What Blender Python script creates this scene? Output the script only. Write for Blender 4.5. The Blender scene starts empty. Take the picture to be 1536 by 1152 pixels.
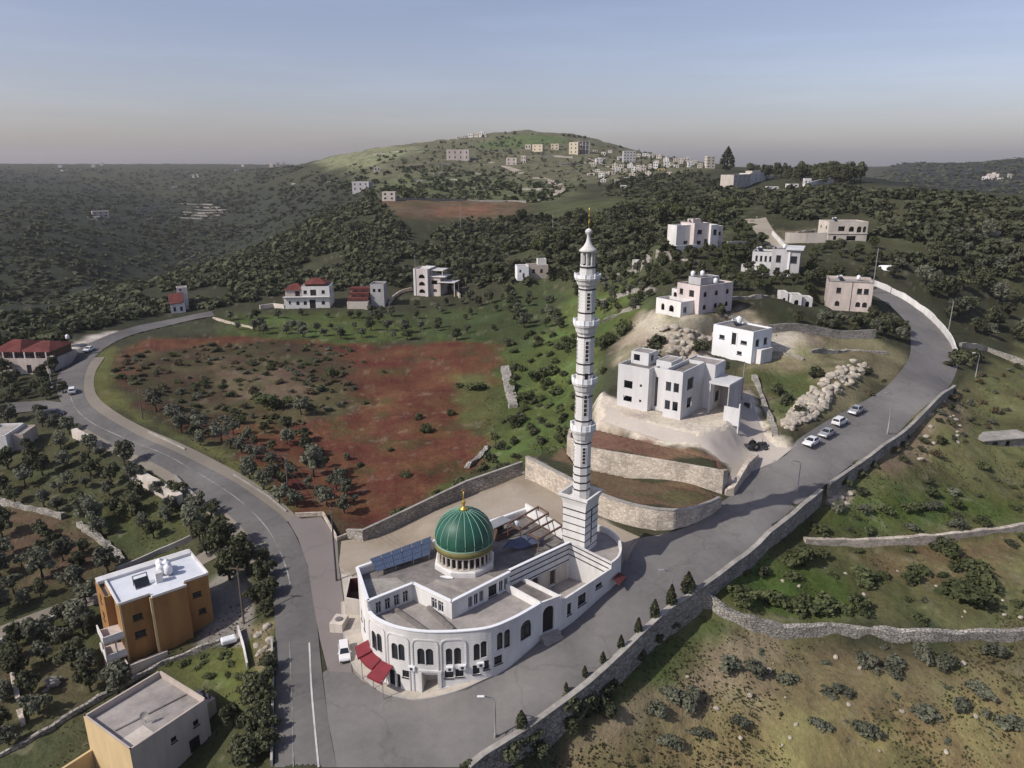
import bpy, bmesh, math, random
import numpy as np
from mathutils import Vector, Matrix
from mathutils.geometry import delaunay_2d_cdt
random.seed(7); RNG = np.random.default_rng(11)
S = bpy.context.scene
COL = S.collection
R = math.radians
# ------------------------------------------------------------------ camera
F = 1097.0; PIT = R(16.8); CH = 60.0          # focal length in photo pixels, pitch, height above the junction
CP, SP = math.cos(PIT), math.sin(PIT)
cam = bpy.data.cameras.new('camera'); cam_o = bpy.data.objects.new('camera', cam); COL.objects.link(cam_o)
cam.sensor_width = 36; cam.lens = 36 * F / 1536; cam.clip_start = 1; cam.clip_end = 30000
cam_o.location = (0, 0, CH); cam_o.rotation_euler = (R(90) - PIT, 0, 0)
S.camera = cam_o
S.render.resolution_x = 1024; S.render.resolution_y = 768
S.view_settings.view_transform = 'Standard'; S.view_settings.look = 'None'; S.view_settings.exposure = 0

def ray(px, py):
    cx = (px - 768) / F; cy = (576 - py) / F
    return (cx, CP + cy * SP, -SP + cy * CP)
def at(px, py, z=0):
    r = ray(px, py); t = (z - CH) / r[2]
    return (r[0] * t, r[1] * t)
def atd(px, py, d):
    r = ray(px, py); t = d / math.hypot(r[0], r[1])
    return (r[0] * t, r[1] * t, CH + r[2] * t)
def top_z(px, py, x, y):
    r = ray(px, py); return CH + r[2] / r[1] * y
def proj(x, y, z):
    dz = z - CH; dep = y * CP - dz * SP; up = y * SP + dz * CP
    return (768 + F * x / dep, 576 - F * up / dep)

# ------------------------------------------------------------------ terrain
ctl = []
def cz(*l):
    for px, py, z in l:
        x, y = at(px, py, z); ctl.append((x, y, z))
def cd(*l):
    for px, py, d in l: ctl.append(atd(px, py, d))
# near ground and road levels (pixel, pixel, height)
cz((-150,1150,-8),(0,1140,-7.5),(120,1140,-7),(300,1140,-5.2),(405,1150,-2.2),(520,1150,-.8),(700,1140,-.3),(840,1140,-2.6),(1000,1140,-4.5),(1300,1140,-6.5),(1500,1140,-7.5),(1750,1140,-8.5),
   (420,1000,-1.2),(500,1000,-.6),(600,1090,-.3),(624,1039,0),(750,1040,1.0),(736,1014,1.7),(808,960,3.1),(870,960,3.1),(916,875,4.9),(985,880,4.7),(1080,800,6.0),(1180,730,7.4),(1280,660,9.0),(1350,590,11),(1385,520,13.4),(1375,475,16),(1335,440,21),
   (520,950,-.3),(515,860,.1),(450,800,0),(545,812,.6),(660,765,1.8),(785,719,4.6),(860,770,4.8),(930,800,5.1),(990,802,5.4),(700,850,2.5),(600,900,1.3),
   (430,860,-.6),(390,880,-2),(380,1060,-2.5),(240,1080,-5.5),
   (1120,690,8.4),(1160,690,8.6),(1100,640,11.7),(1060,655,12.2),(1000,620,13.3),(1060,590,13.5),(1110,590,13.5),(1130,620,11.8),(1165,640,10.2),(1190,600,12),(1240,570,13.5),(1290,540,14),(1105,540,16),(1180,545,15.5),(1200,497,20),(1300,497,18.5),
   (1040,470,24),(1010,500,21),(950,530,17),(1262,464,20),(1160,468,23.5),(1160,413,27),(1080,410,28),(1045,371,33),(1268,363,32),(1175,385,29),(1130,320,38),(1220,420,26),
   (930,580,12.5),(900,560,12),(880,620,8),(860,640,6.5),
   # right field
   (1080,880,4.3),(1000,990,1.4),(1150,860,3.0),(1300,800,2.6),(1210,790,4.6),(1290,740,5.6),(1380,680,6.2),(722,1134,-.3),(790,1092,.7),(850,1048,1.7),(905,1003,2.6),(955,955,3.4),(1000,915,4.0),(1050,882,4.6),(1098,846,5.2),(1150,801,6.0),(1200,760,6.6),(1240,729,7.2),(1320,672,8.8),(1410,593,10.7),(1450,600,6.5),(1500,700,1.8),(1500,800,-.5),(1500,880,-2.2),(1150,960,.4),(1050,960,1.5),(1300,1000,-2),(1500,1000,-3),(1700,800,-2),(1700,600,4),
   (1500,520,8.5),(1440,540,10.5),(1500,450,14),(1450,400,24),(1400,440,19.5),(1530,350,33),(1700,400,22),
   # left and middle
   (330,760,.3),(250,686,2),(150,630,3),(105,590,3.8),(125,540,4.4),(200,505,4.8),(330,467,5),(270,468,4.2),
   (300,600,2.2),(450,550,3),(650,600,1.5),(600,700,0),(450,680,.2),(560,775,-.4),(200,540,4),(700,530,4),(740,620,2.5),(720,720,1.6),
   (0,560,2.5),(0,620,1.5),(100,660,.6),(60,760,-2.8),(200,740,-1.5),(270,790,-2.2),(300,830,-2.6),(50,870,-5),(330,940,-3.8),(60,1000,-6.6),(230,1000,-5.5),(-150,700,-3),(-150,900,-7),
   (600,480,3.2),(750,500,5),(820,600,4.5),(765,680,2),(850,450,10),(640,442,6),(455,460,4.5),(540,462,4.6),(800,412,14),(950,400,22),(900,480,14),(820,530,7))
# far ground (pixel, pixel, distance)
cd((690,350,440),(690,312,540),(690,286,670),(700,250,980),(700,215,1350),(760,198,1560),(860,203,1560),(600,219,1500),(480,241,1500),(850,330,410),(940,340,350),(1000,300,460),(900,286,600),(900,255,880),(960,236,1120),(1010,240,1050),(1060,252,760),(1120,275,620),(1200,264,680),(1290,266,600),(1400,281,500),(1530,301,430),(1700,330,400),
   (560,291,620),(450,340,520),(300,402,430),(150,452,345),(0,462,330),(-150,470,330),(560,350,400),(450,400,370),(560,250,1000),(560,420,330),(300,440,340),
   (420,330,950),(300,372,900),(100,405,560),(-150,405,560),(100,350,800),(-150,350,800),(300,330,1150),(100,300,1300),(-150,300,1300),(300,290,1600),(100,270,2000),(-150,270,2000),(300,259,2500),(450,250,2300),(100,246.5,3900),(-150,246.5,3900),(300,246.5,3900),(450,247.5,3900))
def cx(px, d, z):     # hidden ground: azimuth of pixel column, distance, height
    r = ray(px, 300); a = math.atan2(r[0], r[1]); ctl.append((d * math.sin(a), d * math.cos(a), z))
for a in ((150,600,-28),(0,500,-18),(300,620,-26),(450,720,0),(560,780,30),
          (1290,1000,22),(1400,900,12),(1530,800,8),(1700,800,8),(1400,1600,10),(1530,1600,10),(1290,1700,20),(1700,1600,10),(1200,1200,35),
          (760,2200,90),(760,3200,45),(600,2300,70),(950,1900,60),(1100,1500,40),(950,3000,40),(1150,3000,35),(480,2400,48)): cx(*a)
for a in ((1290,266,2600),(1345,247.5,2600),(1410,247,2700),(1480,246,2600),(1536,238,2600),(1700,228,2600)): cd(a)
for px in (-150,300,700,1100,1300,1500,1700): cx(px, 5500, 30); cx(px, 8000, 15)
ctl = np.array(ctl)
def _uv(x, y):
    d = np.maximum(np.hypot(x, y), 58.0); a = np.clip(np.arctan2(x, y), -.95, .95)
    return np.stack([a * 2.2, np.log(d)], -1)
_C = _uv(ctl[:, 0], ctl[:, 1])
def _k(r2): return np.where(r2 > 1e-12, .5 * r2 * np.log(np.maximum(r2, 1e-12)), 0)
_n = len(ctl)
_A = np.zeros((_n + 3, _n + 3)); _d2 = ((_C[:, None] - _C[None]) ** 2).sum(-1)
_A[:_n, :_n] = _k(_d2) + np.eye(_n) * 2e-4
_A[:_n, _n] = 1; _A[:_n, _n+1:] = _C; _A[_n, :_n] = 1; _A[_n+1:, :_n] = _C.T
_w = np.linalg.solve(_A, np.concatenate([ctl[:, 2], [0, 0, 0]]))
def tps(x, y):
    x = np.asarray(x, float).ravel(); y = np.asarray(y, float).ravel(); out = np.empty(len(x))
    for i in range(0, len(x), 8000):
        u = _uv(x[i:i+8000], y[i:i+8000]); d2 = ((u[:, None] - _C[None]) ** 2).sum(-1)
        out[i:i+8000] = _k(d2) @ _w[:_n] + _w[_n] + u @ _w[_n+1:]
    return out
def seg_sd(x, y, poly, closed):
    """distance to polyline, and for open ones the side (+ = right of travel)"""
    best = np.full(len(x), 1e9); side = np.zeros(len(x)); par = np.zeros(len(x))
    n = len(poly)
    for i in range(n if closed else n - 1):
        ax, ay = poly[i]; bx, by = poly[(i + 1) % n]; dx, dy = bx - ax, by - ay; L = dx * dx + dy * dy + 1e-9
        t = np.clip(((x - ax) * dx + (y - ay) * dy) / L, 0, 1)
        d = np.hypot(x - ax - t * dx, y - ay - t * dy)
        cr = ((x - ax) * dy - (y - ay) * dx) / math.sqrt(L)
        m = (d < best - 1e-7) | ((d < best + 1e-7) & (np.abs(cr) > np.abs(side)))
        best = np.where(m, d, best); side = np.where(m, cr, side); par = np.where(m, i + t, par)
    return best, np.sign(side), par
def inside(x, y, poly):
    c = np.zeros(len(x), bool); n = len(poly)
    for i in range(n):
        ax, ay = poly[i]; bx, by = poly[(i + 1) % n]
        if ay == by: continue
        c ^= ((ay > y) != (by > y)) & (x < (bx - ax) * (y - ay) / (by - ay) + ax)
    return c
def sdist(x, y, poly):
    d, _, _ = seg_sd(x, y, poly, True); return np.where(inside(x, y, poly), d, -d)
def sstep(t): t = np.clip(t, 0, 1); return t * t * (3 - 2 * t)
ridges = []
plateaus = []      # (world polygon, z, softness outside)
steps = []         # (world polyline, drops per vertex, decay) ground falls on the right-hand side
def Z(x, y):
    x = np.atleast_1d(np.asarray(x, float)); y = np.atleast_1d(np.asarray(y, float))
    z = tps(x, y)
    for poly, drops, dec in steps:
        pa = np.array(poly); m = (x > pa[:, 0].min() - 4 * dec) & (x < pa[:, 0].max() + 4 * dec) & (y > pa[:, 1].min() - 4 * dec) & (y < pa[:, 1].max() + 4 * dec)
        if not m.any(): continue
        d, s, p = seg_sd(x[m], y[m], poly, False)
        dr = np.interp(p, range(len(drops)), drops)
        if poly is not _rw and poly is not _rw2: s = np.where(seg_sd(x[m], y[m], _rw, False)[1] > 0, s, -1)
        z[m] -= np.where(s > 0, dr * sstep(d / .7) * np.exp(-np.maximum(d - 1, 0) / dec), 0)
    for poly, pz, soft in plateaus:
        pa = np.array(poly); m = (x > pa[:, 0].min() - soft) & (x < pa[:, 0].max() + soft) & (y > pa[:, 1].min() - soft) & (y < pa[:, 1].max() + soft)
        if not m.any(): continue
        w = sstep(sdist(x[m], y[m], poly) / soft + 1)
        z[m] = z[m] * (1 - w) + pz * w
    for poly, h, wd in ridges:
        pa = np.array(poly); m = (x > pa[:, 0].min() - 4*wd) & (x < pa[:, 0].max() + 4*wd) & (y > pa[:, 1].min() - 4*wd) & (y < pa[:, 1].max() + 4*wd)
        if m.any(): d, s, p = seg_sd(x[m], y[m], poly, False); z[m] += h * np.exp(-(d / wd) ** 2)
    return z
def z1(x, y): return float(Z(x, y)[0])
_T = np.exp(np.linspace(math.log(45), math.log(7500), 2600))
def P(px, py):
    """the ground point seen at a pixel of the photograph"""
    r = ray(px, py); h = math.hypot(r[0], r[1]); t = _T / h
    g = CH + r[2] * t[::8] - Z(r[0] * t[::8], r[1] * t[::8]); i = np.argmax(g < 0)
    if g[i] >= 0: i = len(g) - 1
    t = t[max(i - 1, 0) * 8:i * 8 + 2]
    g = CH + r[2] * t - Z(r[0] * t, r[1] * t); i = np.argmax(g < 0)
    if g[i] >= 0: i = len(t) - 1
    i = max(i, 1)
    k = g[i-1] / (g[i-1] - g[i] + 1e-12); tt = t[i-1] + (t[i] - t[i-1]) * min(max(k, 0), 1)
    return (r[0] * tt, r[1] * tt)
def PZ(px, py): x, y = P(px, py); return (x, y, z1(x, y))
def scale_at(x, y, z): return (y * CP - (z - CH) * SP) / F        # metres per photo pixel
def W(l, z=None): return [P(*q) if z is None else at(q[0], q[1], z) for q in l]
def spline(pts, step):
    """Catmull-Rom through points, resampled"""
    p = [Vector(q) for q in pts]; p = [2 * p[0] - p[1]] + p + [2 * p[-1] - p[-2]]; out = []
    for i in range(1, len(p) - 2):
        n = max(1, int((p[i+1] - p[i]).length / step))
        for k in range(n):
            t = k / n; a, b, c, d = p[i-1], p[i], p[i+1], p[i+2]
            out.append(.5 * (2*b + (c-a)*t + (2*a-5*b+4*c-d)*t*t + (3*b-a-3*c+d)*t*t*t))
    out.append(p[-2]); return [tuple(q) for q in out]
def vnoise(x, y, s, seed=0):
    """value noise, cell size s"""
    u = x / s + seed * 17.3; v = y / s - seed * 9.1; i = np.floor(u).astype(np.int64); j = np.floor(v).astype(np.int64); fu = sstep(u - i); fv = sstep(v - j)
    def h(a, b): 
        q = (a * 374761393 + b * 668265263 + seed * 1442695) & 0x7fffffff; q = ((q ^ (q >> 13)) * 1274126177) & 0x7fffffff
        return (q ^ (q >> 16)) % 65536 / 65535.0
    return (h(i, j) * (1 - fu) + h(i + 1, j) * fu) * (1 - fv) + (h(i, j + 1) * (1 - fu) + h(i + 1, j + 1) * fu) * fv
def fbm(x, y, s, seed=0, o=4):
    r = 0; a = 1; t = 0
    for k in range(o): r = r + a * vnoise(x, y, s / 2**k, seed + k); t += a; a *= .55
    return r / t

# ------------------------------------------------------------------ plateaus and steps
T1 = at_T1 = W([(790,688),(850,719),(905,746),(960,763),(1010,769),(1046,764),(1080,750),(1077,741),(985,723),(887,702),(862,690),(852,668),(815,676)], 8.6)
T2 = W([(864,664),(887,674),(985,691),(1084,708),(1080,690),(1000,668),(895,642),(868,640)], 11.7)
PF = W([(900,611),(960,628),(1050,648),(1085,640),(1108,600),(1112,570),(1030,560),(930,575),(905,590)], 13.3)
def inset(poly, d):
    n = len(poly); ar = sum(poly[i][0]*poly[(i+1)%n][1]-poly[(i+1)%n][0]*poly[i][1] for i in range(n)); sg = 1 if ar > 0 else -1; out = []
    for i in range(n):
        a, b, c = Vector(poly[i-1]), Vector(poly[i]), Vector(poly[(i+1) % n]); d0 = (b - a).normalized(); d1 = (c - b).normalized()
        m = Vector((-d0.y, d0.x)) * sg + Vector((-d1.y, d1.x)) * sg; out.append(tuple(b + m / max(m.dot(Vector((-d0.y, d0.x)) * sg), .5) * d))
    return out
plateaus += [(PF, 13.3, 3.5), (inset(T1, .75), 8.6, .55), (inset(T2, .75), 11.7, .55)]
def pad(Lp, Rp, z, dep=10, soft=4.5, m=1.2):
    a, b = Vector(at(*Lp, z)), Vector(at(*Rp, z)); u = (b - a).normalized(); n = Vector((-u.y, u.x))
    plateaus.append(([tuple(a - u*m - n*m), tuple(b + u*m - n*m), tuple(b + u*m + n*dep), tuple(a - u*m + n*dep)], z, soft))
for q in (((1067,531),(1126,545),16,8),((994,463),(1041,473),24,9),((1011,373),(1087,368),32.5),((1125,411),(1197,415),26.5),((1238,464),(1305,468),19.5),((1172,462),(1222,463),21.5),((1241,362),(1299,362),31.5),((427,463),(495,462),5),((521,464),(574,464),4.8),((621,443),(680,444),6.3),((776,420),(826,419),14),((-12,560),(78,560),2.6)): pad(*q)
ridges = [(W([(1182,640),(1215,612),(1250,582),(1295,552)], 12.5), 2.4, 4.0), (W([(655,785),(705,762),(765,746)], 2.8), 1.5, 2.6)]     # heaps: line, height, half width
ROADWALL = [(700,1152),(722,1134),(790,1092),(850,1048),(905,1003),(955,955),(1000,915),(1050,882),(1098,846),(1150,801),(1200,760),(1228,738)]
ROADWALL2 = [(1240,729),(1275,703),(1320,672),(1370,627),(1410,593),(1432,566)]
_rw = [at(px, py, z) for (px, py), z in zip(ROADWALL, (-.5,-.3,.7,1.7,2.6,3.4,4.0,4.6,5.2,6.0,6.6,6.9))]
_rw2 = [at(px, py, z) for (px, py), z in zip(ROADWALL2, (7.2,7.8,8.8,10,10.7,11.2))]
steps.append((_rw, [1.6,2.2,2.8,3,3,3,2.6,2.0,1.8,1.8,1.6,1.2], 22))
steps.append((_rw2, [1.2,1.2,1.2,1.2,1.0,.8], 14))
FIELDWALL = [(1050,884),(1066,905),(1095,920),(1130,934),(1190,944),(1260,943),(1330,946),(1420,949),(1540,948),(1640,950)]
FIELDWALL2 = [(1206,812),(1250,813),(1320,812),(1400,806),(1470,798),(1540,789),(1640,780)]
_f1 = W(FIELDWALL); _f2 = W(FIELDWALL2)
steps.append((_f1, [1.3,1.3,1.3,1.6,1.6,1.6,1.6,1.4,1.4,1.4], 16))
steps.append((_f2, [0,.8,1.0,1.0,1.0,1.0,1.0], 12))
# ------------------------------------------------------------------ materials
def nm(name):
    m = bpy.data.materials.new(name); m.use_nodes = True; nt = m.node_tree
    b = nt.nodes['Principled BSDF']; return m, nt, b
def N(nt, t, **k):
    n = nt.nodes.new(t)
    for a, v in k.items():
        if a in n.inputs.keys(): n.inputs[a].default_value = v
        else: setattr(n, a, v)
    return n
def L(nt, a, ao, b, bi): nt.links.new(a.outputs[ao], b.inputs[bi])
def mat(name, col, rough=.85, var=.25, scale=1.5, spec=.25, bump=0, bscale=8, metal=0, tint=None, streak=False, course=0):
    """plain surface with two scales of worn variation in object space"""
    m, nt, b = nm(name)
    tc = N(nt, 'ShaderNodeTexCoord'); mp = N(nt, 'ShaderNodeMapping'); L(nt, tc, 'Object', mp, 'Vector')
    if streak: mp.inputs['Scale'].default_value = (1, 1, .22)
    n1 = N(nt, 'ShaderNodeTexNoise', Scale=scale, Detail=6.0, Roughness=.65); L(nt, mp, 0, n1, 'Vector')
    n2 = N(nt, 'ShaderNodeTexNoise', Scale=scale * .17, Detail=3.0); L(nt, mp, 0, n2, 'Vector')
    ad = N(nt, 'ShaderNodeMath', operation='ADD'); L(nt, n1, 'Fac', ad, 0); L(nt, n2, 'Fac', ad, 1)
    mr = N(nt, 'ShaderNodeMapRange'); mr.inputs['From Min'].default_value = .65; mr.inputs['From Max'].default_value = 1.35
    L(nt, ad, 0, mr, 'Value')
    mx = N(nt, 'ShaderNodeMix', data_type='RGBA'); c2 = tint or tuple(c * (1 - var * 1.6) for c in col); c1 = tuple(min(1, c * (1 + var * .35)) for c in col)
    mx.inputs['A'].default_value = (*c2, 1); mx.inputs['B'].default_value = (*c1, 1); L(nt, mr, 0, mx, 'Factor')
    out = mx
    if course:
        sx = N(nt, 'ShaderNodeSeparateXYZ'); L(nt, tc, 'Object', sx, 0); md = N(nt, 'ShaderNodeMath', operation='PINGPONG'); md.inputs[1].default_value = course; L(nt, sx, 'Z', md, 0)
        ml = N(nt, 'ShaderNodeMapRange'); ml.inputs['From Max'].default_value = .04; ml.inputs['To Min'].default_value = .80; L(nt, md, 0, ml, 'Value')
        out = N(nt, 'ShaderNodeMix', data_type='RGBA', blend_type='MULTIPLY'); out.inputs['Factor'].default_value = 1; L(nt, mx, 'Result', out, 'A'); L(nt, ml, 0, out, 'B')
    L(nt, out, 'Result', b, 'Base Color')
    b.inputs['Roughness'].default_value = rough; b.inputs['Specular IOR Level'].default_value = spec; b.inputs['Metallic'].default_value = metal
    if bump:
        n3 = N(nt, 'ShaderNodeTexNoise', Scale=bscale, Detail=4.0); L(nt, tc, 'Object', n3, 'Vector')
        bp = N(nt, 'ShaderNodeBump', Strength=bump, Distance=.1); L(nt, n3, 'Fac', bp, 'Height'); L(nt, bp, 0, b, 'Normal')
    return m
def stone_mat(name, col, scale=1.6, dark=.45, bump=.6):
    m, nt, b = nm(name)
    tc = N(nt, 'ShaderNodeTexCoord'); mp = N(nt, 'ShaderNodeMapping'); mp.inputs['Scale'].default_value = (1, 1, 1.5); L(nt, tc, 'Object', mp, 'Vector')
    v = N(nt, 'ShaderNodeTexVoronoi', Scale=scale, feature='F1'); v2 = N(nt, 'ShaderNodeTexVoronoi', Scale=scale, feature='DISTANCE_TO_EDGE'); L(nt, mp, 0, v, 'Vector'); L(nt, mp, 0, v2, 'Vector')
    n1 = N(nt, 'ShaderNodeTexNoise', Scale=.35, Detail=6.0); L(nt, tc, 'Object', n1, 'Vector')
    sep = N(nt, 'ShaderNodeSeparateColor'); L(nt, v, 'Color', sep, 0)
    ad = N(nt, 'ShaderNodeMath', operation='MULTIPLY_ADD'); ad.inputs[1].default_value = .35; L(nt, sep, 0, ad, 0); L(nt, n1, 'Fac', ad, 2)
    mr = N(nt, 'ShaderNodeMapRange'); mr.inputs['From Min'].default_value = .4; mr.inputs['From Max'].default_value = .95; L(nt, ad, 0, mr, 'Value')
    mx = N(nt, 'ShaderNodeMix', data_type='RGBA'); mx.inputs['A'].default_value = (*[c * .6 for c in col], 1); mx.inputs['B'].default_value = (*[min(1, c * 1.15) for c in col], 1); L(nt, mr, 0, mx, 'Factor')
    e = N(nt, 'ShaderNodeMapRange'); e.inputs['From Max'].default_value = .09; e.inputs['To Min'].default_value = dark; L(nt, v2, 'Distance', e, 'Value')
    mu = N(nt, 'ShaderNodeMix', data_type='RGBA', blend_type='MULTIPLY'); mu.inputs['Factor'].default_value = 1; L(nt, mx, 'Result', mu, 'A'); L(nt, e, 0, mu, 'B')
    L(nt, mu, 'Result', b, 'Base Color'); b.inputs['Roughness'].default_value = .95; b.inputs['Specular IOR Level'].default_value = .1
    bp = N(nt, 'ShaderNodeBump', Strength=bump, Distance=.15); L(nt, e, 0, bp, 'Height'); L(nt, bp, 0, b, 'Normal')
    return m
def glass_mat(name, col=(.02, .025, .03), rough=.12):
    m, nt, b = nm(name); b.inputs['Base Color'].default_value = (*col, 1); b.inputs['Roughness'].default_value = rough; b.inputs['Specular IOR Level'].default_value = .6; return m
M = {}
M['white'] = mat('white_plaster', (.72, .705, .68), .85, .2, .9, streak=True, course=.2)
M['white2'] = mat('fresh_white_render', (.78, .79, .80), .85, .08, 1.0)
M['cream'] = mat('cream_stone_facing', (.62, .56, .49), .85, .25, 1.0, streak=True, course=.2)
M['pink'] = mat('pinkish_stone_facing', (.58, .50, .455), .85, .25, 1.0, streak=True, course=.2)
M['pinkwhite'] = mat('pale_pink_render', (.66, .58, .56), .85, .22, 1.0, streak=True, course=.2)
M['grey'] = mat('bare_cement_render', (.47, .46, .46), .9, .2, 1.1, streak=True)
M['greypale'] = mat('pale_cement_render', (.60, .60, .60), .9, .15, .9, streak=True)
M['roofgrey'] = mat('weathered_roof_screed', (.235, .215, .20), .95, .4, .9)
M['roofpale'] = mat('pale_roof_screed', (.36, .33, .305), .95, .3, .8)
M['roofwhite'] = mat('white_roof_coating', (.66, .69, .74), .9, .12, .7)
M['orange'] = mat('ochre_orange_render', (.36, .195, .075), .85, .3, .7, streak=True)
M['yellow'] = mat('pale_yellow_render', (.62, .47, .26), .85, .14, 1.0, streak=True)
M['paleyellow'] = mat('pale_yellowish_render', (.66, .58, .43), .85, .15, 1.0)
M['beige'] = mat('greyish_beige_render', (.50, .43, .37), .9, .18, 1.0, streak=True)
M['darkstripe'] = mat('dark_stone_band', (.035, .033, .035), .8, .2, 2)
M['glass'] = glass_mat('dark_window_glass')
M['frame'] = mat('white_window_frame', (.6, .6, .6), .6, .1, 3)
M['dframe'] = mat('dark_metal_frame', (.05, .045, .045), .5, .2, 3)
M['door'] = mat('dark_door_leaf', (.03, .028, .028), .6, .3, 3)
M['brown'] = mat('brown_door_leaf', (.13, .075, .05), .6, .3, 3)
M['red'] = mat('red_awning_cloth', (.21, .032, .042), .8, .18, 1.2)
M['redroof'] = stone_mat('red_roof_tiles', (.17, .058, .05), 3.0, .6, .4)
M['tankwhite'] = mat('white_tank_plastic', (.75, .76, .78), .45, .08, 2, spec=.4)
M['tankgrey'] = mat('galvanised_tank', (.45, .46, .48), .5, .15, 2, metal=.4)
M['rubber'] = mat('black_rubber', (.015, .015, .015), .8, .2, 4)
M['steel'] = mat('galvanised_steel', (.34, .34, .35), .55, .15, 2, metal=.3)
M['darksteel'] = mat('dark_painted_steel', (.07, .07, .075), .6, .2, 2)
M['woodpole'] = mat('weathered_pole_timber', (.16, .13, .105), .9, .3, 3)
M['gold'] = mat('gilded_metal', (.62, .43, .10), .35, .1, 2, metal=.7)
M['dome'] = mat('green_dome_paint', (.022, .120, .080), .5, .35, .6, spec=.4)
M['domeline'] = mat('pale_dome_rib', (.25, .40, .31), .6, .1, 2)
M['olive'] = mat('olive_gold_band', (.17, .155, .055), .6, .2, 1.5)
M['wallstone'] = stone_mat('pale_limestone_wall', (.57, .50, .415), 1.7, .62, .5)
M['wallgrey'] = stone_mat('grey_limestone_wall', (.36, .335, .30), 1.5, .45, .9)
M['drystone'] = stone_mat('dry_stone', (.45, .42, .37), 2.2, .3, 1.0)
M['coping'] = mat('pale_concrete_coping', (.37, .35, .315), .9, .35, 1.1, bump=.3)
M['kerb'] = mat('concrete_kerb', (.42, .40, .37), .9, .25, 1.4)
M['rock'] = mat('pale_limestone_rock', (.50, .45, .37), .95, .35, .8, bump=.8, bscale=3)
M['wood'] = mat('grey_brown_timber', (.10, .08, .07), .9, .3, 2)
M['rust'] = mat('brown_rusty_wall', (.16, .10, .08), .9, .3, 1)
def asphalt(name, col, dust, amt, crack=.85):
    m, nt, b = nm(name)
    tc = N(nt, 'ShaderNodeTexCoord')
    n1 = N(nt, 'ShaderNodeTexNoise', Scale=.055, Detail=5.0, Roughness=.6); n2 = N(nt, 'ShaderNodeTexNoise', Scale=.9, Detail=6.0, Roughness=.7); n3 = N(nt, 'ShaderNodeTexNoise', Scale=14.0, Detail=2.0)
    for n in (n1, n2, n3): L(nt, tc, 'Object', n, 'Vector')
    a = N(nt, 'ShaderNodeMath', operation='MULTIPLY_ADD'); a.inputs[1].default_value = .35; L(nt, n2, 'Fac', a, 0); L(nt, n1, 'Fac', a, 2)
    mr = N(nt, 'ShaderNodeMapRange'); mr.inputs['From Min'].default_value = .48; mr.inputs['From Max'].default_value = .92; mr.inputs['To Max'].default_value = amt; L(nt, a, 0, mr, 'Value')
    mx = N(nt, 'ShaderNodeMix', data_type='RGBA'); mx.inputs['A'].default_value = (*col, 1); mx.inputs['B'].default_value = (*dust, 1); L(nt, mr, 0, mx, 'Factor')
    mu = N(nt, 'ShaderNodeMix', data_type='RGBA', blend_type='MULTIPLY'); mu.inputs['Factor'].default_value = .35; L(nt, mx, 'Result', mu, 'A'); L(nt, n3, 'Fac', mu, 'B')
    v = N(nt, 'ShaderNodeTexVoronoi', Scale=.09, feature='DISTANCE_TO_EDGE'); nw = N(nt, 'ShaderNodeTexNoise', Scale=.35, Detail=5.0); L(nt, tc, 'Object', nw, 'Vector')
    wm = N(nt, 'ShaderNodeMix', data_type='RGBA'); wm.inputs['Factor'].default_value = .12; L(nt, tc, 'Object', wm, 'A'); sc = N(nt, 'ShaderNodeVectorMath', operation='SCALE'); sc.inputs['Scale'].default_value = 30; L(nt, nw, 'Color', sc, 0); L(nt, sc, 0, wm, 'B'); L(nt, wm, 'Result', v, 'Vector')
    cr = N(nt, 'ShaderNodeMapRange'); cr.inputs['From Max'].default_value = .018; cr.inputs['To Min'].default_value = crack; L(nt, v, 'Distance', cr, 'Value')
    m2 = N(nt, 'ShaderNodeMix', data_type='RGBA', blend_type='MULTIPLY'); m2.inputs['Factor'].default_value = 1; L(nt, mu, 'Result', m2, 'A'); L(nt, cr, 0, m2, 'B')
    L(nt, m2, 'Result', b, 'Base Color'); b.inputs['Roughness'].default_value = .9; b.inputs['Specular IOR Level'].default_value = .15
    return m
M['asphalt'] = asphalt('road_asphalt', (.105, .101, .101), (.205, .195, .185), 1)
M['asphalt2'] = asphalt('dusty_hill_asphalt', (.150, .144, .140), (.27, .255, .24), 1)
M['apron'] = asphalt('pale_paved_apron', (.21, .185, .175), (.26, .23, .215), 1)
M['shoulder'] = asphalt('gravel_shoulder', (.20, .18, .15), (.30, .265, .215), 1, 1)
M['track'] = asphalt('pale_gravel_track', (.32, .28, .22), (.46, .41, .33), 1, 1)
M['limeyard'] = asphalt('crushed_limestone_yard', (.42, .375, .32), (.54, .49, .44), 1, 1)
M['sandyard'] = asphalt('sandy_yard', (.27, .215, .145), (.42, .37, .31), 1, 1)
M['pave'] = mat('pale_pavement', (.46, .415, .35), .9, .2, 1.5)
M['line'] = mat('worn_white_road_paint', (.30, .29, .28), .8, .5, .9)
M['line2'] = mat('white_road_paint', (.55, .55, .54), .8, .3, .9)
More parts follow.
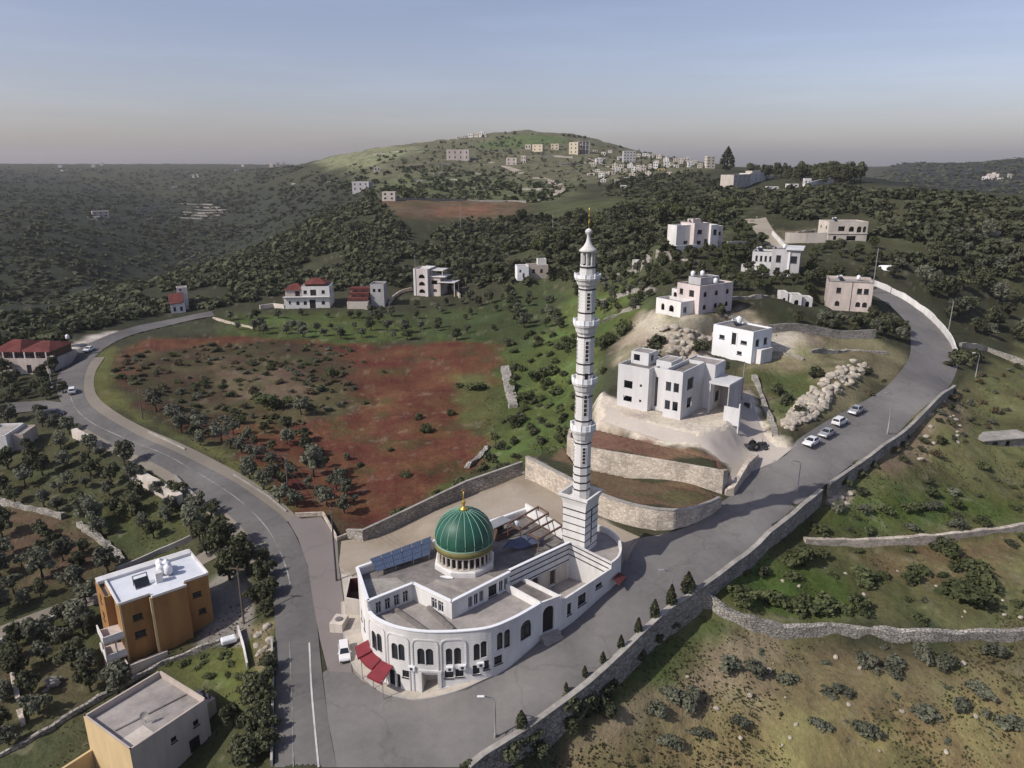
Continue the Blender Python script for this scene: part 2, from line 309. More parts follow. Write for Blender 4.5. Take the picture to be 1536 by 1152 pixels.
def ground_mat():
    m, nt, b = nm('hill_ground')
    tc = N(nt, 'ShaderNodeTexCoord'); at_ = N(nt, 'ShaderNodeVertexColor', layer_name='Col')
    n1 = N(nt, 'ShaderNodeTexNoise', Scale=.11, Detail=8.0, Roughness=.68); n2 = N(nt, 'ShaderNodeTexNoise', Scale=1.3, Detail=6.0, Roughness=.7); n3 = N(nt, 'ShaderNodeTexNoise', Scale=.02, Detail=4.0)
    for n in (n1, n2, n3): L(nt, tc, 'Object', n, 'Vector')
    a = N(nt, 'ShaderNodeMath', operation='ADD'); L(nt, n1, 'Fac', a, 0); L(nt, n2, 'Fac', a, 1)
    mr = N(nt, 'ShaderNodeMapRange'); mr.inputs['From Min'].default_value = .7; mr.inputs['From Max'].default_value = 1.3; mr.inputs['To Min'].default_value = .66; mr.inputs['To Max'].default_value = 1.34; L(nt, a, 0, mr, 'Value')
    mu = N(nt, 'ShaderNodeMix', data_type='RGBA', blend_type='MULTIPLY'); mu.inputs['Factor'].default_value = 1; L(nt, at_, 'Color', mu, 'A'); L(nt, mr, 0, mu, 'B')
    # hue drift between drier and greener growth
    hs = N(nt, 'ShaderNodeHueSaturation'); h = N(nt, 'ShaderNodeMapRange'); h.inputs['From Min'].default_value = .35; h.inputs['From Max'].default_value = .65; h.inputs['To Min'].default_value = .48; h.inputs['To Max'].default_value = .53; L(nt, n1, 'Fac', h, 'Value')
    L(nt, h, 0, hs, 'Hue'); L(nt, mu, 'Result', hs, 'Color'); L(nt, hs, 'Color', b, 'Base Color')
    b.inputs['Roughness'].default_value = 1; b.inputs['Specular IOR Level'].default_value = .05
    bp = N(nt, 'ShaderNodeBump', Strength=.7, Distance=.5); L(nt, n2, 'Fac', bp, 'Height'); L(nt, bp, 0, b, 'Normal')
    return m
M['ground'] = ground_mat()
def leaf_mat(name, c1, c2):
    m, nt, b = nm(name)
    at_ = N(nt, 'ShaderNodeVertexColor', layer_name='Col'); oi = N(nt, 'ShaderNodeObjectInfo')
    mx = N(nt, 'ShaderNodeMix', data_type='RGBA'); mx.inputs['A'].default_value = (*c1, 1); mx.inputs['B'].default_value = (*c2, 1)
    sp = N(nt, 'ShaderNodeSeparateColor'); L(nt, at_, 'Color', sp, 0); L(nt, sp, 0, mx, 'Factor')
    mr = N(nt, 'ShaderNodeMapRange'); mr.inputs['To Min'].default_value = .7; mr.inputs['To Max'].default_value = 1.25; L(nt, oi, 'Random', mr, 'Value')
    mu = N(nt, 'ShaderNodeMix', data_type='RGBA', blend_type='MULTIPLY'); mu.inputs['Factor'].default_value = 1; L(nt, mx, 'Result', mu, 'A'); L(nt, mr, 0, mu, 'B')
    L(nt, mu, 'Result', b, 'Base Color'); b.inputs['Roughness'].default_value = .8; b.inputs['Specular IOR Level'].default_value = .15
    tr = N(nt, 'ShaderNodeBsdfTranslucent'); L(nt, mu, 'Result', tr, 'Color'); ms = N(nt, 'ShaderNodeMixShader', Fac=.25)
    L(nt, b, 0, ms, 1); L(nt, tr, 0, ms, 2); L(nt, ms, 0, nt.nodes['Material Output'], 'Surface')
    return m
M['leaf_olive'] = leaf_mat('olive_leaves', (.078, .086, .060), (.190, .195, .140))
M['leaf_green'] = leaf_mat('shrub_leaves', (.046, .060, .028), (.135, .150, .066))
M['leaf_dark'] = leaf_mat('dark_evergreen_leaves', (.040, .048, .029), (.125, .130, .072))
M['leaf_brown'] = leaf_mat('dry_scrub_leaves', (.075, .060, .038), (.18, .145, .085))
M['leaf_white'] = leaf_mat('white_blossom', (.22, .22, .19), (.62, .60, .58))
M['bark'] = mat('tree_bark', (.085, .065, .05), .95, .35, 3)

# ------------------------------------------------------------------ mesh helpers
def tag(o, label=None, cat=None, group=None, kind=None):
    for k, v in (('label', label), ('category', cat), ('group', group), ('kind', kind)):
        if v: o[k] = v
    return o
def empty(name, loc=(0, 0, 0), rz=0, label=None, cat=None, group=None):
    o = bpy.data.objects.new(name, None); COL.objects.link(o); o.location = loc; o.rotation_euler = (0, 0, rz); o.empty_display_size = .5
    return tag(o, label, cat, group)
class MB:
    """collects faces, then links them as one mesh object"""
    def __init__(s): s.v = []; s.f = []; s.c = []
    def face(s, pts):
        i = len(s.v); s.v += [tuple(p) for p in pts]; s.f.append(tuple(range(i, i + len(pts))))
    def mesh(s, v, f):
        i = len(s.v); s.v += [tuple(p) for p in v]; s.f += [tuple(k + i for k in q) for q in f]
    def box(s, x0, x1, y0, y1, z0, z1, rz=0, o=(0, 0, 0)):
        v = [(x, y, z) for z in (z0, z1) for y in (y0, y1) for x in (x0, x1)]
        c, n = math.cos(rz), math.sin(rz)
        v = [(o[0] + x * c - y * n, o[1] + x * n + y * c, o[2] + z) for x, y, z in v]
        s.mesh(v, [(0, 2, 3, 1), (4, 5, 7, 6), (0, 1, 5, 4), (2, 6, 7, 3), (0, 4, 6, 2), (1, 3, 7, 5)])
    def prism(s, poly, z0, z1, top=True, bot=True):
        n = len(poly); zz0 = z0 if hasattr(z0, '__len__') else [z0] * n; zz1 = z1 if hasattr(z1, '__len__') else [z1] * n
        v = [(p[0], p[1], z) for p, z in zip(poly, zz0)] + [(p[0], p[1], z) for p, z in zip(poly, zz1)]
        f = [(i, (i + 1) % n, n + (i + 1) % n, n + i) for i in range(n)]
        if top: f.append(tuple(range(n, 2 * n)))
        if bot: f.append(tuple(range(n - 1, -1, -1)))
        s.mesh(v, f)
    def bar(s, a, b, w, h=None):
        """square bar between two points"""
        a = Vector(a); b = Vector(b); d = (b - a).normalized(); u = d.cross(Vector((0, 0, 1)))
        if u.length < 1e-3: u = Vector((1, 0, 0))
        u.normalize(); v = u.cross(d); h = h or w; u = u * w / 2; v = v * h / 2
        q = [a - u - v, a + u - v, a + u + v, a - u + v, b - u - v, b + u - v, b + u + v, b - u + v]
        s.mesh(q, [(0, 3, 2, 1), (4, 5, 6, 7), (0, 1, 5, 4), (1, 2, 6, 5), (2, 3, 7, 6), (3, 0, 4, 7)])
    def tube(s, pts, rad, n=8):
        pts = [Vector(p) for p in pts]; rad = rad if hasattr(rad, '__len__') else [rad] * len(pts); base = len(s.v)
        for i, p in enumerate(pts):
            d = (pts[min(i + 1, len(pts) - 1)] - pts[max(i - 1, 0)]).normalized(); u = d.cross(Vector((0, 0, 1)))
            if u.length < 1e-3: u = Vector((1, 0, 0))
            u.normalize(); v = u.cross(d)
            for k in range(n): a = 2 * math.pi * k / n; s.v.append(tuple(p + (u * math.cos(a) + v * math.sin(a)) * rad[i]))
        for i in range(len(pts) - 1):
            for k in range(n): a = base + i * n; s.f.append((a + k, a + (k + 1) % n, a + n + (k + 1) % n, a + n + k))
        s.f.append(tuple(base + k for k in range(n))); s.f.append(tuple(base + (len(pts) - 1) * n + k for k in range(n - 1, -1, -1)))
    def lathe(s, prof, n=24, c=(0, 0), ph=0, cap=True):
        base = len(s.v)
        for r, z in prof:
            for k in range(n): a = 2 * math.pi * k / n + ph; s.v.append((c[0] + r * math.cos(a), c[1] + r * math.sin(a), z))
        for i in range(len(prof) - 1):
            for k in range(n): a = base + i * n; s.f.append((a + k, a + (k + 1) % n, a + n + (k + 1) % n, a + n + k))
        if cap:
            s.f.append(tuple(base + k for k in range(n - 1, -1, -1))); s.f.append(tuple(base + (len(prof) - 1) * n + k for k in range(n)))
    def build(s, name, m, parent=None, smooth=False, loc=None):
        me = bpy.data.meshes.new(name); me.from_pydata(s.v, [], s.f); me.update()
        if s.c:
            ca = me.color_attributes.new('Col', 'FLOAT_COLOR', 'POINT'); ca.data.foreach_set('color', np.array(s.c, np.float32).ravel())
        me.materials.append(M[m] if isinstance(m, str) else m)
        if smooth: me.polygons.foreach_set('use_smooth', [True] * len(me.polygons))
        o = bpy.data.objects.new(name, me); COL.objects.link(o)
        if parent: o.parent = parent
        if loc: o.location = loc
        return o
def copy_tree(o, parent=None):
    c = o.copy(); COL.objects.link(c)
    if parent: c.parent = parent
    for ch in list(o.children): copy_tree(ch, c)
    return c
def smooth_by_angle(o, ang=40):
    me = o.data; me.polygons.foreach_set('use_smooth', [True] * len(me.polygons))
    try: me.set_sharp_from_angle(angle=R(ang))
    except Exception: pass

# ------------------------------------------------------------------ light and sky
SUN_AZ, SUN_EL = 26, 41                    # direction the light travels (from +x towards +y), height
sl = bpy.data.lights.new('sun', 'SUN'); sl.energy = 4.2; sl.angle = R(.5); sl.color = (1, .94, .855)
so = bpy.data.objects.new('sun', sl); COL.objects.link(so)
ld = Vector((math.cos(R(SUN_EL)) * math.cos(R(SUN_AZ)), math.cos(R(SUN_EL)) * math.sin(R(SUN_AZ)), -math.sin(R(SUN_EL))))
so.rotation_euler = ld.to_track_quat('-Z', 'Y').to_euler(); so.location = (-200, -60, 250)
wd = bpy.data.worlds.new('World'); S.world = wd; wd.use_nodes = True; nt = wd.node_tree
sky = N(nt, 'ShaderNodeTexSky', sky_type='NISHITA', sun_disc=False, sun_elevation=R(SUN_EL), sun_rotation=math.atan2(-ld.x, -ld.y) % (2 * math.pi), altitude=400, air_density=1.0, dust_density=2.0, ozone_density=1.5)
hs = N(nt, 'ShaderNodeHueSaturation', Saturation=.86); L(nt, sky, 0, hs, 'Color')
tint = N(nt, 'ShaderNodeMix', data_type='RGBA', blend_type='MULTIPLY'); tint.inputs['Factor'].default_value = 1; tint.inputs['B'].default_value = (1.07, .97, 1.06, 1); L(nt, hs, 'Color', tint, 'A')
tc_ = N(nt, 'ShaderNodeTexCoord'); mp_ = N(nt, 'ShaderNodeMapping'); mp_.inputs['Scale'].default_value = (1.2, 1.2, 13); L(nt, tc_, 'Generated', mp_, 'Vector'); cn = N(nt, 'ShaderNodeTexNoise', Scale=2.4, Detail=6.0, Roughness=.6); L(nt, mp_, 0, cn, 'Vector')
cr_ = N(nt, 'ShaderNodeMapRange'); cr_.inputs['From Min'].default_value = .45; cr_.inputs['From Max'].default_value = .8; cr_.inputs['To Min'].default_value = 1; cr_.inputs['To Max'].default_value = 1.11; L(nt, cn, 'Fac', cr_, 'Value')
cl_ = N(nt, 'ShaderNodeMix', data_type='RGBA', blend_type='MULTIPLY'); cl_.inputs['Factor'].default_value = 1; L(nt, tint, 'Result', cl_, 'A'); L(nt, cr_, 0, cl_, 'B')
bg = nt.nodes['Background']; L(nt, cl_, 'Result', bg, 'Color'); bg.inputs['Strength'].default_value = .115
# ------------------------------------------------------------------ roads as world polygons
def dens(px_pts, step=2.0): return spline(W(px_pts), step)
LR_L = [(412,1152),(413,1060),(414,980),(410,900),(398,850),(378,810),(345,775),(300,745),(260,712),(215,688),(165,664),(125,640),(97,612),(85,580),(97,548),(128,519),(170,500),(220,486),(280,474),(318,467)]
LR_R = [(505,1152),(492,1080),(482,1000),(475,930),(468,880),(455,830),(432,785),(404,760),(354,725),(302,697),(250,672),(192,645),(150,620),(127,594),(128,560),(143,535),(175,512),(222,496),(280,482),(322,474)]
HR_R = [(722,1134),(790,1091),(850,1047),(905,1002),(955,954),(1000,914),(1050,881),(1098,845),(1150,800),(1200,759),(1235,732),(1275,702),(1320,671),(1370,626),(1410,592),(1432,565),(1436,540),(1425,515),(1405,490),(1380,467),(1345,445),(1318,432)]
HR_L = [(520,1000),(545,1024),(580,1042),(624,1051),(660,1044),(700,1036),(740,1017),(810,964),(870,915),(917,878),(932,852),(940,832),(952,810),(990,803),(1040,788),(1083,753),(1102,741),(1128,707),(1165,690),(1190,668),(1240,632),(1300,600),(1340,570),(1362,540),(1366,515),(1362,490),(1345,468),(1318,448),(1300,440)]
road_polys = {}
lrL = dens(LR_L); lrR = dens(LR_R)
road_polys['road'] = lrL + lrR[::-1]
hrR = dens(HR_R); hrL = dens(HR_L)
junc = [P(505,1152), P(492,1080), P(484,1010), P(500,1000)]
road_polys['hill'] = junc + hrL + hrR[::-1] + W([(690,1152)])
def sheet(name, poly, dz, m, step=1.6, kind='structure', zf=None):
    pts = [Vector(p) for p in poly]; n = len(pts); xs = [p.x for p in pts]; ys = [p.y for p in pts]
    gx = np.arange(min(xs), max(xs), step); gy = np.arange(min(ys), max(ys), step * 1.15)
    X, Y = np.meshgrid(gx, gy); X = X.ravel(); Y = Y.ravel(); sd = sdist(X, Y, poly); k = sd > step * .45
    allp = pts + [Vector(q) for q in zip(X[k], Y[k])]
    v, e, f, *_ = delaunay_2d_cdt(allp, [(i, (i + 1) % n) for i in range(n)], [], 1, 1e-4)
    vx = np.array([q.x for q in v]); vy = np.array([q.y for q in v]); vz = (zf or Z)(vx, vy) + dz
    me = bpy.data.meshes.new(name); me.from_pydata(list(zip(vx, vy, vz)), [], [tuple(q) for q in f]); me.update()
    me.polygons.foreach_set('use_smooth', [True] * len(me.polygons)); me.materials.append(M[m])
    bm = bmesh.new(); bm.from_mesh(me); bmesh.ops.recalc_face_normals(bm, faces=bm.faces)
    if sum(q.normal.z for q in bm.faces) < 0: bmesh.ops.reverse_faces(bm, faces=bm.faces)
    bm.to_mesh(me); bm.free()
    o = bpy.data.objects.new(name, me); COL.objects.link(o); return tag(o, kind=kind)
def ribbon(name, pts, w, dz, m, z=None, step=1.5):
    pts = spline(pts, step); a = np.array(pts); t = np.gradient(a, axis=0); t /= np.linalg.norm(t, axis=1)[:, None] + 1e-9; n = np.stack([-t[:, 1], t[:, 0]], 1)
    wv = np.asarray(w) if not hasattr(w, '__len__') else np.interp(np.linspace(0, 1, len(a)), np.linspace(0, 1, len(w)), w)
    l = a + n * (np.reshape(wv, (-1, 1)) / 2); r = a - n * (np.reshape(wv, (-1, 1)) / 2)
    zl = Z(l[:, 0], l[:, 1]) + dz; zr = Z(r[:, 0], r[:, 1]) + dz; mb = MB(); k = len(a)
    v = [(l[i, 0], l[i, 1], zl[i]) for i in range(k)] + [(r[i, 0], r[i, 1], zr[i]) for i in range(k)]
    mb.mesh(v, [(i, k + i, k + i + 1, i + 1) for i in range(k - 1)])
    return tag(mb.build(name, m, smooth=True), kind='structure')
RD = .10
sheet('road', road_polys['road'], RD, 'asphalt', 2.0)
sheet('hill_road', road_polys['hill'], RD - .004, 'asphalt2', 2.0)
apron = W([(470,905),(462,850),(447,808),(432,782),(442,772),(452,779),(482,776),(506,808),(508,850),(516,905),(524,960),(528,1010),(492,1008),(480,960)])
sheet('apron', apron, RD + .004, 'apron')
yard = W([(508,850),(512,812),(540,808),(600,785),(700,745),(785,708),(830,735),(900,780),(960,806),(935,850),(880,850),(760,800),(640,850),(540,868)])
sheet('yard', yard, .06, 'sandyard')
drive = W([(908,608),(960,632),(1040,652),(1085,640),(1112,590),(1125,592),(1140,640),(1165,672),(1195,668),(1165,692),(1128,708),(1112,730),(1095,742),(1085,735),(1100,700),(1085,694),(1000,664),(900,632)])
sheet('limestone_drive', drive, .09, 'limeyard')
lane = (spline(W([(395,800),(350,800),(290,838),(200,872),(130,892),(60,917),(-20,948)]), 2) + spline(W([(-20,972),(70,935),(140,908),(210,888),(300,850),(360,822),(400,825)]), 2))
sheet('gravel_lane', lane, .08, 'shoulder')
side_lane = W([(-20,612),(20,604),(70,601),(104,606),(120,632),(112,640),(92,624),(60,616),(20,620),(-20,630)])
sheet('side_lane', side_lane, .08, 'asphalt')
sheet('far_road', spline(W([(1168,400),(1160,385),(1142,360),(1120,333),(1112,318),(1122,311)]), 3) + spline(W([(1150,311),(1147,322),(1160,345),(1180,365),(1200,388),(1196,402)]), 3), .1, 'track', 4)
ribbon('dirt_track', W([(735,243),(760,251),(790,262),(815,270),(840,279),(835,290),(800,303)]), [7, 10, 14, 14, 11, 9, 7], .3, 'track', step=6)
ribbon('dirt_track', W([(880,236),(905,247),(930,257)]), [4, 5, 4], .25, 'track', step=6)
# paint
def edge_off(a, b, k): return [tuple(Vector(p) * (1 - k) + Vector(q) * k) for p, q in zip(a, b)]
cl = W([(478,1152),(472,1090),(467,1030),(464,965)]); ribbon('lane_line', cl, .2, RD + .02, 'line2')
ribbon('lane_line', W([(436,880),(430,855),(420,828),(402,795),(375,765),(340,737),(290,706),(230,675),(180,655),(140,636),(113,612),(103,585)]), .2, RD + .02, 'line')
ribbon('edge_line', W([(440,1152),(438,1050),(434,960)]), .1, RD + .02, 'line')
ribbon('shoulder', [tuple(Vector(p)) for p in W([(436,781),(404,751),(356,718),(304,690),(252,665),(194,639),(154,614),(133,590),(134,560),(149,536)])], 3.0, .07, 'shoulder')
ribbon('shoulder', W([(385,842),(362,800),(335,776),(296,748),(254,715),(212,692),(160,668),(118,642)]), 2.2, .07, 'shoulder')
# kerb and pavement round the mosque front
pav_o = [(510,938),(517,975),(540,1012),(575,1040),(624,1051),(662,1044),(700,1032),(738,1014)]
# ------------------------------------------------------------------ the ground sheet
SOIL = (.118, .050, .032); GREEN = (.078, .100, .034); DGREEN = (.060, .075, .032); DRY = (.215, .168, .098); SCRUB = (.055, .055, .034); EARTH = (.175, .125, .085); PALE = (.36, .30, .225); HGREEN = (.125, .120, .074); FAR = (.036, .040, .030); OLV = (.105, .105, .055); WEED = (.070, .056, .035)
zones = []
def zone(px, c, soft=4, warp=3, amt=1, z=None): zones.append((W(px, z), c, soft, warp, amt))
# far hills
zone([(-300,247),(560,247),(560,300),(300,410),(100,480),(-300,480)], FAR, 60, 60)
zone([(420,250),(600,214),(760,196),(900,204),(1040,236),(1060,250),(1000,270),(880,275),(700,285),(560,270)], HGREEN, 25, 20)
zone([(470,243),(600,219),(640,225),(560,252),(490,252)], (.20,.21,.115), 20, 15)
zone([(700,222),(760,204),(840,206),(860,214),(780,222)], (.10,.13,.05), 20, 10)
zone([(560,275),(700,262),(860,275),(850,300),(690,300),(580,300)], (.115,.125,.065), 20, 12)
zone([(560,302),(700,300),(790,303),(790,322),(700,330),(590,326)], (.125,.085,.056), 12, 8)
zone([(640,308),(740,306),(740,320),(650,324)], (.17,.09,.06), 8, 5)
zone([(800,305),(900,300),(1060,290),(1110,320),(1100,380),(950,420),(800,420)], (.075,.083,.04), 14, 10)
zone([(1160,345),(1240,348),(1240,362),(1180,362)], (.24,.20,.13), 5, 3)
zone([(1400,355),(1490,345),(1536,370),(1536,400),(1440,378)], (.12,.125,.045), 8, 6)
zone([(1300,280),(1700,300),(1700,420),(1300,400)], (.075,.075,.042), 14, 12)
zone([(1290,268),(1345,244),(1420,243),(1560,232),(1700,222),(1700,300),(1420,288)], (.028,.031,.034), 60, 40)
# middle
zone([(340,470),(480,470),(700,470),(800,470),(880,520),(880,680),(780,700),(720,690),(660,740),(640,500),(420,530),(330,510)], GREEN, 5, 5)
zone([(560,470),(800,430),(860,440),(800,520),(640,500)], DGREEN, 5, 5)
zone([(170,530),(230,508),(400,505),(560,518),(700,510),(745,512),(750,540),(735,590),(740,640),(700,700),(640,745),(590,785),(540,800),(500,770),(440,770),(430,735),(380,700),(300,650),(215,610),(170,575)], SOIL, 3, 4)
zone([(180,530),(400,508),(500,520),(530,560),(520,620),(440,630),(300,640),(210,605)], WEED, 4, 5, .9)
zone([(360,580),(520,575),(525,620),(430,640),(350,625)], (.10,.088,.045), 3, 3, .7)
zone([(330,560),(470,545),(480,600),(350,600)], (.17,.12,.085), 4, 4, .6)
zone([(148,530),(172,520),(168,575),(215,625),(300,660),(380,705),(445,765),(430,775),(350,705),(250,650),(140,600),(132,560)], (.115,.118,.045), 2, 2)
zone([(680,565),(730,560),(760,600),(740,660),(690,640)], (.10,.115,.045), 3, 2, .8)
zone([(850,440),(940,420),(990,470),(900,520),(860,620),(800,680),(760,690),(770,560),(820,500)], (.090,.115,.036), 4, 4)
# village slope on the right
zone([(960,470),(1010,480),(1075,520),(1060,560),(930,540),(930,500)], PALE, 3, 4, .85)
zone([(1075,470),(1110,462),(1150,490),(1140,505),(1080,500)], PALE, 2, 3)
zone([(1130,545),(1180,500),(1310,505),(1350,530),(1330,570),(1220,640),(1165,650),(1150,600),(1110,580)], (.20,.175,.105), 3, 4)
zone([(1150,505),(1230,505),(1220,525),(1160,530)], PALE, 2, 2)
zone([(1110,560),(1220,550),(1240,580),(1190,620),(1150,600)], (.075,.09,.035), 3, 3)
zone([(895,640),(868,640),(864,664),(887,674),(985,691),(1084,708),(1080,690),(1000,668)], (.20,.115,.08), 1, 1.5)
zone([(790,688),(905,746),(960,763),(1046,764),(1080,750),(1077,741),(985,723),(887,702),(852,668)], (.14,.095,.062), .5, 2)
zone([(910,735),(1000,755),(1070,748),(1060,742),(960,735)], (.085,.085,.04), 1, 2, .7)
LIME = (.60, .53, .44)
zone([(890,606),(925,600),(1020,625),(1060,600),(1120,585),(1165,655),(1195,668),(1165,692),(1128,708),(1098,742),(1085,735),(1100,703),(1085,690),(1000,668),(895,642)], LIME, 1.2, 1.2)
zone([(930,575),(1030,560),(1110,572),(1120,590),(1060,600)], (.30,.24,.17), 2, 2)
zone([(960,470),(1000,480),(1060,500),(1080,520),(1060,545),(1000,540),(960,520)], (.42,.37,.30), 2, 3, .8)
zone([(1120,500),(1200,503),(1190,530),(1150,535)], (.45,.40,.33), 2, 2)
# right field
zone([(1060,890),(1240,735),(1440,560),(1536,520),(1750,520),(1750,960),(1130,940)], (.130,.128,.058), 3, 4)
zone([(1290,690),(1400,600),(1440,570),(1440,640),(1340,720)], (.27,.21,.14), 2, 4, .8)
zone([(1080,880),(1200,760),(1330,720),(1460,740),(1536,750),(1536,785),(1206,808),(1150,830),(1280,850),(1300,930),(1130,930)], (.075,.105,.028), 4, 4)
zone([(1250,830),(1536,800),(1536,870),(1380,880)], (.165,.125,.068), 3, 4, .8)
zone([(1220,740),(1280,735),(1270,765),(1225,755)], PALE, 1.5, 2)
zone([(1050,895),(1130,938),(1536,955),(1750,955),(1750,1200),(700,1200),(850,1065),(960,960)], (.150,.122,.068), 3, 4)
zone([(860,1130),(960,1010),(1060,950),(1160,960),(1140,1060),(980,1090)], (.27,.215,.145), 3, 4, .85)
zone([(960,960),(1050,893),(1110,930),(1060,960),(960,1040),(900,1060)], (.075,.098,.03), 2, 2.5, .9)
zone([(850,1060),(960,960),(980,980),(880,1080),(760,1152),(700,1152)], (.060,.072,.030), 2, 2, .8)
zone([(900,1110),(1200,1060),(1600,1050),(1700,1200),(850,1200)], (.205,.165,.078), 4, 5, .8)
zone([(508,850),(545,812),(785,708),(935,800),(940,860),(740,1020),(660,1052),(575,1046),(515,1000)], (.30,.27,.23), .6, .6)
zone([(95,520),(130,506),(175,498),(178,505),(135,516),(110,530)], (.50,.45,.40), 2, 2)
# lower left
zone([(-300,600),(120,640),(300,760),(330,800),(0,950),(-300,950)], (.072,.072,.038), 4, 5)
zone([(0,760),(120,790),(200,850),(0,910)], (.13,.082,.058), 4, 4, .7)
zone([(120,760),(280,740),(300,800),(200,850)], (.082,.092,.038), 3, 3, .8)
zone([(-200,950),(330,830),(410,860),(412,1152),(-200,1300)], (.068,.070,.034), 3, 4)
zone([(0,960),(150,1000),(130,1080),(0,1140)], (.10,.082,.05), 3, 4, .7)
zone([(250,1000),(370,950),(400,960),(390,1060),(330,1070)], (.105,.115,.035), 2, 3, .8)
zone([(280,890),(350,850),(380,900),(370,970),(300,960)], (.24,.22,.20), 1, 1.5, .9)
zone([(380,940),(412,930),(412,1000),(385,1010)], (.20,.17,.10), 1, 1.5)
def build_ground():
    az = np.concatenate([np.linspace(-78, -41, 40)[:-1], np.linspace(-41, 41, 660), np.linspace(41, 78, 40)[1:]])
    az2 = np.linspace(78, 282, 50)[1:-1]; A = np.radians(np.concatenate([az, az2])); n = len(A)
    d = np.concatenate([np.exp(np.linspace(math.log(30), math.log(58), 30))[:-1], np.exp(np.linspace(math.log(58), math.log(190), 270))[:-1], np.exp(np.linspace(math.log(190), math.log(9000), 300))]); AA, DD = np.meshgrid(A, d); X = (DD * np.sin(AA)).ravel(); Y = (DD * np.cos(AA)).ravel()
    back = np.broadcast_to(np.arange(n) >= len(az), AA.shape).ravel()
    z = np.empty(len(X)); z[~back] = Z(X[~back], Y[~back])
    zg = z.reshape(AA.shape); t = np.linspace(0, 1, len(az2) + 2)[1:-1]
    zg[:, len(az):] = zg[:, [len(az) - 1]] * (1 - t) + zg[:, [0]] * t; z = zg.ravel().copy()
    base_d = DD.ravel()
    # small relief, none on the built surfaces
    flat = np.full(len(X), 1e9); sunk = np.zeros(len(X), bool)
    for poly in (road_polys['road'], road_polys['hill'], apron, yard, drive, lane, side_lane, T1, T2, PF, _moskpad):
        pa = np.array(poly); m = (X > pa[:, 0].min() - 12) & (X < pa[:, 0].max() + 12) & (Y > pa[:, 1].min() - 12) & (Y < pa[:, 1].max() + 12)
        sd = sdist(X[m], Y[m], poly); flat[m] = np.minimum(flat[m], -sd)
        if poly is not T1 and poly is not T2 and poly is not PF and poly is not _moskpad:
            sunk_m = sd > (.4 if poly is not drive and poly is not yard else .9); idx = np.where(m)[0]; sunk[idx[sunk_m]] = True
    w = sstep((flat - .5) / 8)
    rel = (fbm(X, Y, 9, 3) - .5) * 1.3 + (fbm(X, Y, 2.2, 5, 2) - .5) * .35
    far = np.clip(base_d / 350, 1, 5); rel = rel * (1 - sstep((base_d - 250) / 200)) + sstep((base_d - 250) / 200) * (fbm(X, Y, 45, 8) - .5) * far * 2.2
    rel = rel * w; rel2 = (fbm(X, Y, 3.0, 13, 3) - .5) * .55 * (sdist(X, Y, PF) > -7) * (sdist(X, Y, PF) < 0) * (flat > -.2)
    z += rel2
    z += rel * np.clip((9000 - base_d) / 3000, 0, 1); z[sunk] -= .35
    c = np.empty((len(X), 4)); c[:, 3] = 1; c[:, :3] = SCRUB
    for poly, col, soft, warp, amt in zones:
        pa = np.array(poly); s2 = soft + warp
        m = (X > pa[:, 0].min() - s2) & (X < pa[:, 0].max() + s2) & (Y > pa[:, 1].min() - s2) & (Y < pa[:, 1].max() + s2)
        if not m.any(): continue
        sd = sdist(X[m], Y[m], poly) + (fbm(X[m], Y[m], warp * 2.2 + .5, 21, 3) - .5) * warp * 2.4
        k = (sstep(sd / soft * .5 + .5) * amt)[:, None]; c[m, :3] = c[m, :3] * (1 - k) + np.array(col) * k
    # the ground is cut away under paved sheets
    # patches of drier and greener growth on top
    p = fbm(X, Y, 14, 31, 5)[:, None]; c[:, :3] *= .62 + .76 * p
    p = sstep((fbm(X, Y, 6, 41, 4) - .56) / .12)[:, None] * w[:, None] * .45; c[:, :3] = c[:, :3] * (1 - p) + np.array((.05, .062, .026)) * p
    p = sstep((fbm(X, Y, 2.3, 51, 5) - .66) / .10)[:, None] * w[:, None] * (.24 * (1 - sstep((base_d - 300) / 300)))[:, None]; c[:, :3] = c[:, :3] * (1 - p) + np.array((.30, .26, .20)) * p
    me = bpy.data.meshes.new('ground'); rows = len(d)
    i, j = np.meshgrid(np.arange(rows - 1), np.arange(n), indexing='ij'); j2 = (j + 1) % n
    q = np.stack([i * n + j, (i + 1) * n + j, (i + 1) * n + j2, i * n + j2], -1).reshape(-1, 4)
    me.vertices.add(len(X) + 1); me.vertices.foreach_set('co', np.append(np.stack([X, Y, z], 1).ravel(), [0, 0, -3.0]))
    tri = np.stack([np.full(n, len(X)), np.arange(n), (np.arange(n) + 1) % n], 1)
    me.loops.add(q.size + tri.size); me.loops.foreach_set('vertex_index', np.concatenate([q.ravel(), tri.ravel()]).astype(np.int32))
    me.polygons.add(len(q) + n); st = np.concatenate([np.arange(len(q)) * 4, len(q) * 4 + np.arange(n) * 3]); me.polygons.foreach_set('loop_start', st.astype(np.int32))
    me.update(calc_edges=True); me.validate()
    me.polygons.foreach_set('use_smooth', [True] * len(me.polygons))
    ca = me.color_attributes.new('Col', 'FLOAT_COLOR', 'POINT'); ca.data.foreach_set('color', np.append(c.ravel(), [.1, .1, .1, 1]).astype(np.float32))
    me.materials.append(M['ground'])
    bm = bmesh.new(); bm.from_mesh(me)
    if sum(f.normal.z for f in list(bm.faces)[:500]) < 0: bmesh.ops.reverse_faces(bm, faces=bm.faces)
    bm.to_mesh(me); bm.free()
    o = bpy.data.objects.new('ground', me); COL.objects.link(o); tag(o, kind='structure')
_moskpad = W([(508,850),(545,812),(785,708),(935,800),(940,860),(740,1020),(660,1050),(575,1045),(515,960)])
build_ground()
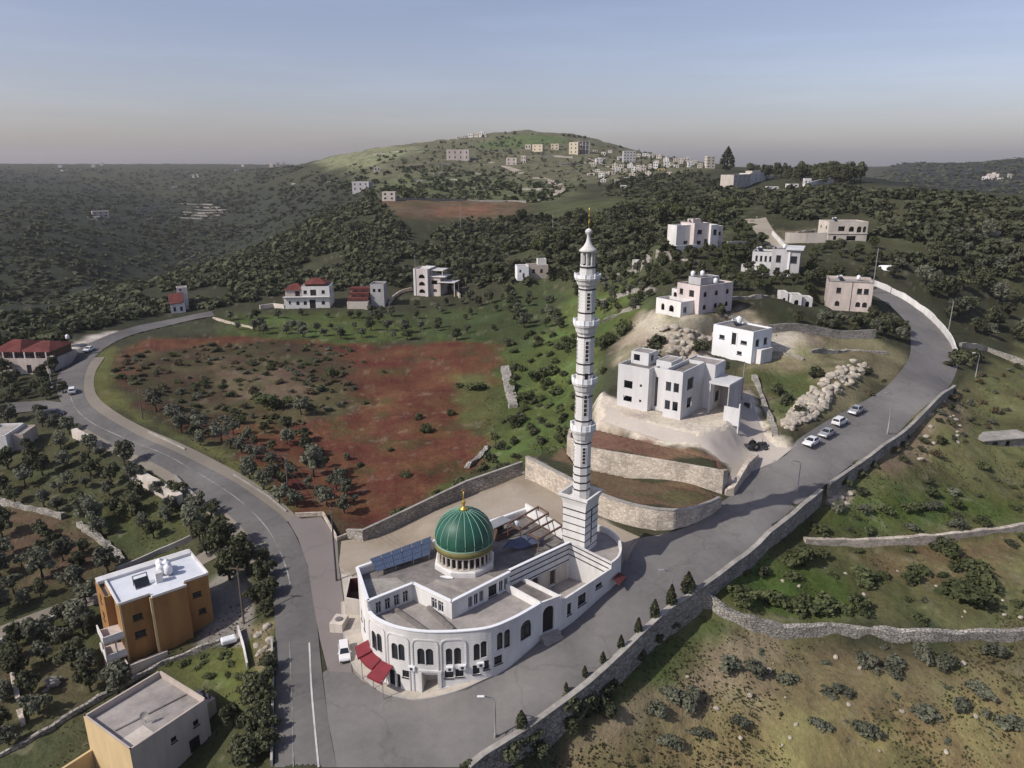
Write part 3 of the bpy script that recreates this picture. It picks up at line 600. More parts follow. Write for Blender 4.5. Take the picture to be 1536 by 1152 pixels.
# ------------------------------------------------------------------ building helpers
def tolocal(v, root):
    if root is None: return v
    c, s = math.cos(-root.rotation_euler.z), math.sin(-root.rotation_euler.z); lx, ly, lz = root.location
    return [((p[0]-lx)*c - (p[1]-ly)*s, (p[0]-lx)*s + (p[1]-ly)*c, p[2]-lz) for p in v]
class Curve:
    """polyline in plan; the outside is on its right-hand side"""
    def __init__(s, pts):
        s.p = [Vector((q[0], q[1])) for q in pts]; s.s = [0]
        for a, b in zip(s.p, s.p[1:]): s.s.append(s.s[-1] + (b - a).length)
        s.len = s.s[-1]
    def pos(s, t, inset=0):
        t = min(max(t, 0), s.len); i = 0
        while i < len(s.s) - 2 and t > s.s[i+1] + 1e-6: i += 1
        a, b = s.p[i], s.p[i+1]; d = (b - a).normalized()
        # blended normal keeps insets continuous round corners
        k = (t - s.s[i]) / max(s.s[i+1] - s.s[i], 1e-9)
        dp = (a - s.p[i-1]).normalized() if i > 0 else d; dn = (s.p[i+2] - b).normalized() if i + 2 < len(s.p) else d
        t0 = (dp + d).normalized(); t1 = (d + dn).normalized(); tt = (t0 * (1 - k) + t1 * k).normalized() if len(s.p) > 2 else d
        n = Vector((-tt.y, tt.x)); q = a + d * (t - s.s[i]) + n * inset
        return q.x, q.y
    def s_px(s, px, z):
        best = None
        for k in range(401):
            t = s.len * k / 400; x, y = s.pos(t); e = abs(proj(x, y, z)[0] - px)
            if best is None or e < best[0]: best = (e, t)
        return best[1]
def pt(c, t, z, inset=0): x, y = c.pos(t, inset); return (x, y, z)
def arc_pts(s0, s1, z1, n=8):
    r = (s1 - s0) / 2; zc = z1 - r
    return [(s0 + r - r * math.cos(math.pi * k / n), zc + r * math.sin(math.pi * k / n)) for k in range(n + 1)]
def wall_strip(mb, c, zb, zt, ops=(), depth=.22, sub=0, cap=.25, inner_z=None):
    """outer skin with real openings and reveals; zb, zt may be functions of s"""
    fb = zb if callable(zb) else (lambda s: zb); ft = zt if callable(zt) else (lambda s: zt)
    S_ = sorted({round(v, 4) for v in list(c.s) + [v for o in ops for v in o[:2]] + ([c.len * k / sub for k in range(sub + 1)] if sub else [])})
    S_ = [v for i, v in enumerate(S_) if i == 0 or v - S_[i-1] > 1e-3]
    for s0, s1 in zip(S_, S_[1:]):
        m = (s0 + s1) / 2; zz = sorted((o[2], o[3]) for o in ops if o[0] < m < o[1])
        prev = None
        cur = [fb(s0), fb(s1)]
        for a, b in zz:
            mb.face([pt(c, s0, cur[0]), pt(c, s1, cur[1]), pt(c, s1, a), pt(c, s0, a)]); cur = [b, b]
        mb.face([pt(c, s0, cur[0]), pt(c, s1, cur[1]), pt(c, s1, ft(s1)), pt(c, s0, ft(s0))])
        if cap:
            mb.face([pt(c, s0, ft(s0)), pt(c, s1, ft(s1)), pt(c, s1, ft(s1), cap), pt(c, s0, ft(s0), cap)])
            if inner_z is not None: mb.face([pt(c, s1, ft(s1), cap), pt(c, s1, inner_z, cap), pt(c, s0, inner_z, cap), pt(c, s0, ft(s0), cap)])
    for o in ops:
        s0, s1, z0, z1 = o[:4]; arch = len(o) > 4 and o[4]
        if arch:
            ap = arc_pts(s0, s1, z1); h = len(ap) // 2
            mb.face([pt(c, s0, z1)] + [pt(c, a, b) for a, b in ap[:h+1]][::-1][0:]); mb.face([pt(c, s1, z1)] + [pt(c, a, b) for a, b in ap[h:]])
            loop = [(s0, z0)] + ap + [(s1, z0)]
        else: loop = [(s0, z0), (s0, z1), (s1, z1), (s1, z0)]
        for a, b in zip(loop, loop[1:] + loop[:1]):
            mb.face([pt(c, *a), pt(c, *b), pt(c, b[0], b[1], depth), pt(c, a[0], a[1], depth)])
def window(c, o, root, style='frame', parent=None, depth=.16, bars=1, rails=1, fw=.07, pane='glass', name='window', lit=None):
    """window part (frame) with its pane as a sub-part, set back in the opening"""
    s0, s1, z0, z1 = o[:4]; arch = len(o) > 4 and o[4]; mb = MB(); pm = MB()
    r = (s1 - s0) / 2
    def ob(a, b, z_0, z_1):
        q = [pt(c, a, z_0, depth - .05), pt(c, b, z_0, depth - .05), pt(c, b, z_1, depth - .05), pt(c, a, z_1, depth - .05), pt(c, a, z_0, depth), pt(c, b, z_0, depth), pt(c, b, z_1, depth), pt(c, a, z_1, depth)]
        mb.mesh(q, [(0,1,2,3), (0,4,5,1), (1,5,6,2), (2,6,7,3), (3,7,4,0)])
    zt = z1 - r if arch else z1
    ob(s0, s0 + fw, z0, zt); ob(s1 - fw, s1, z0, zt); ob(s0 + fw, s1 - fw, z0, z0 + fw)
    if not arch: ob(s0 + fw, s1 - fw, z1 - fw, z1)
    for k in range(bars): m = s0 + (s1 - s0) * (k + 1) / (bars + 1); ob(m - fw * .4, m + fw * .4, z0 + fw, (zt if arch else z1 - fw))
    for k in range(rails): m = z0 + (zt - z0) * (k + 1) / rails if arch else z0 + (z1 - z0) * .68; ob(s0 + fw, s1 - fw, m - fw * .4, m + fw * .4)
    if not arch and s1 - s0 < 3:
        q = [pt(c, a, z_, i) for z_ in (z0 - .12, z0 - .002) for i in (-.09, .1) for a in (s0 - .08, s1 + .08)]; mb.mesh(q, [(0,1,5,4), (4,5,7,6), (0,4,6,2), (1,3,7,5), (0,2,3,1)])
    lp = ([(s0, z0)] + arc_pts(s0, s1, z1) + [(s1, z0)]) if arch else [(s0, z0), (s0, z1), (s1, z1), (s1, z0)]
    pm.face([pt(c, a, b, depth + .02) for a, b in lp])
    mb.v = tolocal(mb.v, root); pm.v = tolocal(pm.v, root)
    w = mb.build(name, style, parent or root); pm.build('pane', pane, w); return w
def off_poly(poly, d):
    """polygon moved inwards by d (either winding)"""
    n = len(poly); ar = sum(poly[i][0]*poly[(i+1)%n][1]-poly[(i+1)%n][0]*poly[i][1] for i in range(n)); sg = 1 if ar > 0 else -1; out = []
    for i in range(n):
        a, b, c = Vector(poly[i-1]), Vector(poly[i]), Vector(poly[(i+1) % n]); d0 = (b - a).normalized(); d1 = (c - b).normalized()
        n0 = Vector((-d0.y, d0.x)) * sg; n1 = Vector((-d1.y, d1.x)) * sg; m = (n0 + n1); m = m / max(m.dot(n0), .35)
        out.append(tuple(b + m * d))
    return out
def flat(mb, poly, z): mb.face([(p[0], p[1], z) for p in poly])
def wbuild(mb, name, m, root, parent=None, smooth=False):
    mb.v = tolocal(mb.v, root); return mb.build(name, m, parent or root, smooth)

# ------------------------------------------------------------------ the mosque
def mosque():
    root = empty('mosque', (-6, 84, 0), 0, 'white mosque with a green ribbed dome and a curved front at the road junction', 'mosque')
    A, B, K, Q, V, Mc, E2, E = (-20.0,83.5), (-17.2,76.0), (-12.3,79.9), (-7.2,75.9), (-.3,82.5), (7.9,89.7), (7.5,92.8), (2.2,100.4)
    # curved two storey front, outside on the right of travel
    fr = spline([(-17.2,76.0),(-16.3,74.8),(-15.0,73.8),(-13.4,72.9),(-11.2,72.25),(-8.6,72.0),(-5.2,72.25),(-2.4,72.9),(0,74.5),(1.8,76.1),(3.5,77.8)], .6)
    C1 = Curve(fr)
    ops = []; wins = []
    def op(x0, x1, y0, y1, arch, lst=None):
        zg = 4; s0 = C1.s_px(x0, zg); s1 = C1.s_px(x1, zg); x, y = C1.pos((s0 + s1) / 2)
        za = top_z((x0+x1)/2, y0, x, y); zb = top_z((x0+x1)/2, y1, x, y); e = (s1 - s0) * .07 if y1 < 1000 else 0; o = (s0 - e, s1 + e, zb - .12, za + .12, arch); ops.append(o); return o
    for x0, x1, y0, y1 in ((559,565,948,974),(566.5,573,952,977),(588.5,596.5,966,988),(598.5,607,967.5,990),(627,637,974,996),(640,649.5,974.5,997),(670,678.5,974,996),(682,691,973,995.5),(711,719.5,967,989.5),(722,730,963,985),(746,754,950,973),(757,765,945.5,970),(782,796,932,957)):
        wins.append((op(x0, x1, y0, y1, True), 1 if x1 - x0 < 11 else 2))
    for x0, x1, y0, y1 in ((603,613.5,1007,1015),(667,680,1007,1016),(683,695.5,1005,1014),(709,720,999,1010),(725,734,992,1003),(742,752.5,985,995)):
        wins.append((op(x0, x1, y0, y1, False), 2))
    gar = op(633, 656, 1013, 1036, False); shop = op(581, 591, 1005, 1032, False); shop2 = op(593.5, 599.5, 1012, 1034, True)
    w = MB(); wall_strip(w, C1, -2, 8.5, ops, .25, inner_z=7.55)
    CB = Curve([A, B]); bo = [(3.2, 4.1, 3.2, 4.9), (1.2, 2.0, 3.3, 4.9)]
    wall_strip(w, CB, -2, 10, bo, .25, cap=.3, inner_z=8.95)
    CE = Curve([E, A]); wall_strip(w, CE, -2, 10, (), cap=.3, inner_z=8.95)
    C2 = Curve([B, K]); o2 = [(1.0 + 1.25 * k, 1.75 + 1.25 * k, 7.75, 9.35) for k in range(4)]
    wall_strip(w, C2, 7.4, 10, o2, .2, cap=.25, inner_z=8.95)
    C3 = Curve([K, Q]); o3 = [(3.1, 4.0, 7.8, 9.3), (4.2, 5.1, 7.8, 9.3)]; wall_strip(w, C3, 7.4, 10, o3, .2, cap=.25, inner_z=8.95)
    C4 = Curve([Q, V]); o4 = [(2.6, 3.3, 7.8, 9.4), (3.5, 4.2, 7.8, 9.4), (4.4, 5.1, 7.8, 9.4), (5.9, 7.3, 7.8, 9.4), (7.7, 8.4, 7.8, 9.4), (8.6, 9.2, 7.8, 9.4)]
    wall_strip(w, C4, 7.4, 10, o4, .2, cap=.25, inner_z=8.95)
    C5 = Curve([V, Mc]); o5 = [(4.0, 5.1, 4.9, 7.3), (7.2, 8.3, 4.9, 7.2)]
    wall_strip(w, C5, 4.2, lambda s: 10.25, o5, .3, cap=.3, inner_z=8.95)
    EN = (13.3, 86.6); C6 = Curve([Mc, EN]); wall_strip(w, C6, 4.2, lambda s: 10.25 - .22 * s, (), cap=.3, inner_z=8.2)
    C7 = Curve([Mc, E2, E]); C7b = Curve([E2, E]); wall_strip(w, Curve([E, E2][::-1]), 4, 10.9, (), cap=.3, inner_z=8.95)
    # courtyard wall along the road and the entrance bay
    BA, BB, BC, BD = (-.8,82.0), (1.3,84.0), (6.2,79.5), (3.5,77.8)
    C8 = Curve([BC, EN]); zc = 7.7
    def o8(x0, x1, y0, y1):
        s0, s1 = C8.s_px(x0, 6), C8.s_px(x1, 6); x, y = C8.pos((s0+s1)/2); return (s0, s1, top_z((x0+x1)/2, y1, x, y), top_z((x0+x1)/2, y0, x, y))
    ops8 = [(1.1, 1.9, 5.0, 6.7), (3.2, 4.8, 5.3, 6.9), (6.8, 8.1, 6.3, 6.95)]
    wall_strip(w, C8, 1.5, lambda s: zc + .03 * s, ops8, .22, cap=.3, inner_z=5.0)
    C9 = Curve([BD, BC]); s0, s1 = .35, 2.1; dz0 = top_z(818, 948, *C9.pos(1.2)); dz1 = top_z(818, 911, *C9.pos(1.2))
    door_o = (s0, s1, 4.0, 7.7, True); wall_strip(w, C9, 1, 8.55, [door_o], .35, cap=.25, inner_z=7.9)
    C10 = Curve([BC, BB]); wall_strip(w, C10, 4.5, 8.45, (), cap=.25, inner_z=7.9); C11 = Curve([BA, BD]); wall_strip(w, C11, 7.3, 8.55, (), cap=.25, inner_z=7.9)
    # rounded end behind the minaret
    rc = spline([(13.3,86.6),(14.6,88.4),(15.3,91.0),(15.2,94.0),(14.0,96.4),(12.2,97.6),(9.6,97.2),(8.2,95.5)], .5); C12 = Curve(rc)
    wall_strip(w, C12, 2, lambda s: 8.85, (), cap=.3, inner_z=8.0)
    wbuild(w, 'wall', 'white', root)
    # roofs and floors
    rf = MB(); flat(rf, [A, B, K, Q, V, Mc, E2, E], 8.95); wbuild(rf, 'roof', 'roofgrey', root)
    tf = MB(); flat(tf, [B] + [K, Q, V, BA, BD] + [tuple(p) for p in fr[::-1][1:-1]], 7.55); wbuild(tf, 'terrace_floor', 'roofpale', root)
    bf = MB(); flat(bf, [BA, BD, BC, BB], 7.9); wbuild(bf, 'bay_roof', 'roofgrey', root)
    cf = MB(); flat(cf, [V, BA, BB, BC, EN, Mc], 4.7); wbuild(cf, 'courtyard_floor', 'roofpale', root)
    ef = MB(); flat(ef, [tuple(p) for p in rc] + [E2, Mc], 8.0); wbuild(ef, 'end_roof', 'roofpale', root)
    # low screed patch and beams on the roof and terrace
    lw = MB()
    for a, b in (((-14.3,77.6),(-10.0,73.2)), ((-10.3,78.0),(-6.9,73.4))):
        a = Vector(a); b = Vector(b); lw.bar((*a, 7.8), (*b, 7.8), .4, .5)
    wbuild(lw, 'terrace_beam', 'roofgrey', root)
    up = MB(); lowp = [(-16.9,76.9),(-12.6,80.4),(-14.8,82.8),(-19.3,82.4)]
    flat(up, lowp, 9.0); wbuild(up, 'bare_screed_patch', 'coping', root)
    up = MB(); flat(up, [(-12.0,80.2),(-7.2,76.6),(-1.2,82.3),(-5.0,84.6),(-9.6,82.3)], 8.99); wbuild(up, 'pale_roof_patch', 'roofpale', root)
    up = MB(); up.bar((-9.8,82.0,9.05),(-5.6,79.4,9.05),.35,.3); wbuild(up, 'roof_kerb', 'coping', root)
    # dark courses round the courtyard
    for c_, zs in ((C5, (9.95, 9.2, 8.45, 7.55)), (C6, (9.9, 9.15, 8.35))):
        bm_ = MB()
        for z in zs:
            sl = .22 if c_ is C6 else 0
            q = [pt(c_, .05, z, -.025), pt(c_, c_.len - .05, z - sl * c_.len, -.025), pt(c_, c_.len - .05, z - sl * c_.len + .16, -.025), pt(c_, .05, z + .16, -.025)]
            q2 = [pt(c_, .05, z, 0.01), pt(c_, c_.len - .05, z - sl * c_.len, .01), pt(c_, c_.len - .05, z - sl * c_.len + .16, .01), pt(c_, .05, z + .16, .01)]
            bm_.mesh(q + q2, [(0,1,2,3), (0,4,5,1), (3,2,6,7), (1,5,6,2), (0,3,7,4)])
        wbuild(bm_, 'dark_course', 'darkstripe', root)
    pk = MB(); q = [pt(C5, 1.8, 4.7, -.03), pt(C5, 10.6, 4.7, -.03), pt(C5, 10.6, 7.45, -.03), pt(C5, 1.8, 7.45, -.03)]
    for a, b in ((1.8, 4.0), (5.1, 7.2), (8.3, 10.4)):
        pk.face([pt(C5, a, 4.7, -.03), pt(C5, b, 4.7, -.03), pt(C5, b, 7.4, -.03), pt(C5, a, 7.4, -.03)])
    wbuild(pk, 'cream_facing', 'cream', root)
    for o in o5: 
        d = MB(); d.face([pt(C5, o[0], o[2], .28), pt(C5, o[1], o[2], .28), pt(C5, o[1], o[3], .28), pt(C5, o[0], o[3], .28)]); wbuild(d, 'door', 'brown', root)
    # joinery
    for o, b in wins: window(C1, o, root, 'dframe', bars=b - 1, rails=1)
    for o in o2: window(C2, o, root, 'frame', bars=1)
    for o in o3: window(C3, o, root, 'frame', bars=1)
    for o in o4: window(C4, o, root, 'frame' if o is not o4[3] else 'dframe', bars=1)
    for o in ops8: window(C8, o, root, 'dframe', bars=1)
    for o in bo: window(CB, o, root, 'dframe')
    d = MB(); s0, s1, z0, z1 = door_o[:4]; d.face([pt(C9, a, b, .3) for a, b in [(s0, z0)] + arc_pts(s0, s1, z1) + [(s1, z0)]]); dr = wbuild(d, 'door', 'door', root)
    h = MB(); 
    for k in (.42, .5, .58): h.bar(pt(C9, s0 + (s1-s0)*k, z0, .28), pt(C9, s0 + (s1-s0)*k, z1 - .4, .28), .05)
    wbuild(h, 'door_rail', 'dframe', root, dr)
    for o, m in ((gar, 'roofgrey'), (shop, 'door'), (shop2, 'door')):
        d = MB(); s0, s1, z0, z1 = o[:4]; dep = 1.6 if o is gar else .24
        d.face([pt(C1, s0, z0, dep), pt(C1, s1, z0, dep), pt(C1, s1, z1, dep), pt(C1, s0, z1, dep)])
        if o is gar:
            for a, b in (((s0, z0), (s0, z1)), ((s0, z1), (s1, z1)), ((s1, z1), (s1, z0)), ((s1, z0), (s0, z0))): d.face([pt(C1, *a, .25), pt(C1, *b, .25), pt(C1, *b, dep), pt(C1, *a, dep)])
        wbuild(d, 'garage_recess' if o is gar else 'shop_door', 'cream' if o is gar else m, root)
    # step at the entrance, plinth wedge
    st = MB(); a = Vector(C9.pos(.0)); b = Vector(C9.pos(2.6)); n = Vector((b - a).to_tuple()); n = Vector((n.y, -n.x)).normalized()
    for k, (o_, zz) in enumerate(((1.4, 3.6), (.8, 3.95))): st.prism([tuple(a), tuple(b), tuple(b + n * o_), tuple(a + n * o_)], 1.5, zz)
    wbuild(st, 'entrance_step', 'coping', root)
    # portal surround and arch mouldings
    md = MB()
    s0, s1 = gar[0], gar[1]
    for a, b, z0, z1 in ((s0 - .45, s0 - .05, -1, gar[3] + .35), (s1 + .05, s1 + .45, -1, gar[3] + .35), (s0 - .5, s1 + .5, gar[3] + .35, gar[3] + .6)):
        q = [pt(C1, a, z0, -.22), pt(C1, b, z0, -.22), pt(C1, b, z1, -.22), pt(C1, a, z1, -.22), pt(C1, a, z0, .02), pt(C1, b, z0, .02), pt(C1, b, z1, .02), pt(C1, a, z1, .02)]
        md.mesh(q, [(0,1,2,3), (0,4,5,1), (1,5,6,2), (2,6,7,3), (3,7,4,0)])
    wbuild(md, 'portal_surround', 'white', root)
    for i in (0, 2, 4, 6):
        a, b = wins[i][0], wins[i+1][0]; m0, m1 = a[0] - .55, b[1] + .55; zt = max(a[3], b[3]) + 1.15; zb = -.5 if i in (2, 4) else a[2] - .6; md = MB(); r = .7
        lp = [(m0, zb), (m0, zt - r)] + [(m0 + r - r * math.cos(t), zt - r + r * math.sin(t)) for t in (.4, .8, 1.2, 1.57)] + [(m1 - r + r * math.sin(t), zt - r + r * math.cos(t)) for t in (0, .4, .8, 1.2, 1.57)] + [(m1, zb)]
        for p, q in zip(lp, lp[1:]): md.bar(pt(C1, *p, -.02), pt(C1, *q, -.02), .14, .16)
        wbuild(md, 'arch_moulding', 'white', root)
    cp = MB()
    n = 60
    for k in range(n):
        a, b = C1.len * k / n, C1.len * (k + 1) / n
        q = [pt(C1, a, 8.502, -.1), pt(C1, b, 8.502, -.1), pt(C1, b, 8.502, .32), pt(C1, a, 8.502, .32), pt(C1, a, 8.62, -.1), pt(C1, b, 8.62, -.1), pt(C1, b, 8.62, .32), pt(C1, a, 8.62, .32)]
        cp.mesh(q, [(4,5,6,7), (0,1,5,4), (2,3,7,6), (0,3,2,1)])
    wbuild(cp, 'coping', 'white2', root)
    cp = MB()
    for poly, z in (([A, B, K, Q, V], 10.003),):
        for a, b in zip(poly, poly[1:]): cp.bar((*a, z + .06), (*b, z + .06), .42, .12)
    cp.bar((*V, 10.31), (*Mc, 10.31), .42, .12); cp.bar((*E, 10.06), (*A, 10.06), .4, .12); wbuild(cp, 'roof_coping', 'white2', root)
    # red awnings over the shops
    def awning(sa, sb, z, out, drop):
        mb = MB(); k = 5
        for i in range(k):
            a, b = sa + (sb - sa) * i / k, sa + (sb - sa) * (i + 1) / k
            q = [pt(C1, a, z, -.03), pt(C1, b, z, -.03), pt(C1, b, z - drop, -out), pt(C1, a, z - drop, -out)]
            mb.face(q); mb.face([q[3], q[2], (q[2][0], q[2][1], q[2][2] - .3), (q[3][0], q[3][1], q[3][2] - .3)])
            if i == 0: mb.face([q[0], q[3], (q[3][0], q[3][1], q[3][2] - .3)])
            if i == k - 1: mb.face([q[1], q[2], (q[2][0], q[2][1], q[2][2] - .3)])
        return wbuild(mb, 'awning', 'red', root)
    sA = C1.s_px(553, 3.0); sB = C1.s_px(590, 3.0)
    awning(sA, sA + (sB - sA) * .55, 3.3, 1.5, .55); awning(sA + (sB - sA) * .55, sB, 3.1, 2.3, .8)
    for t in (sA + .2, sA + (sB-sA)*.55, sB):
        p = MB(); q = pt(C1, t, 0, -1.4 if t < sB - .1 else -2.1); p.tube([(q[0], q[1], -1), (q[0], q[1], 2.5)], .05, 6); wbuild(p, 'awning_post', 'steel', root)
    aw = MB(); cA = Vector((*B, 0)); d = (Vector(A) - Vector(B)).normalized(); n = Vector((-d.y, d.x)); a = Vector(B) - d * .6; b = a + d * 2.3
    q = [(*a, 3.5), (*b, 3.5), (*(b + n * 1.7), 2.9), (*(a + n * 1.7), 2.9)]; aw.face(q); aw.face([q[3], q[2], (q[2][0], q[2][1], 2.6), (q[3][0], q[3][1], 2.6)]); aw.face([q[0], q[3], (q[3][0], q[3][1], 2.6)]); wbuild(aw, 'awning', 'red', root)
    # air conditioners under the windows
    for t, z in ((wins[14][0][0] + .2, wins[14][0][3] + .1), (wins[16][0][0] + .5, wins[16][0][3] - .15), (wins[15][0][0] + .4, wins[15][0][3] + .1), (wins[13][0][0] + .9, wins[13][0][3] + .35)):
        ac = MB(); q0 = [pt(C1, t, z, -.35), pt(C1, t + .8, z, -.35), pt(C1, t + .8, z, .01), pt(C1, t, z, .01)]; ac.prism([p[:2] for p in q0], z, z + .55); a_ = wbuild(ac, 'air_conditioner', 'tankwhite', root)
        fn = MB(); cx_, cy_, _ = pt(C1, t + .4, z, -.36); e = Vector(pt(C1, t + .8, z, -.36)) - Vector(pt(C1, t, z, -.36)); e.normalize()
        fn.face([(cx_ + e.x * .2 * math.cos(k), cy_ + e.y * .2 * math.cos(k), z + .28 + .2 * math.sin(k)) for k in [i * .628 for i in range(10)]]); wbuild(fn, 'fan_grille', 'dframe', root, a_)
    # dome on its drum
    dc = (-6.3, 86.6); tx = lambda py: top_z(693, py, dc[0], dc[1])
    oc = MB(); oc.lathe([(4.15, 8.6), (4.15, 9.6), (4.0, 9.75), (3.9, 9.8)], 8, dc, math.pi / 8); wbuild(oc, 'dome_plinth', 'white', root)
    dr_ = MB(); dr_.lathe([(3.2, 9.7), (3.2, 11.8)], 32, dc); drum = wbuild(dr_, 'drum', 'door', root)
    pl = MB()
    for k in range(28):
        a = 2 * math.pi * k / 28; x, y = dc[0] + 3.5 * math.cos(a), dc[1] + 3.5 * math.sin(a); pl.tube([(x, y, 9.78), (x, y, 11.6)], .13, 6)
    pl.lathe([(3.3, 11.4), (3.68, 11.4), (3.68, 11.6), (3.3, 11.6)], 48, dc); pl.lathe([(3.3, 9.78), (3.7, 9.78), (3.7, 9.95), (3.3, 9.95)], 48, dc)
    wbuild(pl, 'colonnade', 'cream', root, drum)
    bd = MB(); bd.lathe([(3.4, 11.61), (3.85, 11.61), (3.95, 12.0), (3.85, 12.42), (3.5, 12.46)], 64, dc); wbuild(bd, 'dome_band', 'olive', root, smooth=True)
    prof = [(r, 12.42 + (z - 13.36) * .9) for r, z in [(3.72, 13.36), (3.82, 13.9), (3.84, 14.4), (3.76, 15.0), (3.55, 15.7), (3.2, 16.4), (2.7, 17.05), (2.05, 17.6), (1.3, 18.0), (.65, 18.2), (.2, 18.28)]]; DZ = prof[-1][1] - 18.28
    dm = MB(); dm.lathe(prof, 64, dc); dome = wbuild(dm, 'dome', 'dome', root, smooth=True)
    rb = MB()
    for k in range(20):
        a = 2 * math.pi * k / 20 + .1; rb.tube([(dc[0] + (r + .015) * math.cos(a), dc[1] + (r + .015) * math.sin(a), z) for r, z in prof[:-1]], .045, 5)
    rb.lathe([(3.74, 12.43), (3.86, 12.43), (3.86, 12.56), (3.74, 12.56)], 64, dc); wbuild(rb, 'dome_rib', 'domeline', root, dome)
    fi = MB(); fi.lathe([(r, z + DZ) for r, z in [(.55, 18.2), (.6, 18.35), (.3, 18.5), (.12, 18.8), (.22, 19.0), (.3, 19.2), (.16, 19.45), (.07, 19.7), (.14, 19.85), (.05, 20.05), (.03, 20.7)]], 12, dc)
    fi.tube([(dc[0] + .18 * math.cos(t), dc[1], 20.9 + DZ + .18 * math.sin(t)) for t in [math.pi * (.65 + 1.7 * k / 10) for k in range(11)]], .035, 5)
    wbuild(fi, 'finial', 'gold', root, dome, True)
    return root
MOSQUE = mosque()
def minaret():
    ax = (9.57, 92.7); hz = lambda py: top_z(880, py, *ax)
    root = empty('minaret', (*ax, 8), 0, 'tall white minaret with dark courses and four ringed balconies at the end of the mosque', 'minaret')
    u = Vector((-2.9, 2.05)).normalized(); ph = math.atan2(u.y, u.x)
    def sq(half): return [(ax[0] + half * math.sqrt(2) * math.cos(ph + math.pi / 4 + k * math.pi / 2), ax[1] + half * math.sqrt(2) * math.sin(ph + math.pi / 4 + k * math.pi / 2)) for k in range(4)]
    b = MB(); zf = 14.2
    prof = [(1.78, 5), (1.78, zf), (1.82, zf + .9), (1.95, zf + 1.5), (2.3, zf + 2.0), (2.3, zf + 2.35), (2.02, zf + 2.35), (2.02, zf + 1.5)]
    for (h0, z0), (h1, z1_) in zip(prof, prof[1:]):
        p, q = sq(h0), sq(h1)
        for k in range(4): b.face([(*p[k], z0), (*p[(k+1) % 4], z0), (*q[(k+1) % 4], z1_), (*q[k], z1_)])
    flat(b, sq(2.02), zf + 1.5); wbuild(b, 'base', 'white', root)
    c = MB()
    for z in (8.7, 9.85, 11.0, 12.1, 13.2, 14.25):
        h = 1.8 if z < zf else 1.84; o, i = sq(h), sq(h - .1)
        c = MB(); c.prism(o, z, z + .14); wbuild(c, 'dark_course', 'darkstripe', root)
    c = MB()
    for k in (1, 2):
        p, q = Vector(sq(1.8)[k]), Vector(sq(1.8)[(k+1) % 4]); m = (p + q) / 2; d = (q - p).normalized() * .13
        n = (m - Vector(ax)).normalized() * .01
        for z0, z1_ in ((9.1, 10.9), (11.2, 12.0), (12.3, 14.2)) if k == 1 else ((11.4, 12.0), (12.5, 13.1)):
            c = MB(); c.prism([tuple(m - d + n), tuple(m + d + n), tuple(m + d - n * 6), tuple(m - d - n * 6)], z0, z1_); wbuild(c, 'window_slit', 'door', root)
    # octagonal shaft
    ph8 = math.pi / 8 + .12; r = 1.16
    sh = MB(); sh.lathe([(1.2, zf + 1.3), (1.2, hz(655)), (1.16, hz(583)), (1.12, hz(500)), (1.1, hz(424)), (1.02, hz(414)), (.98, hz(397))], 8, ax, ph8); wbuild(sh, 'shaft', 'white', root)
    for py in (731, 720, 709, 697, 662, 628.5, 592, 559, 544, 504, 468, 433, 400):
        rr = 1.22 if py > 620 else 1.19 if py > 560 else 1.16 if py > 480 else 1.13; rr = 1.05 if py < 405 else rr
        z = hz(py); st = MB(); st.lathe([(rr - .1, z - .1), (rr, z - .1), (rr, z + .1), (rr - .1, z + .1)], 8, ax, ph8); wbuild(st, 'dark_course', 'darkstripe', root)
    for pb, pm, pt_ in ((656, 643, 634), (584, 573, 565), (497, 486, 479), (426, 417, 411)):
        bl = MB(); z0, z1_, z2 = hz(pb), hz(pm), hz(pt_); R_ = 1.66 if pb > 600 else 1.62
        bl.lathe([(1.15, z0 - .2), (1.3, z0), (R_ * .88, z0 + (z1_-z0) * .55), (R_, z1_ - .15), (R_, z1_), (R_ + .06, z1_ + .02), (R_ + .06, z1_ + .12)], 16, ax, ph8)
        bal = wbuild(bl, 'balcony', 'white', root)
        p = MB(); p.lathe([(R_ - .06, z1_ + .12), (R_ + .02, z1_ + .12), (R_ + .02, z2), (R_ - .1, z2), (R_ - .1, z1_ + .12)], 16, ax, ph8, cap=False)
        for k in range(8):
            a = ph8 + k * math.pi / 4; p.tube([(ax[0] + R_ * math.cos(a), ax[1] + R_ * math.sin(a), z1_ + .1), (ax[0] + R_ * math.cos(a), ax[1] + R_ * math.sin(a), z2 + .14)], .1, 6)
        wbuild(p, 'parapet', 'white2', root, bal)
    # tall lattice windows on the faces turned to the road and to the field
    for p0, p1, rr in ((692, 667, 1.2), (621, 589, 1.17), (540, 509, 1.14), (464, 437, 1.11)):
        for face in range(8):
            a = ph8 + (face + .5) * math.pi / 4
            if face % 2 != 1: continue
            ap = rr * math.cos(math.pi / 8); n = Vector((math.cos(a), math.sin(a))); t = Vector((-n.y, n.x)); o = Vector(ax) + n * (ap + .012)
            fr = MB(); z0, z1_ = hz(p0), hz(p1)
            for s0, s1, za, zb in ((-.26, -.2, z0, z1_), (.2, .26, z0, z1_), (-.2, .2, z0, z0 + .08), (-.2, .2, z1_ - .08, z1_)) + tuple((-.2, .2, z0 + (z1_-z0) * k / 5 - .05, z0 + (z1_-z0) * k / 5 + .05) for k in (1, 2, 3, 4)):
                fr.prism([tuple(o + t * s0 - n * .1), tuple(o + t * s1 - n * .1), tuple(o + t * s1 + n * .03), tuple(o + t * s0 + n * .03)], za, zb)
            w_ = wbuild(fr, 'window', 'white', root)
            g = MB(); g.face([(*(o + t * s), z) for s, z in ((-.2, z0), (.2, z0), (.2, z1_), (-.2, z1_))]); wbuild(g, 'pane', 'door', root, w_)
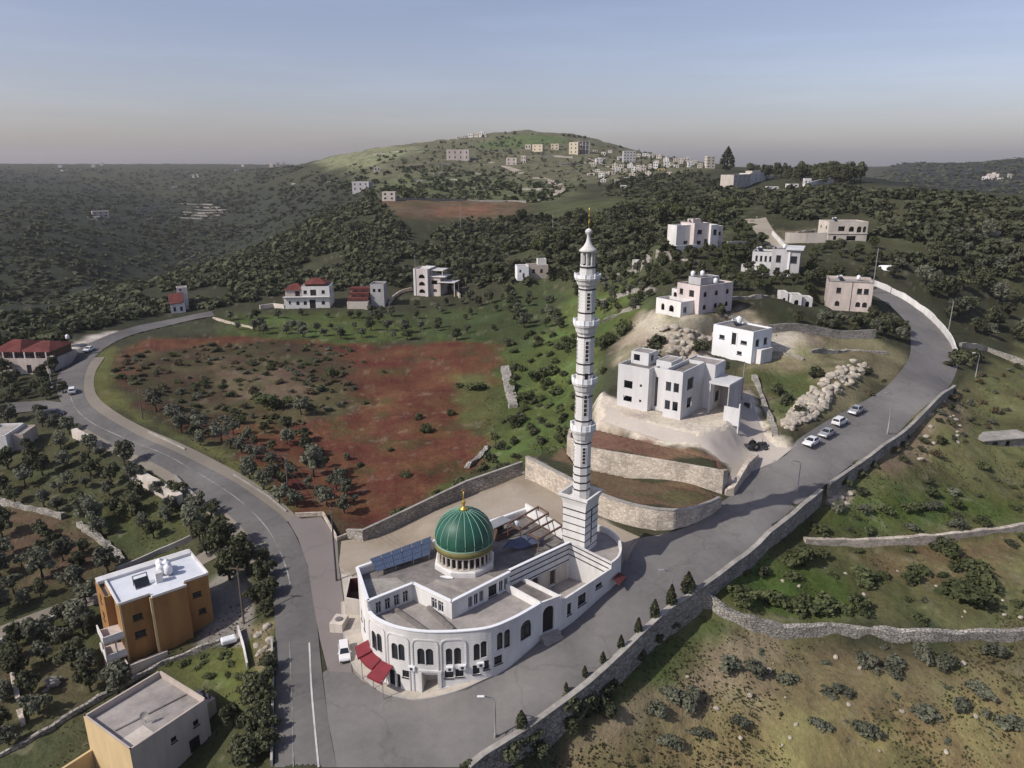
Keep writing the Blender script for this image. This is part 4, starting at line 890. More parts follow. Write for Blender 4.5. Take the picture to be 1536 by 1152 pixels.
    for face in (5, 7):
        a = ph8 + (face + .5) * math.pi / 4; ap = 1.15 * math.cos(math.pi / 8); n = Vector((math.cos(a), math.sin(a))); t = Vector((-n.y, n.x)); o = Vector(ax) + n * (ap + .03); g = MB()
        g.face([(*(o + t * s), z) for s, z in ((-.22, hz(568)), (.22, hz(568)), (.22, hz(557)), (-.22, hz(557)))]); wbuild(g, 'balcony_door', 'door', root)
    # lantern
    ln = MB()
    for k in range(8):
        a = ph8 + k * math.pi / 4; x, y = ax[0] + .82 * math.cos(a), ax[1] + .82 * math.sin(a); ln.tube([(x, y, hz(398)), (x, y, hz(377))], .11, 6)
    ln.lathe([(.9, hz(400)), (.98, hz(399)), (.98, hz(397.5)), (.9, hz(397))], 16, ax); ln.lathe([(.25, hz(398)), (.25, hz(376))], 8, ax); lan = wbuild(ln, 'lantern', 'white', root)
    cp = MB(); cp.lathe([(.8, hz(378)), (1.12, hz(377)), (1.15, hz(375)), (.9, hz(372.5)), (.55, hz(368)), (.3, hz(362)), (.2, hz(356)), (.22, hz(352)), (.42, hz(349)), (.46, hz(346.5)), (.3, hz(344)), (.08, hz(342.5))], 20, ax); wbuild(cp, 'lantern_cap', 'white', root, lan, True)
    fi = MB(); fi.lathe([(.05, hz(343)), (.04, hz(336)), (.16, hz(333.5)), (.04, hz(331)), (.035, hz(326)), (.13, hz(324)), (.03, hz(322)), (.03, hz(318)), (.1, hz(316)), (.02, hz(311))], 10, ax); wbuild(fi, 'finial', 'gold', root, lan, True)
minaret()
# ------------------------------------------------------------------ houses
def block(root, x0, x1, y0, y1, z0, z1, m='cream', roof='roofpale', par=.5, win=None, style='frame', pane='glass', cope=None, dep=.18):
    """one storey-block: walls with openings on four sides, parapet, roof; local metres, front = -y"""
    sides = {'f': Curve([(x0, y0), (x1, y0)]), 'r': Curve([(x1, y0), (x1, y1)]), 'b': Curve([(x1, y1), (x0, y1)]), 'l': Curve([(x0, y1), (x0, y0)])}
    w = MB(); win = win or {}
    for k, c in sides.items():
        ops = [o for o in win.get(k, []) if o[0] > .05 and o[1] < c.len - .05]
        wall_strip(w, c, z0 - 2.5, z1, ops, dep + .06, cap=min(.22, (x1-x0)/3), inner_z=z1 - par)
        for o in ops:
            kind = o[5] if len(o) > 5 else 'w'
            if kind == 'w': window(c, o, None, style, root, depth=dep, pane=pane, fw=.06)
            elif kind == 'd':
                d = MB(); d.face([pt(c, o[0], o[2], dep), pt(c, o[1], o[2], dep), pt(c, o[1], o[3], dep), pt(c, o[0], o[3], dep)]); d.build('door', 'door', root)
    wl = w.build('wall', m, root)
    r = MB(); r.face([(x0 + .05, y0 + .05, z1 - par), (x1 - .05, y0 + .05, z1 - par), (x1 - .05, y1 - .05, z1 - par), (x0 + .05, y1 - .05, z1 - par)]); r.build('roof', roof, root)
    if cope:
        c = MB()
        for a, b in (((x0, y0), (x1, y0)), ((x1, y0), (x1, y1)), ((x1, y1), (x0, y1)), ((x0, y1), (x0, y0))): c.bar((*a, z1 + .06), (*b, z1 + .06), .3, .1)
        c.build('coping', cope, root)
    return wl
def rows(n, length, z0, storeys, h=3.0, w=1.1, wh=1.3, sill=1.0, first=None, kind='w', arch=False):
    """evenly set windows for one side"""
    out = []
    for s in range(storeys):
        for k in range(n):
            c = length * (k + .5) / n; out.append((c - w / 2, c + w / 2, z0 + s * h + sill, z0 + s * h + sill + wh, arch, kind))
    return out
def hip(root, x0, x1, y0, y1, z, h, over=.5, m='redroof', ridge=.35):
    r = MB(); a, b, c, d = (x0-over, y0-over, z), (x1+over, y0-over, z), (x1+over, y1+over, z), (x0-over, y1+over, z)
    w = x1 - x0; ym = (y0 + y1) / 2; p, q = (x0 + w * ridge, ym, z + h), (x1 - w * ridge, ym, z + h)
    r.mesh([a, b, c, d, p, q], [(0, 1, 5, 4), (1, 2, 5), (2, 3, 4, 5), (3, 0, 4), (3, 2, 1, 0)]); return r.build('roof', m, root)
def hroot(name, label, cat, Lp, Rp, z=None, group=None):
    """empty at the front left corner, local x along the front; returns root, metres per pixel along it, front length"""
    if z is None: z = z1(*P((Lp[0]+Rp[0])/2, (Lp[1]+Rp[1])/2))
    a, b = at(*Lp, z), at(*Rp, z); rz = math.atan2(b[1]-a[1], b[0]-a[0]); ln = math.hypot(b[0]-a[0], b[1]-a[1])
    root = empty(name, (*a, z), rz, label, cat, group); s = scale_at((a[0]+b[0])/2, (a[1]+b[1])/2, z)
    return root, ln / (Rp[0] - Lp[0]), s, ln
def tank(x, y, z, label, m='tankwhite', r=.55, h=1.2, group='rooftop water tanks', legs=True):
    t = empty('water_tank', (x, y, z), 0, label, 'water tank', group); b = MB(); z0 = .35 if legs else 0
    b.lathe([(r*.92, z0), (r, z0+.06), (r, z0+h*.8), (r*.75, z0+h*.93), (r*.3, z0+h), (r*.3, z0+h+.1)], 14); b.build('tank', m, t, True)
    if legs:
        s = MB(); 
        for k in range(4): a = k*math.pi/2+.4; s.bar((r*.8*math.cos(a), r*.8*math.sin(a), 0), (r*.8*math.cos(a), r*.8*math.sin(a), z0+.05), .07)
        s.bar((-r*.8,0,z0*.5),(r*.8,0,z0*.5),.05); s.build('stand', 'steel', t)
    return t
def loc2w(root, x, y, z=0):
    c, s = math.cos(root.rotation_euler.z), math.sin(root.rotation_euler.z); l = root.location
    return (l.x + x*c - y*s, l.y + x*s + y*c, l.z + z)
def unfinished_house():
    root, k, s, ln = hroot('unfinished_house', 'grey unfinished two storey house with empty window holes above the terraces', 'house', (925,607), (1022,629), 13.3)
    X = lambda p: p * k
    H = lambda p: p * s
    O = lambda a, b, z0, z1_: (X(a), X(b), H(z0), H(z1_), False, 'o')
    block(root, 0, X(47), 0, 9, 0, H(66), 'greypale', 'roofgrey', .7, {'f': [O(10, 23, 9, 18), O(10, 23, 30, 42), O(34, 37.5, 12, 16), O(34, 37.5, 36, 40)], 'l': rows(2, 9, 0, 2, 3.6, 1.3, 1.5, 1.1, kind='o')})
    block(root, X(47) + .003, X(72), 1.8, 9, 0, H(66), 'greypale', 'roofgrey', .7, {'f': [(X(3), X(7.5), H(6), H(52), False, 'o'), (X(17), X(21.5), H(6), H(52), False, 'o')]})
    block(root, X(72) + .003, X(97), -.6, 9, 0, H(72), 'greypale', 'roofgrey', .7, {'f': [(X(2), X(9.5), H(12), H(26), False, 'o'), (X(13), X(20.5), H(12), H(26), False, 'o'), (X(2), X(9.5), H(40), H(54), False, 'o'), (X(13), X(20.5), H(40), H(54), False, 'o')], 'r': [(2.6, 4.8, H(12), H(28), False, 'o'), (2.2, 5, H(40), H(58), False, 'o')]})
    block(root, X(3), X(30), 4.2, 8, H(64), H(80), 'greypale', 'roofpale', .1, {'f': [(.6, 2, H(66), H(76), False, 'o')], 'r': [(1, 2.2, H(66), H(76), False, 'o')]})
    block(root, X(44), X(66), 3.6, 8.6, H(64), H(74), 'greypale', 'roofpale', .1)
    block(root, X(68), X(112), 9.01, 14, 0, H(70), 'greypale', 'roofpale', .25, {'f': [], 'r': [(1, 3, H(10), H(26), False, 'o')]})
    # carport: roof slab on a back wall, open in front
    sl = MB(); sl.box(X(112) + .01, X(140), 6.5, 13, H(46), H(46) + .45); sl.build('carport_roof', 'greypale', root)
    sl = MB(); sl.box(X(112) + .01, X(140), 12.8, 13.02, -2, H(46)); sl.build('carport_wall', 'grey', root)
    sl = MB(); sl.box(X(138.6), X(140), 6.6, 12.79, -2, H(46) - .002); sl.build('carport_wall', 'grey', root)
    sl = MB(); sl.box(X(113), X(114.5), 6.6, 7.0, -2, H(46)); sl.build('column', 'greypale', root)
    sl = MB(); sl.box(X(141), X(163), 4.4, 4.65, -.6, H(22)); sl.build('yard_wall', 'greypale', root)
    sl = MB(); sl.box(X(161.4), X(163), 4.0, 4.39, -2, H(30)); sl.build('gate_pillar', 'greypale', root)
    slp = MB()
    for kx in (12, 20, 74, 94): slp.tube([(X(kx), .5, H(66)), (X(kx), .5, H(66) + 1.1)], .03, 4)
    slp.build('reinforcing_bar', 'rust', root)
unfinished_house()
def white_house():
    root, k, s, ln = hroot('white_house', 'small white two storey house with a flat roof and a dark central doorway', 'house', (1067,531), (1126,545), 16)
    X = lambda p: p * k
    H = lambda p: p * s
    block(root, 0, X(59), 0, 7.5, 0, H(47), 'white2', 'roofgrey', .35, {'f': [(X(10), X(18), H(27), H(33), False), (X(28), X(36), H(22), H(40), False, 'd'), (X(42), X(51), H(26), H(31), False), (X(38), X(45), H(9), H(14), False)], 'r': [(1.2, 2.6, H(24), H(34), False), (4.4, 5.8, H(24), H(34), False)]}, style='dframe')
    c = MB(); c.box(X(27), X(29), -.12, 0, H(22), H(43)); c.box(X(35.5), X(37), -.12, 0, H(22), H(41)); c.build('pilaster', 'white2', root)
    c = MB(); c.box(X(59) + .003, X(67), 1.5, 6, -3, H(20)); c.build('side_porch', 'white', root)
    tank(*loc2w(root, X(18), 5.2, H(47) - .35), 'white cylindrical water tank on the small white house with the central doorway', r=.7, h=1.7)
white_house()
def corner_house():
    root, k, s, ln = hroot('terraced_house', 'white and pink house with a stepped balcony front above pale boulders', 'house', (994,463), (1041,473), 24)
    X = lambda p: p * k
    H = lambda p: p * s
    D = math.dist(at(1041,473,24), at(1087,462,24))
    block(root, X(14), X(47), 1.5, D, 0, H(42), 'pinkwhite', 'roofgrey', .5, {'f': [(X(4), X(9), H(26), H(34), False), (X(18), X(25), H(24), H(34), False, 'd')], 'r': rows(3, D - 1.5, 0, 2, H(19), 1.2, 1.3, 1.0, arch=True)}, style='dframe')
    block(root, 0, X(14) - .01, 3, D - 1, 0, H(30), 'white', 'roofpale', .5, {'f': [(X(3), X(8), H(17), H(25), True, 'o')], 'l': rows(2, D-4, 0, 2, H(14), 1, 1.2, .9)}, style='dframe')
    block(root, X(3), X(40), -3.2, 1.49, -1, H(20), 'white', 'roofpale', .8, {'f': [(X(8), X(13), H(3), H(13), True, 'o'), (X(20), X(27), H(3), H(13), True, 'o')], 'r': [(1, 2.2, H(3), H(12), False)]})
    block(root, X(16), X(34), 5, D - 2, H(40), H(50), 'grey', 'roofgrey', .2)
    for i, (a, b) in enumerate(((20, 4), (24, 6.5), (38, 8))): tank(*loc2w(root, X(a), b + 1.5, H(50) - .2 if a < 30 else H(42) - .5), 'small white tank among the rooftop clutter of the house above the boulders')
corner_house()
def pink_house():
    root, k, s, ln = hroot('pink_stone_house', 'pinkish two storey block house beside the road bend at right', 'house', (1238,464), (1305,468), 19.5)
    X = lambda p: p * k
    H = lambda p: p * s
    w = []
    for z0 in (6, 26):
        for a in (13, 44, 54): w.append((X(a), X(a) + 1.25, H(z0), H(z0) + 1.5, z0 == 6))
    D = 11
    block(root, 0, X(67), 0, D, 0, H(43), 'pink', 'roofpale', .6, {'f': w, 'l': rows(3, D, 0, 2, H(20), 1, 1.4, 1.1), 'r': rows(2, D, 0, 2, H(20), 1.1, 1.4, 1.1)}, style='dframe', cope='coping')
    p = MB(); p.tube([(X(36), -.08, 0), (X(36), -.08, H(43))], .07, 6); p.build('drainpipe', 'darksteel', root)
    tank(*loc2w(root, X(48), 8, H(43) - .6), 'white tank at the back of the roof of the pinkish house by the bend'); 
pink_house()
def garden_arches():
    root, k, s, ln = hroot('arched_outbuilding', 'low whitish outbuilding with arched openings next to the pinkish block house', 'outbuilding', (1172,462), (1222,463), 21.5)
    X = lambda p: p * k
    H = lambda p: p * s
    for a, b, h, y0 in ((0, 11, 22, 2.0), (14, 30, 20, .4), (33, 48, 15, 1.5)):
        block(root, X(a), X(b), y0, y0 + 4, 0, H(h), 'white', 'roofpale', .3, {'f': [((X(b)-X(a))*.3, (X(b)-X(a))*.72, 0, H(h * .62), True, 'o')]})
garden_arches()
def hillside_white():
    root, k, s, ln = hroot('stepped_villa', 'whitish pink villa with stepped wall blocks among dark trees left of the hill lane', 'house', (1019,373), (1087,369), 32.5)
    X = lambda p: p * k
    H = lambda p: p * s
    W_ = lambda a, b, z0, z1_: (X(a), X(b), H(z0), H(z1_), False)
    block(root, 0, X(20), 2, 7, 0, H(33), 'white', 'roofpale', .5, {'f': [W_(11, 17, 5, 10)]}, style='dframe')
    block(root, X(20)+.01, X(42), 0, 7.5, 0, H(36), 'pinkwhite', 'roofpale', .5, {'f': [W_(5, 12, 20, 26), W_(5, 11, 5, 10), W_(16, 21, 4, 12)]}, style='dframe')
    block(root, X(42)+.01, X(54), -1, 7, 0, H(33), 'white', 'roofpale', .5, {'f': [W_(4, 9, 18, 26)]}, style='dframe')
    block(root, X(54)+.01, X(68), 1.5, 7, 0, H(30), 'pinkwhite', 'roofpale', .5, {'f': [W_(2, 11, 16, 21), W_(3, 9, 4, 8)], 'r': rows(2, 5.4, 0, 2, 3.4)}, style='dframe')
    block(root, X(26), X(38), 3, 6, H(35), H(41), 'pink', 'redroof', .2)
    w = MB(); w.box(X(-10), X(20), -2.2, -1.8, -3, 1.4); w.build('garden_wall', 'white', root)
hillside_white()
def lane_house():
    root, k, s, ln = hroot('grey_lane_house', 'grey shaded house with a white column and a big dark window below the hill lane', 'house', (1125,411), (1197,415), 26.5)
    X = lambda p: p * k
    H = lambda p: p * s
    block(root, 0, X(30), 2, 10, 0, H(33), 'greypale', 'roofgrey', .5, {'f': [(X(5) + X(7)*i, X(8.5) + X(7)*i, H(19), H(27), False) for i in range(4)]}, style='dframe')
    block(root, X(-14), X(20), -1, 1.99, -1, H(14), 'white', 'roofpale', .4)
    block(root, X(30)+.01, X(54), 0, 10, 0, H(39), 'grey', 'roofgrey', .6, {'f': [(X(7), X(14), H(20), H(30), False), (X(7), X(14), H(4), H(12), False)]}, style='dframe')
    block(root, X(54)+.01, X(72), -.8, 10, 0, H(39), 'grey', 'roofgrey', .6, {'f': [(X(5), X(14), H(20), H(30), False)], 'r': rows(2, 10, 0, 2, 4)}, style='dframe')
    c = MB(); c.box(X(54.5), X(57.5), -1.2, -.81, -3, H(36)); c.build('column', 'white2', root)
    c = MB(); c.box(X(50), X(76), -1.6, 10.5, H(39)+.003, H(39) + .3); c.build('roof_slab', 'greypale', root)
    tank(*loc2w(root, X(46), 6, H(39) - .6), 'white tank on the grey shaded house with the white column')
lane_house()
def cream_house():
    root, k, s, ln = hroot('cream_stone_house', 'cream two storey house with dark window holes standing alone among trees at upper right', 'house', (1241,362), (1299,362), 31.5)
    X = lambda p: p * k
    H = lambda p: p * s
    w = [(X(14), X(24), H(15), H(22), False, 'o'), (X(30), X(38), H(14), H(22), True, 'o'), (X(42), X(49), H(13), H(22), True, 'o'), (X(51), X(56), H(13), H(22), True, 'o'), (X(8), X(13), H(2), H(8), False, 'o'), (X(28), X(42), H(1), H(8), False, 'o')]
    block(root, 0, X(58), 0, 10, 0, H(29), 'cream', 'roofpale', .4, {'f': w, 'l': rows(2, 10, 0, 2, H(13), kind='o')})
    c = MB(); c.box(X(-1), X(59), -.25, -.003, H(11), H(11) + .25); c.build('string_course', 'cream', root)
cream_house()
def red_villa():
    root, k, s, ln = hroot('red_roofed_villa', 'white two storey villa with stepped dark red hip roofs beyond the red field', 'house', (427,463), (495,462), 5)
    X = lambda p: p * k
    H = lambda p: p * s
    block(root, 0, X(68), 0, 12, 0, H(17), 'white', 'roofpale', .3, {'f': [(X(7), X(10), H(7), H(11), False)] + [(X(a), X(a+5), H(5), H(11), True) for a in (18, 29, 56)] + [(X(38), X(47), 0, H(13), False, 'd')]}, style='dframe')
    block(root, X(26), X(68) - .02, 1.5, 11.5, H(17) - .3, H(32), 'white', 'roofpale', .1, {'f': [(X(3), X(8), H(21), H(26), False), (X(13), X(22), H(18), H(27), False, 'd'), (X(30), X(35), H(21), H(26), False)], 'r': rows(2, 10, H(17), 1)}, style='dframe')
    block(root, X(1), X(25), 2, 11, H(17) - .3, H(27), 'pink', 'roofpale', .1, {'f': [(X(15), X(22), H(17), H(25), False, 'd')]}, style='dframe')
    hip(root, X(1), X(25.5), 2, 11, H(27), H(7), .6); hip(root, X(30), X(62), 2.5, 11, H(35), H(7), .5)
    c = MB(); c.box(X(31), X(60), 3, 10.5, H(31.8), H(35)); c.build('attic', 'brown', root)
    c = MB(); c.box(X(-1), X(69), -.9, -.01, H(17)+.01, H(18)); c.build('balcony_slab', 'white', root)
red_villa()
def red_terraces():
    root, k, s, ln = hroot('terraced_red_building', 'low building of stepped maroon roof slabs over a cream wall beside the red roofed villa', 'building', (521,464), (552,464), 4.8)
    X = lambda p: p * k
    H = lambda p: p * s
    block(root, 0, X(31), 0, 4, 0, H(11), 'cream', 'roofpale', .2)
    for i, (z, y) in enumerate(((11, 2.5), (17, 5), (23, 7.5))):
        c = MB(); c.box(X(-1), X(30), y, y + 4, H(z + 1), H(z + 4.5)); c.build('roof_slab', 'redroof', root)
        block(root, 0, X(29), y + 1.2, y + 4.2, 0, H(z + 1) - .01, 'pink', 'roofgrey', .1, {'f': [(X(4), X(10), H(z - 4), H(z), False, 'o'), (X(17), X(23), H(z - 4), H(z), False, 'o')] if i else []})
    block(root, X(31) + .1, X(52), 6, 14, 0, H(34), 'grey', 'roofgrey', .4, {'f': [(X(4), X(8), H(22), H(27), False, 'o'), (X(12), X(16), H(22), H(27), False, 'o')]})
red_terraces()
def pink_tower():
    root, k, s, ln = hroot('pink_tower_house', 'slim three storey pink tower house with arched balconies and an aerial', 'house', (621,443), (643,444), 6.3)
    X = lambda p: p * k
    H = lambda p: p * s
    block(root, 0, X(22), 0, 9, 0, H(40), 'pinkwhite', 'roofpale', .4, {'f': [(X(8), X(17), H(z), H(z + 6), True, 'o') for z in (4, 15, 26)], 'l': rows(2, 9, 0, 3, H(13))})
    block(root, X(22) + .02, X(38), 1.5, 10, 0, H(28), 'pink', 'roofpale', .3, {'f': [(X(5), X(11), H(5), H(10), True), (X(3), X(12), H(17), H(23), False, 'o')]})
    for a, b, z, y0, y1 in ((10, 24, 40, .5, 8), (22, 42, 37, 2, 9), (34, 60, 20, 1, 8), (22, 46, 28, 1, 9)):
        c = MB(); c.box(X(a), X(b), y0, y1, H(z) + .02, H(z) + .35); c.build('roof_slab', 'white', root)
    for a, y0, y1, za, zb in ((24, 2.2, 2.6, H(28), H(37)), (40, 2.2, 2.6, H(28), H(37)), (58, 1.4, 1.8, -2, H(20)), (58, 7, 7.4, -2, H(20))): c = MB(); c.box(X(a), X(a + 1.1), y0, y1, za, zb); c.build('column', 'pink', root)
    for a in (.4, 18.5): c = MB(); c.box(X(a), X(a + 3), -.25, -.003, -2, H(40)); c.build('pilaster', 'white', root)
    c = MB(); c.tube([(X(2), 1, H(39)), (X(2), 1, H(60))], .09, 6); c.bar((X(-1), 1, H(58)), (X(5), 1, H(58)), .07); c.build('aerial', 'steel', root)
pink_tower()
def ruin():
    root, k, s, ln = hroot('white_ruin', 'broken white house with grey annexe among bushes left of the minaret top', 'house', (776,420), (826,419), 14)
    X = lambda p: p * k
    H = lambda p: p * s
    block(root, 0, X(17), 0, 7, 0, H(20), 'white2', 'roofpale', .3, {'f': [(X(8), X(11), H(3), H(10), False, 'o'), (X(3), X(6), H(11), H(15), False, 'o')]})
    block(root, X(18), X(48), 3, 10, 0, H(20), 'beige', 'roofgrey', .3, {'f': [(X(6), X(10), H(8), H(14), False, 'o'), (X(18), X(22), H(8), H(14), False, 'o')]})
    block(root, X(34), X(47), 6, 9.5, H(20)-.2, H(28), 'white', 'roofpale', .2)
ruin()
def red_white():
    root, k, s, ln = hroot('red_white_cottage', 'small white cottage with a sloping red roof below the dark wooded hillside', 'house', (257,471), (284,469), 4)
    X = lambda p: p * k
    H = lambda p: p * s
    block(root, 0, X(22), 0, 7, 0, H(17), 'white', 'roofpale', .1, {'f': [(X(4), X(8), H(4), H(10), False), (X(14), X(18), H(4), H(10), False)], 'l': rows(2, 7, 0, 1)}, style='dframe')
    r = MB(); r.mesh([(X(-1.5), -.6, H(15)), (X(20), -.6, H(17)), (X(20), 4.5, H(29)), (X(-1.5), 4.5, H(27)), (X(-1.5), -.6, H(15)-.2), (X(20), -.6, H(17)-.2), (X(20), 4.5, H(29)-.2), (X(-1.5), 4.5, H(27)-.2)], [(0,1,2,3), (7,6,5,4), (0,4,5,1), (1,5,6,2), (2,6,7,3), (3,7,4,0)]); r.build('roof', 'redroof', root)
    block(root, X(12), X(28), 4.6, 9, 0, H(36), 'pinkwhite', 'roofpale', .3, {'f': [(X(4), X(8), H(30), H(34), False)]})
red_white()
def left_red():
    root, k, s, ln = hroot('verandah_house', 'long low house with a red hip roof and shaded verandah at the left edge', 'house', (-12,560), (78,560), 2.6)
    X = lambda p: p * k
    H = lambda p: p * s
    block(root, 0, X(88), 0, 14, 0, H(19), 'pink', 'roofpale', .3, {'f': [(X(17), X(22), H(6), H(11), True), (X(27), X(32), H(6), H(11), True), (X(54), X(61), 0, H(13), False, 'd')]}, style='dframe')
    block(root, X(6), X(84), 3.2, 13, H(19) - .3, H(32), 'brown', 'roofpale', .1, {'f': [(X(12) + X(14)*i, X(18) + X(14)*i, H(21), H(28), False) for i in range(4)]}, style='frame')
    hip(root, X(2), X(44), 1.0, 13, H(32), H(12), .5); hip(root, X(44), X(86), 1.4, 13, H(31.5), H(10), .5)
    c = MB(); c.box(0, X(88), 0, .18, H(19), H(23)); c.build('balcony_wall', 'pink', root)
    for i in range(6): c = MB(); c.box(X(4) + X(16) * i, X(4) + X(16) * i + .3, .25, .55, H(19), H(32)); c.build('column', 'pinkwhite', root)
    tank(*loc2w(root, X(82), 12.5, H(38)), 'white tank behind the red hip roof at the left edge', legs=False)
left_red()
def edge_house():
    root, k, s, ln = hroot('white_edge_house', 'white rendered house cut by the left picture edge with one tall window', 'house', (-22,692), (22,690), -1.8)
    X = lambda p: p * k
    H = lambda p: p * s
    block(root, 0, X(38), 0, 8, 0, H(40), 'white', 'roofpale', .4, {'f': [(X(31), X(35), H(6), H(22), True)]}, style='dframe')
    block(root, X(38) + .02, X(56), 2, 8, 0, H(36), 'beige', 'roofpale', .3, {'r': rows(2, 6, 0, 1)})
edge_house()
def orange_house():
    root = empty('orange_house', (-52.5, 84.9, -5.2), R(40), 'ochre orange block of flats with a white flat roof at lower left', 'apartment house')
    h = 8.7; w = lambda a, b, z0, z1_: (a, b, z0, z1_, False)
    block(root, 0, 3.9, 0, 8.8, 0, h, 'orange', 'roofwhite', .03, {'f': [w(1.4, 2.6, 5.6, 6.5), w(1.3, 2.7, 2.9, 3.9)]}, style='dframe')
    block(root, 3.903, 8.4, -1.0, 8.8, 0, h, 'orange', 'roofwhite', .03, {'r': []}, style='dframe')
    block(root, 8.403, 11.7, 0.2, 8.8, 0, h - .02, 'orange', 'roofwhite', .03, {'f': [w(.9, 2.1, 5.8, 6.6), w(1.4, 2.4, 2.9, 3.7)], 'r': rows(2, 8.6, .2, 3, 2.8)}, style='dframe')
    block(root, -1.1, -.003, 3.2, 8.8, 0, h + .003, 'orange', 'roofpale', .5, {'l': rows(1, 5.6, 0, 3, 2.8)}, style='dframe')
    c = MB(); c.box(3.6, 3.9, -1.06, -.8, -1, h + .1); c.build('pilaster', 'yellow', root)
    c = MB(); c.box(-.02, .22, -.08, .12, 0, h + .02); c.build('pilaster', 'yellow', root)
    c = MB()
    for a, b in (((0, 0), (3.9, 0)), ((3.9, -1), (8.4, -1)), ((8.4, .2), (11.7, .2)), ((11.7, .2), (11.7, 8.8)), ((11.7, 8.8), (-1, 8.8)), ((0, 0), (0, 8.8))): c.bar((*a, h + .17), (*b, h + .17), .26, .34)
    c.build('coping', 'white', root)
    c = MB(); c.box(-1.0, 11.6, 7.3, 8.5, h - .02, h + .45); c.build('roof_upstand', 'greypale', root)
    c = MB(); c.face([(.12, .12, h + .012), (3.9, .12, h + .012), (3.9, -.88, h + .012), (8.3, -.88, h + .012), (8.3, .32, h + .012), (11.58, .32, h + .012), (11.58, 8.7, h + .012), (.12, 8.7, h + .012)]); c.build('roof_covering', 'roofwhite', root)
    # balcony terrace on the left corner and low front terrace
    for z in (1.2, 4.0):
        c = MB(); c.box(-2.6, -.02, -.6, 3.15, z, z + .22); bal = c.build('balcony_slab', 'pink', root)
        c = MB(); c.box(-2.6, -2.45, -.6, 3.1, z + .22, z + 1.15); c.box(-2.44, -.1, -.6, -.45, z + .22, z + 1.1); c.build('balustrade', 'white', root, ) if False else c.build('balustrade', 'white', bal)
        for x, y in ((-2.5, -.5), (-2.5, 1.3), (-1.2, -.5)): c = MB(); c.tube([(x, y, -2), (x, y, z)] if z < 2 else [(x, y, 1.42), (x, y, z)], .11, 6); c.build('column', 'cream', bal)
    c = MB(); c.box(-.4, 4.2, -2.6, -1.2, -2.5, .25); c.build('front_terrace', 'pink', root)
    c = MB(); c.box(-.4, 4.4, -2.75, -2.61, -2.5, 1.0); c.box(-.6, -.41, -2.75, -.7, -2.5, 1.0); c.build('terrace_wall', 'cream', root)
    z = h + .015
    for i, (x, y, m) in enumerate(((6.6, 4.3, 'tankwhite'), (7.6, 5.0, 'tankwhite'), (7.4, 3.6, 'tankwhite'), (6.9, 5.8, 'tankwhite'))):
        tank(*loc2w(root, x, y, z), 'white water tank in the cluster on the white roof of the orange house', m, .58, 1.35, 'water tanks on the orange house')
    b = empty('solar_boiler', loc2w(root, 3.7, 3.8, z), R(40), 'bare dark metal frame of a solar heater on the white roof', 'solar heater')
    c = MB(); 
    for p, q in (((-.9, 0, 0), (-.9, 0, 1.5)), ((.9, 0, 0), (.9, 0, 1.5)), ((-.9, 0, 1.45), (.9, 0, 1.45)), ((-.9, -1.3, .05), (-.9, 0, 1.45)), ((.9, -1.3, .05), (.9, 0, 1.45)), ((-.9, -1.3, .05), (.9, -1.3, .05))): c.bar(p, q, .09)
    c.build('frame', 'darksteel', b); c = MB(); c.mesh([(-.85, -1.25, .12), (.85, -1.25, .12), (.85, -.35, 1.1), (-.85, -.35, 1.1)], [(0, 1, 2, 3)]); c.build('collector', 'glass', b)
    r = MB(); r.box(5.4, 6.3, 2.3, 3.2, z, z + 1.5); r.build('chimney_block', 'white', root)
orange_house()
def beige_house():
    root = empty('beige_house', (-40.5, 63.0, -5.6), math.atan2(7.7, 5.0), 'beige flat roofed house with a lit pale yellow side wall at the bottom left corner', 'house')
    h = 6.1
    block(root, 0, 9.2, 0, 9.2, 0, h, 'beige', 'roofpale', .75, {'f': [(4.4, 5.1, 3.4, 4.1, False), (7.2, 7.9, 3.5, 4.3, False), (6.4, 7.8, .3, 2.2, False, 'd')], 'r': rows(2, 9.2, 2.5, 1)}, style='dframe')
    c = MB(); c.face([(-.02, 9.2, -2), (-.02, 0, -2), (-.02, 0, h), (-.02, 9.2, h)]); c.build('sunlit_side_tint', 'yellow', root)  # side wall overlaid in pale yellow, its sunlit look put into the colour
    c = MB(); c.box(.4, 3.2, .5, 3.0, h - .73, h - .7); c.build('pale_screed_patch', 'cream', root)
    c = MB(); c.bar((1, 4.8, h - .7), (8.8, 3.4, h - .7), .2, .12); c.build('roof_kerb', 'roofgrey', root)
    c = MB(); c.box(9.22, 11.6, 2.2, 5.2, -2.5, h - 2.6); c.build('side_annexe', 'beige', root)
    c = MB(); c.box(-8.5, -.05, 8.7, 9.0, -2.5, 1.6); c.build('yard_wall', 'yellow', root); c = MB(); c.box(-5, -4.7, .5, 8.65, -2.5, 1.8); c.build('yard_wall', 'cream', root)
    rng = random.Random(4); rb = MB()
    for i in range(14): x, y = rng.uniform(9.4, 11.4), rng.uniform(2.4, 5.0); rb.bar((x, y, h - 2.55), (x + rng.uniform(-.8, .8), y + rng.uniform(-.8, .8), h - 2.3 + rng.random() * .4), .12 + .2 * rng.random(), .1)
    rb.build('timber_scraps', 'wood', root)
    d = empty('satellite_dish', loc2w(root, 3.6, 3.2, h - .9), R(20), 'small dish on a bent pole on the beige roof', 'satellite dish'); c = MB(); c.tube([(0, 0, 0), (0, 0, 1.2)], .04, 6); c.build('pole', 'steel', d)
    c = MB(); c.lathe([(.05, 0), (.3, .05), (.45, .14), (.46, .15), (.3, .08), (.05, .03)], 16); o = c.build('dish', 'coping', d); o.location = (0, -.1, 1.15); o.rotation_euler = (R(55), 0, 0)
beige_house()

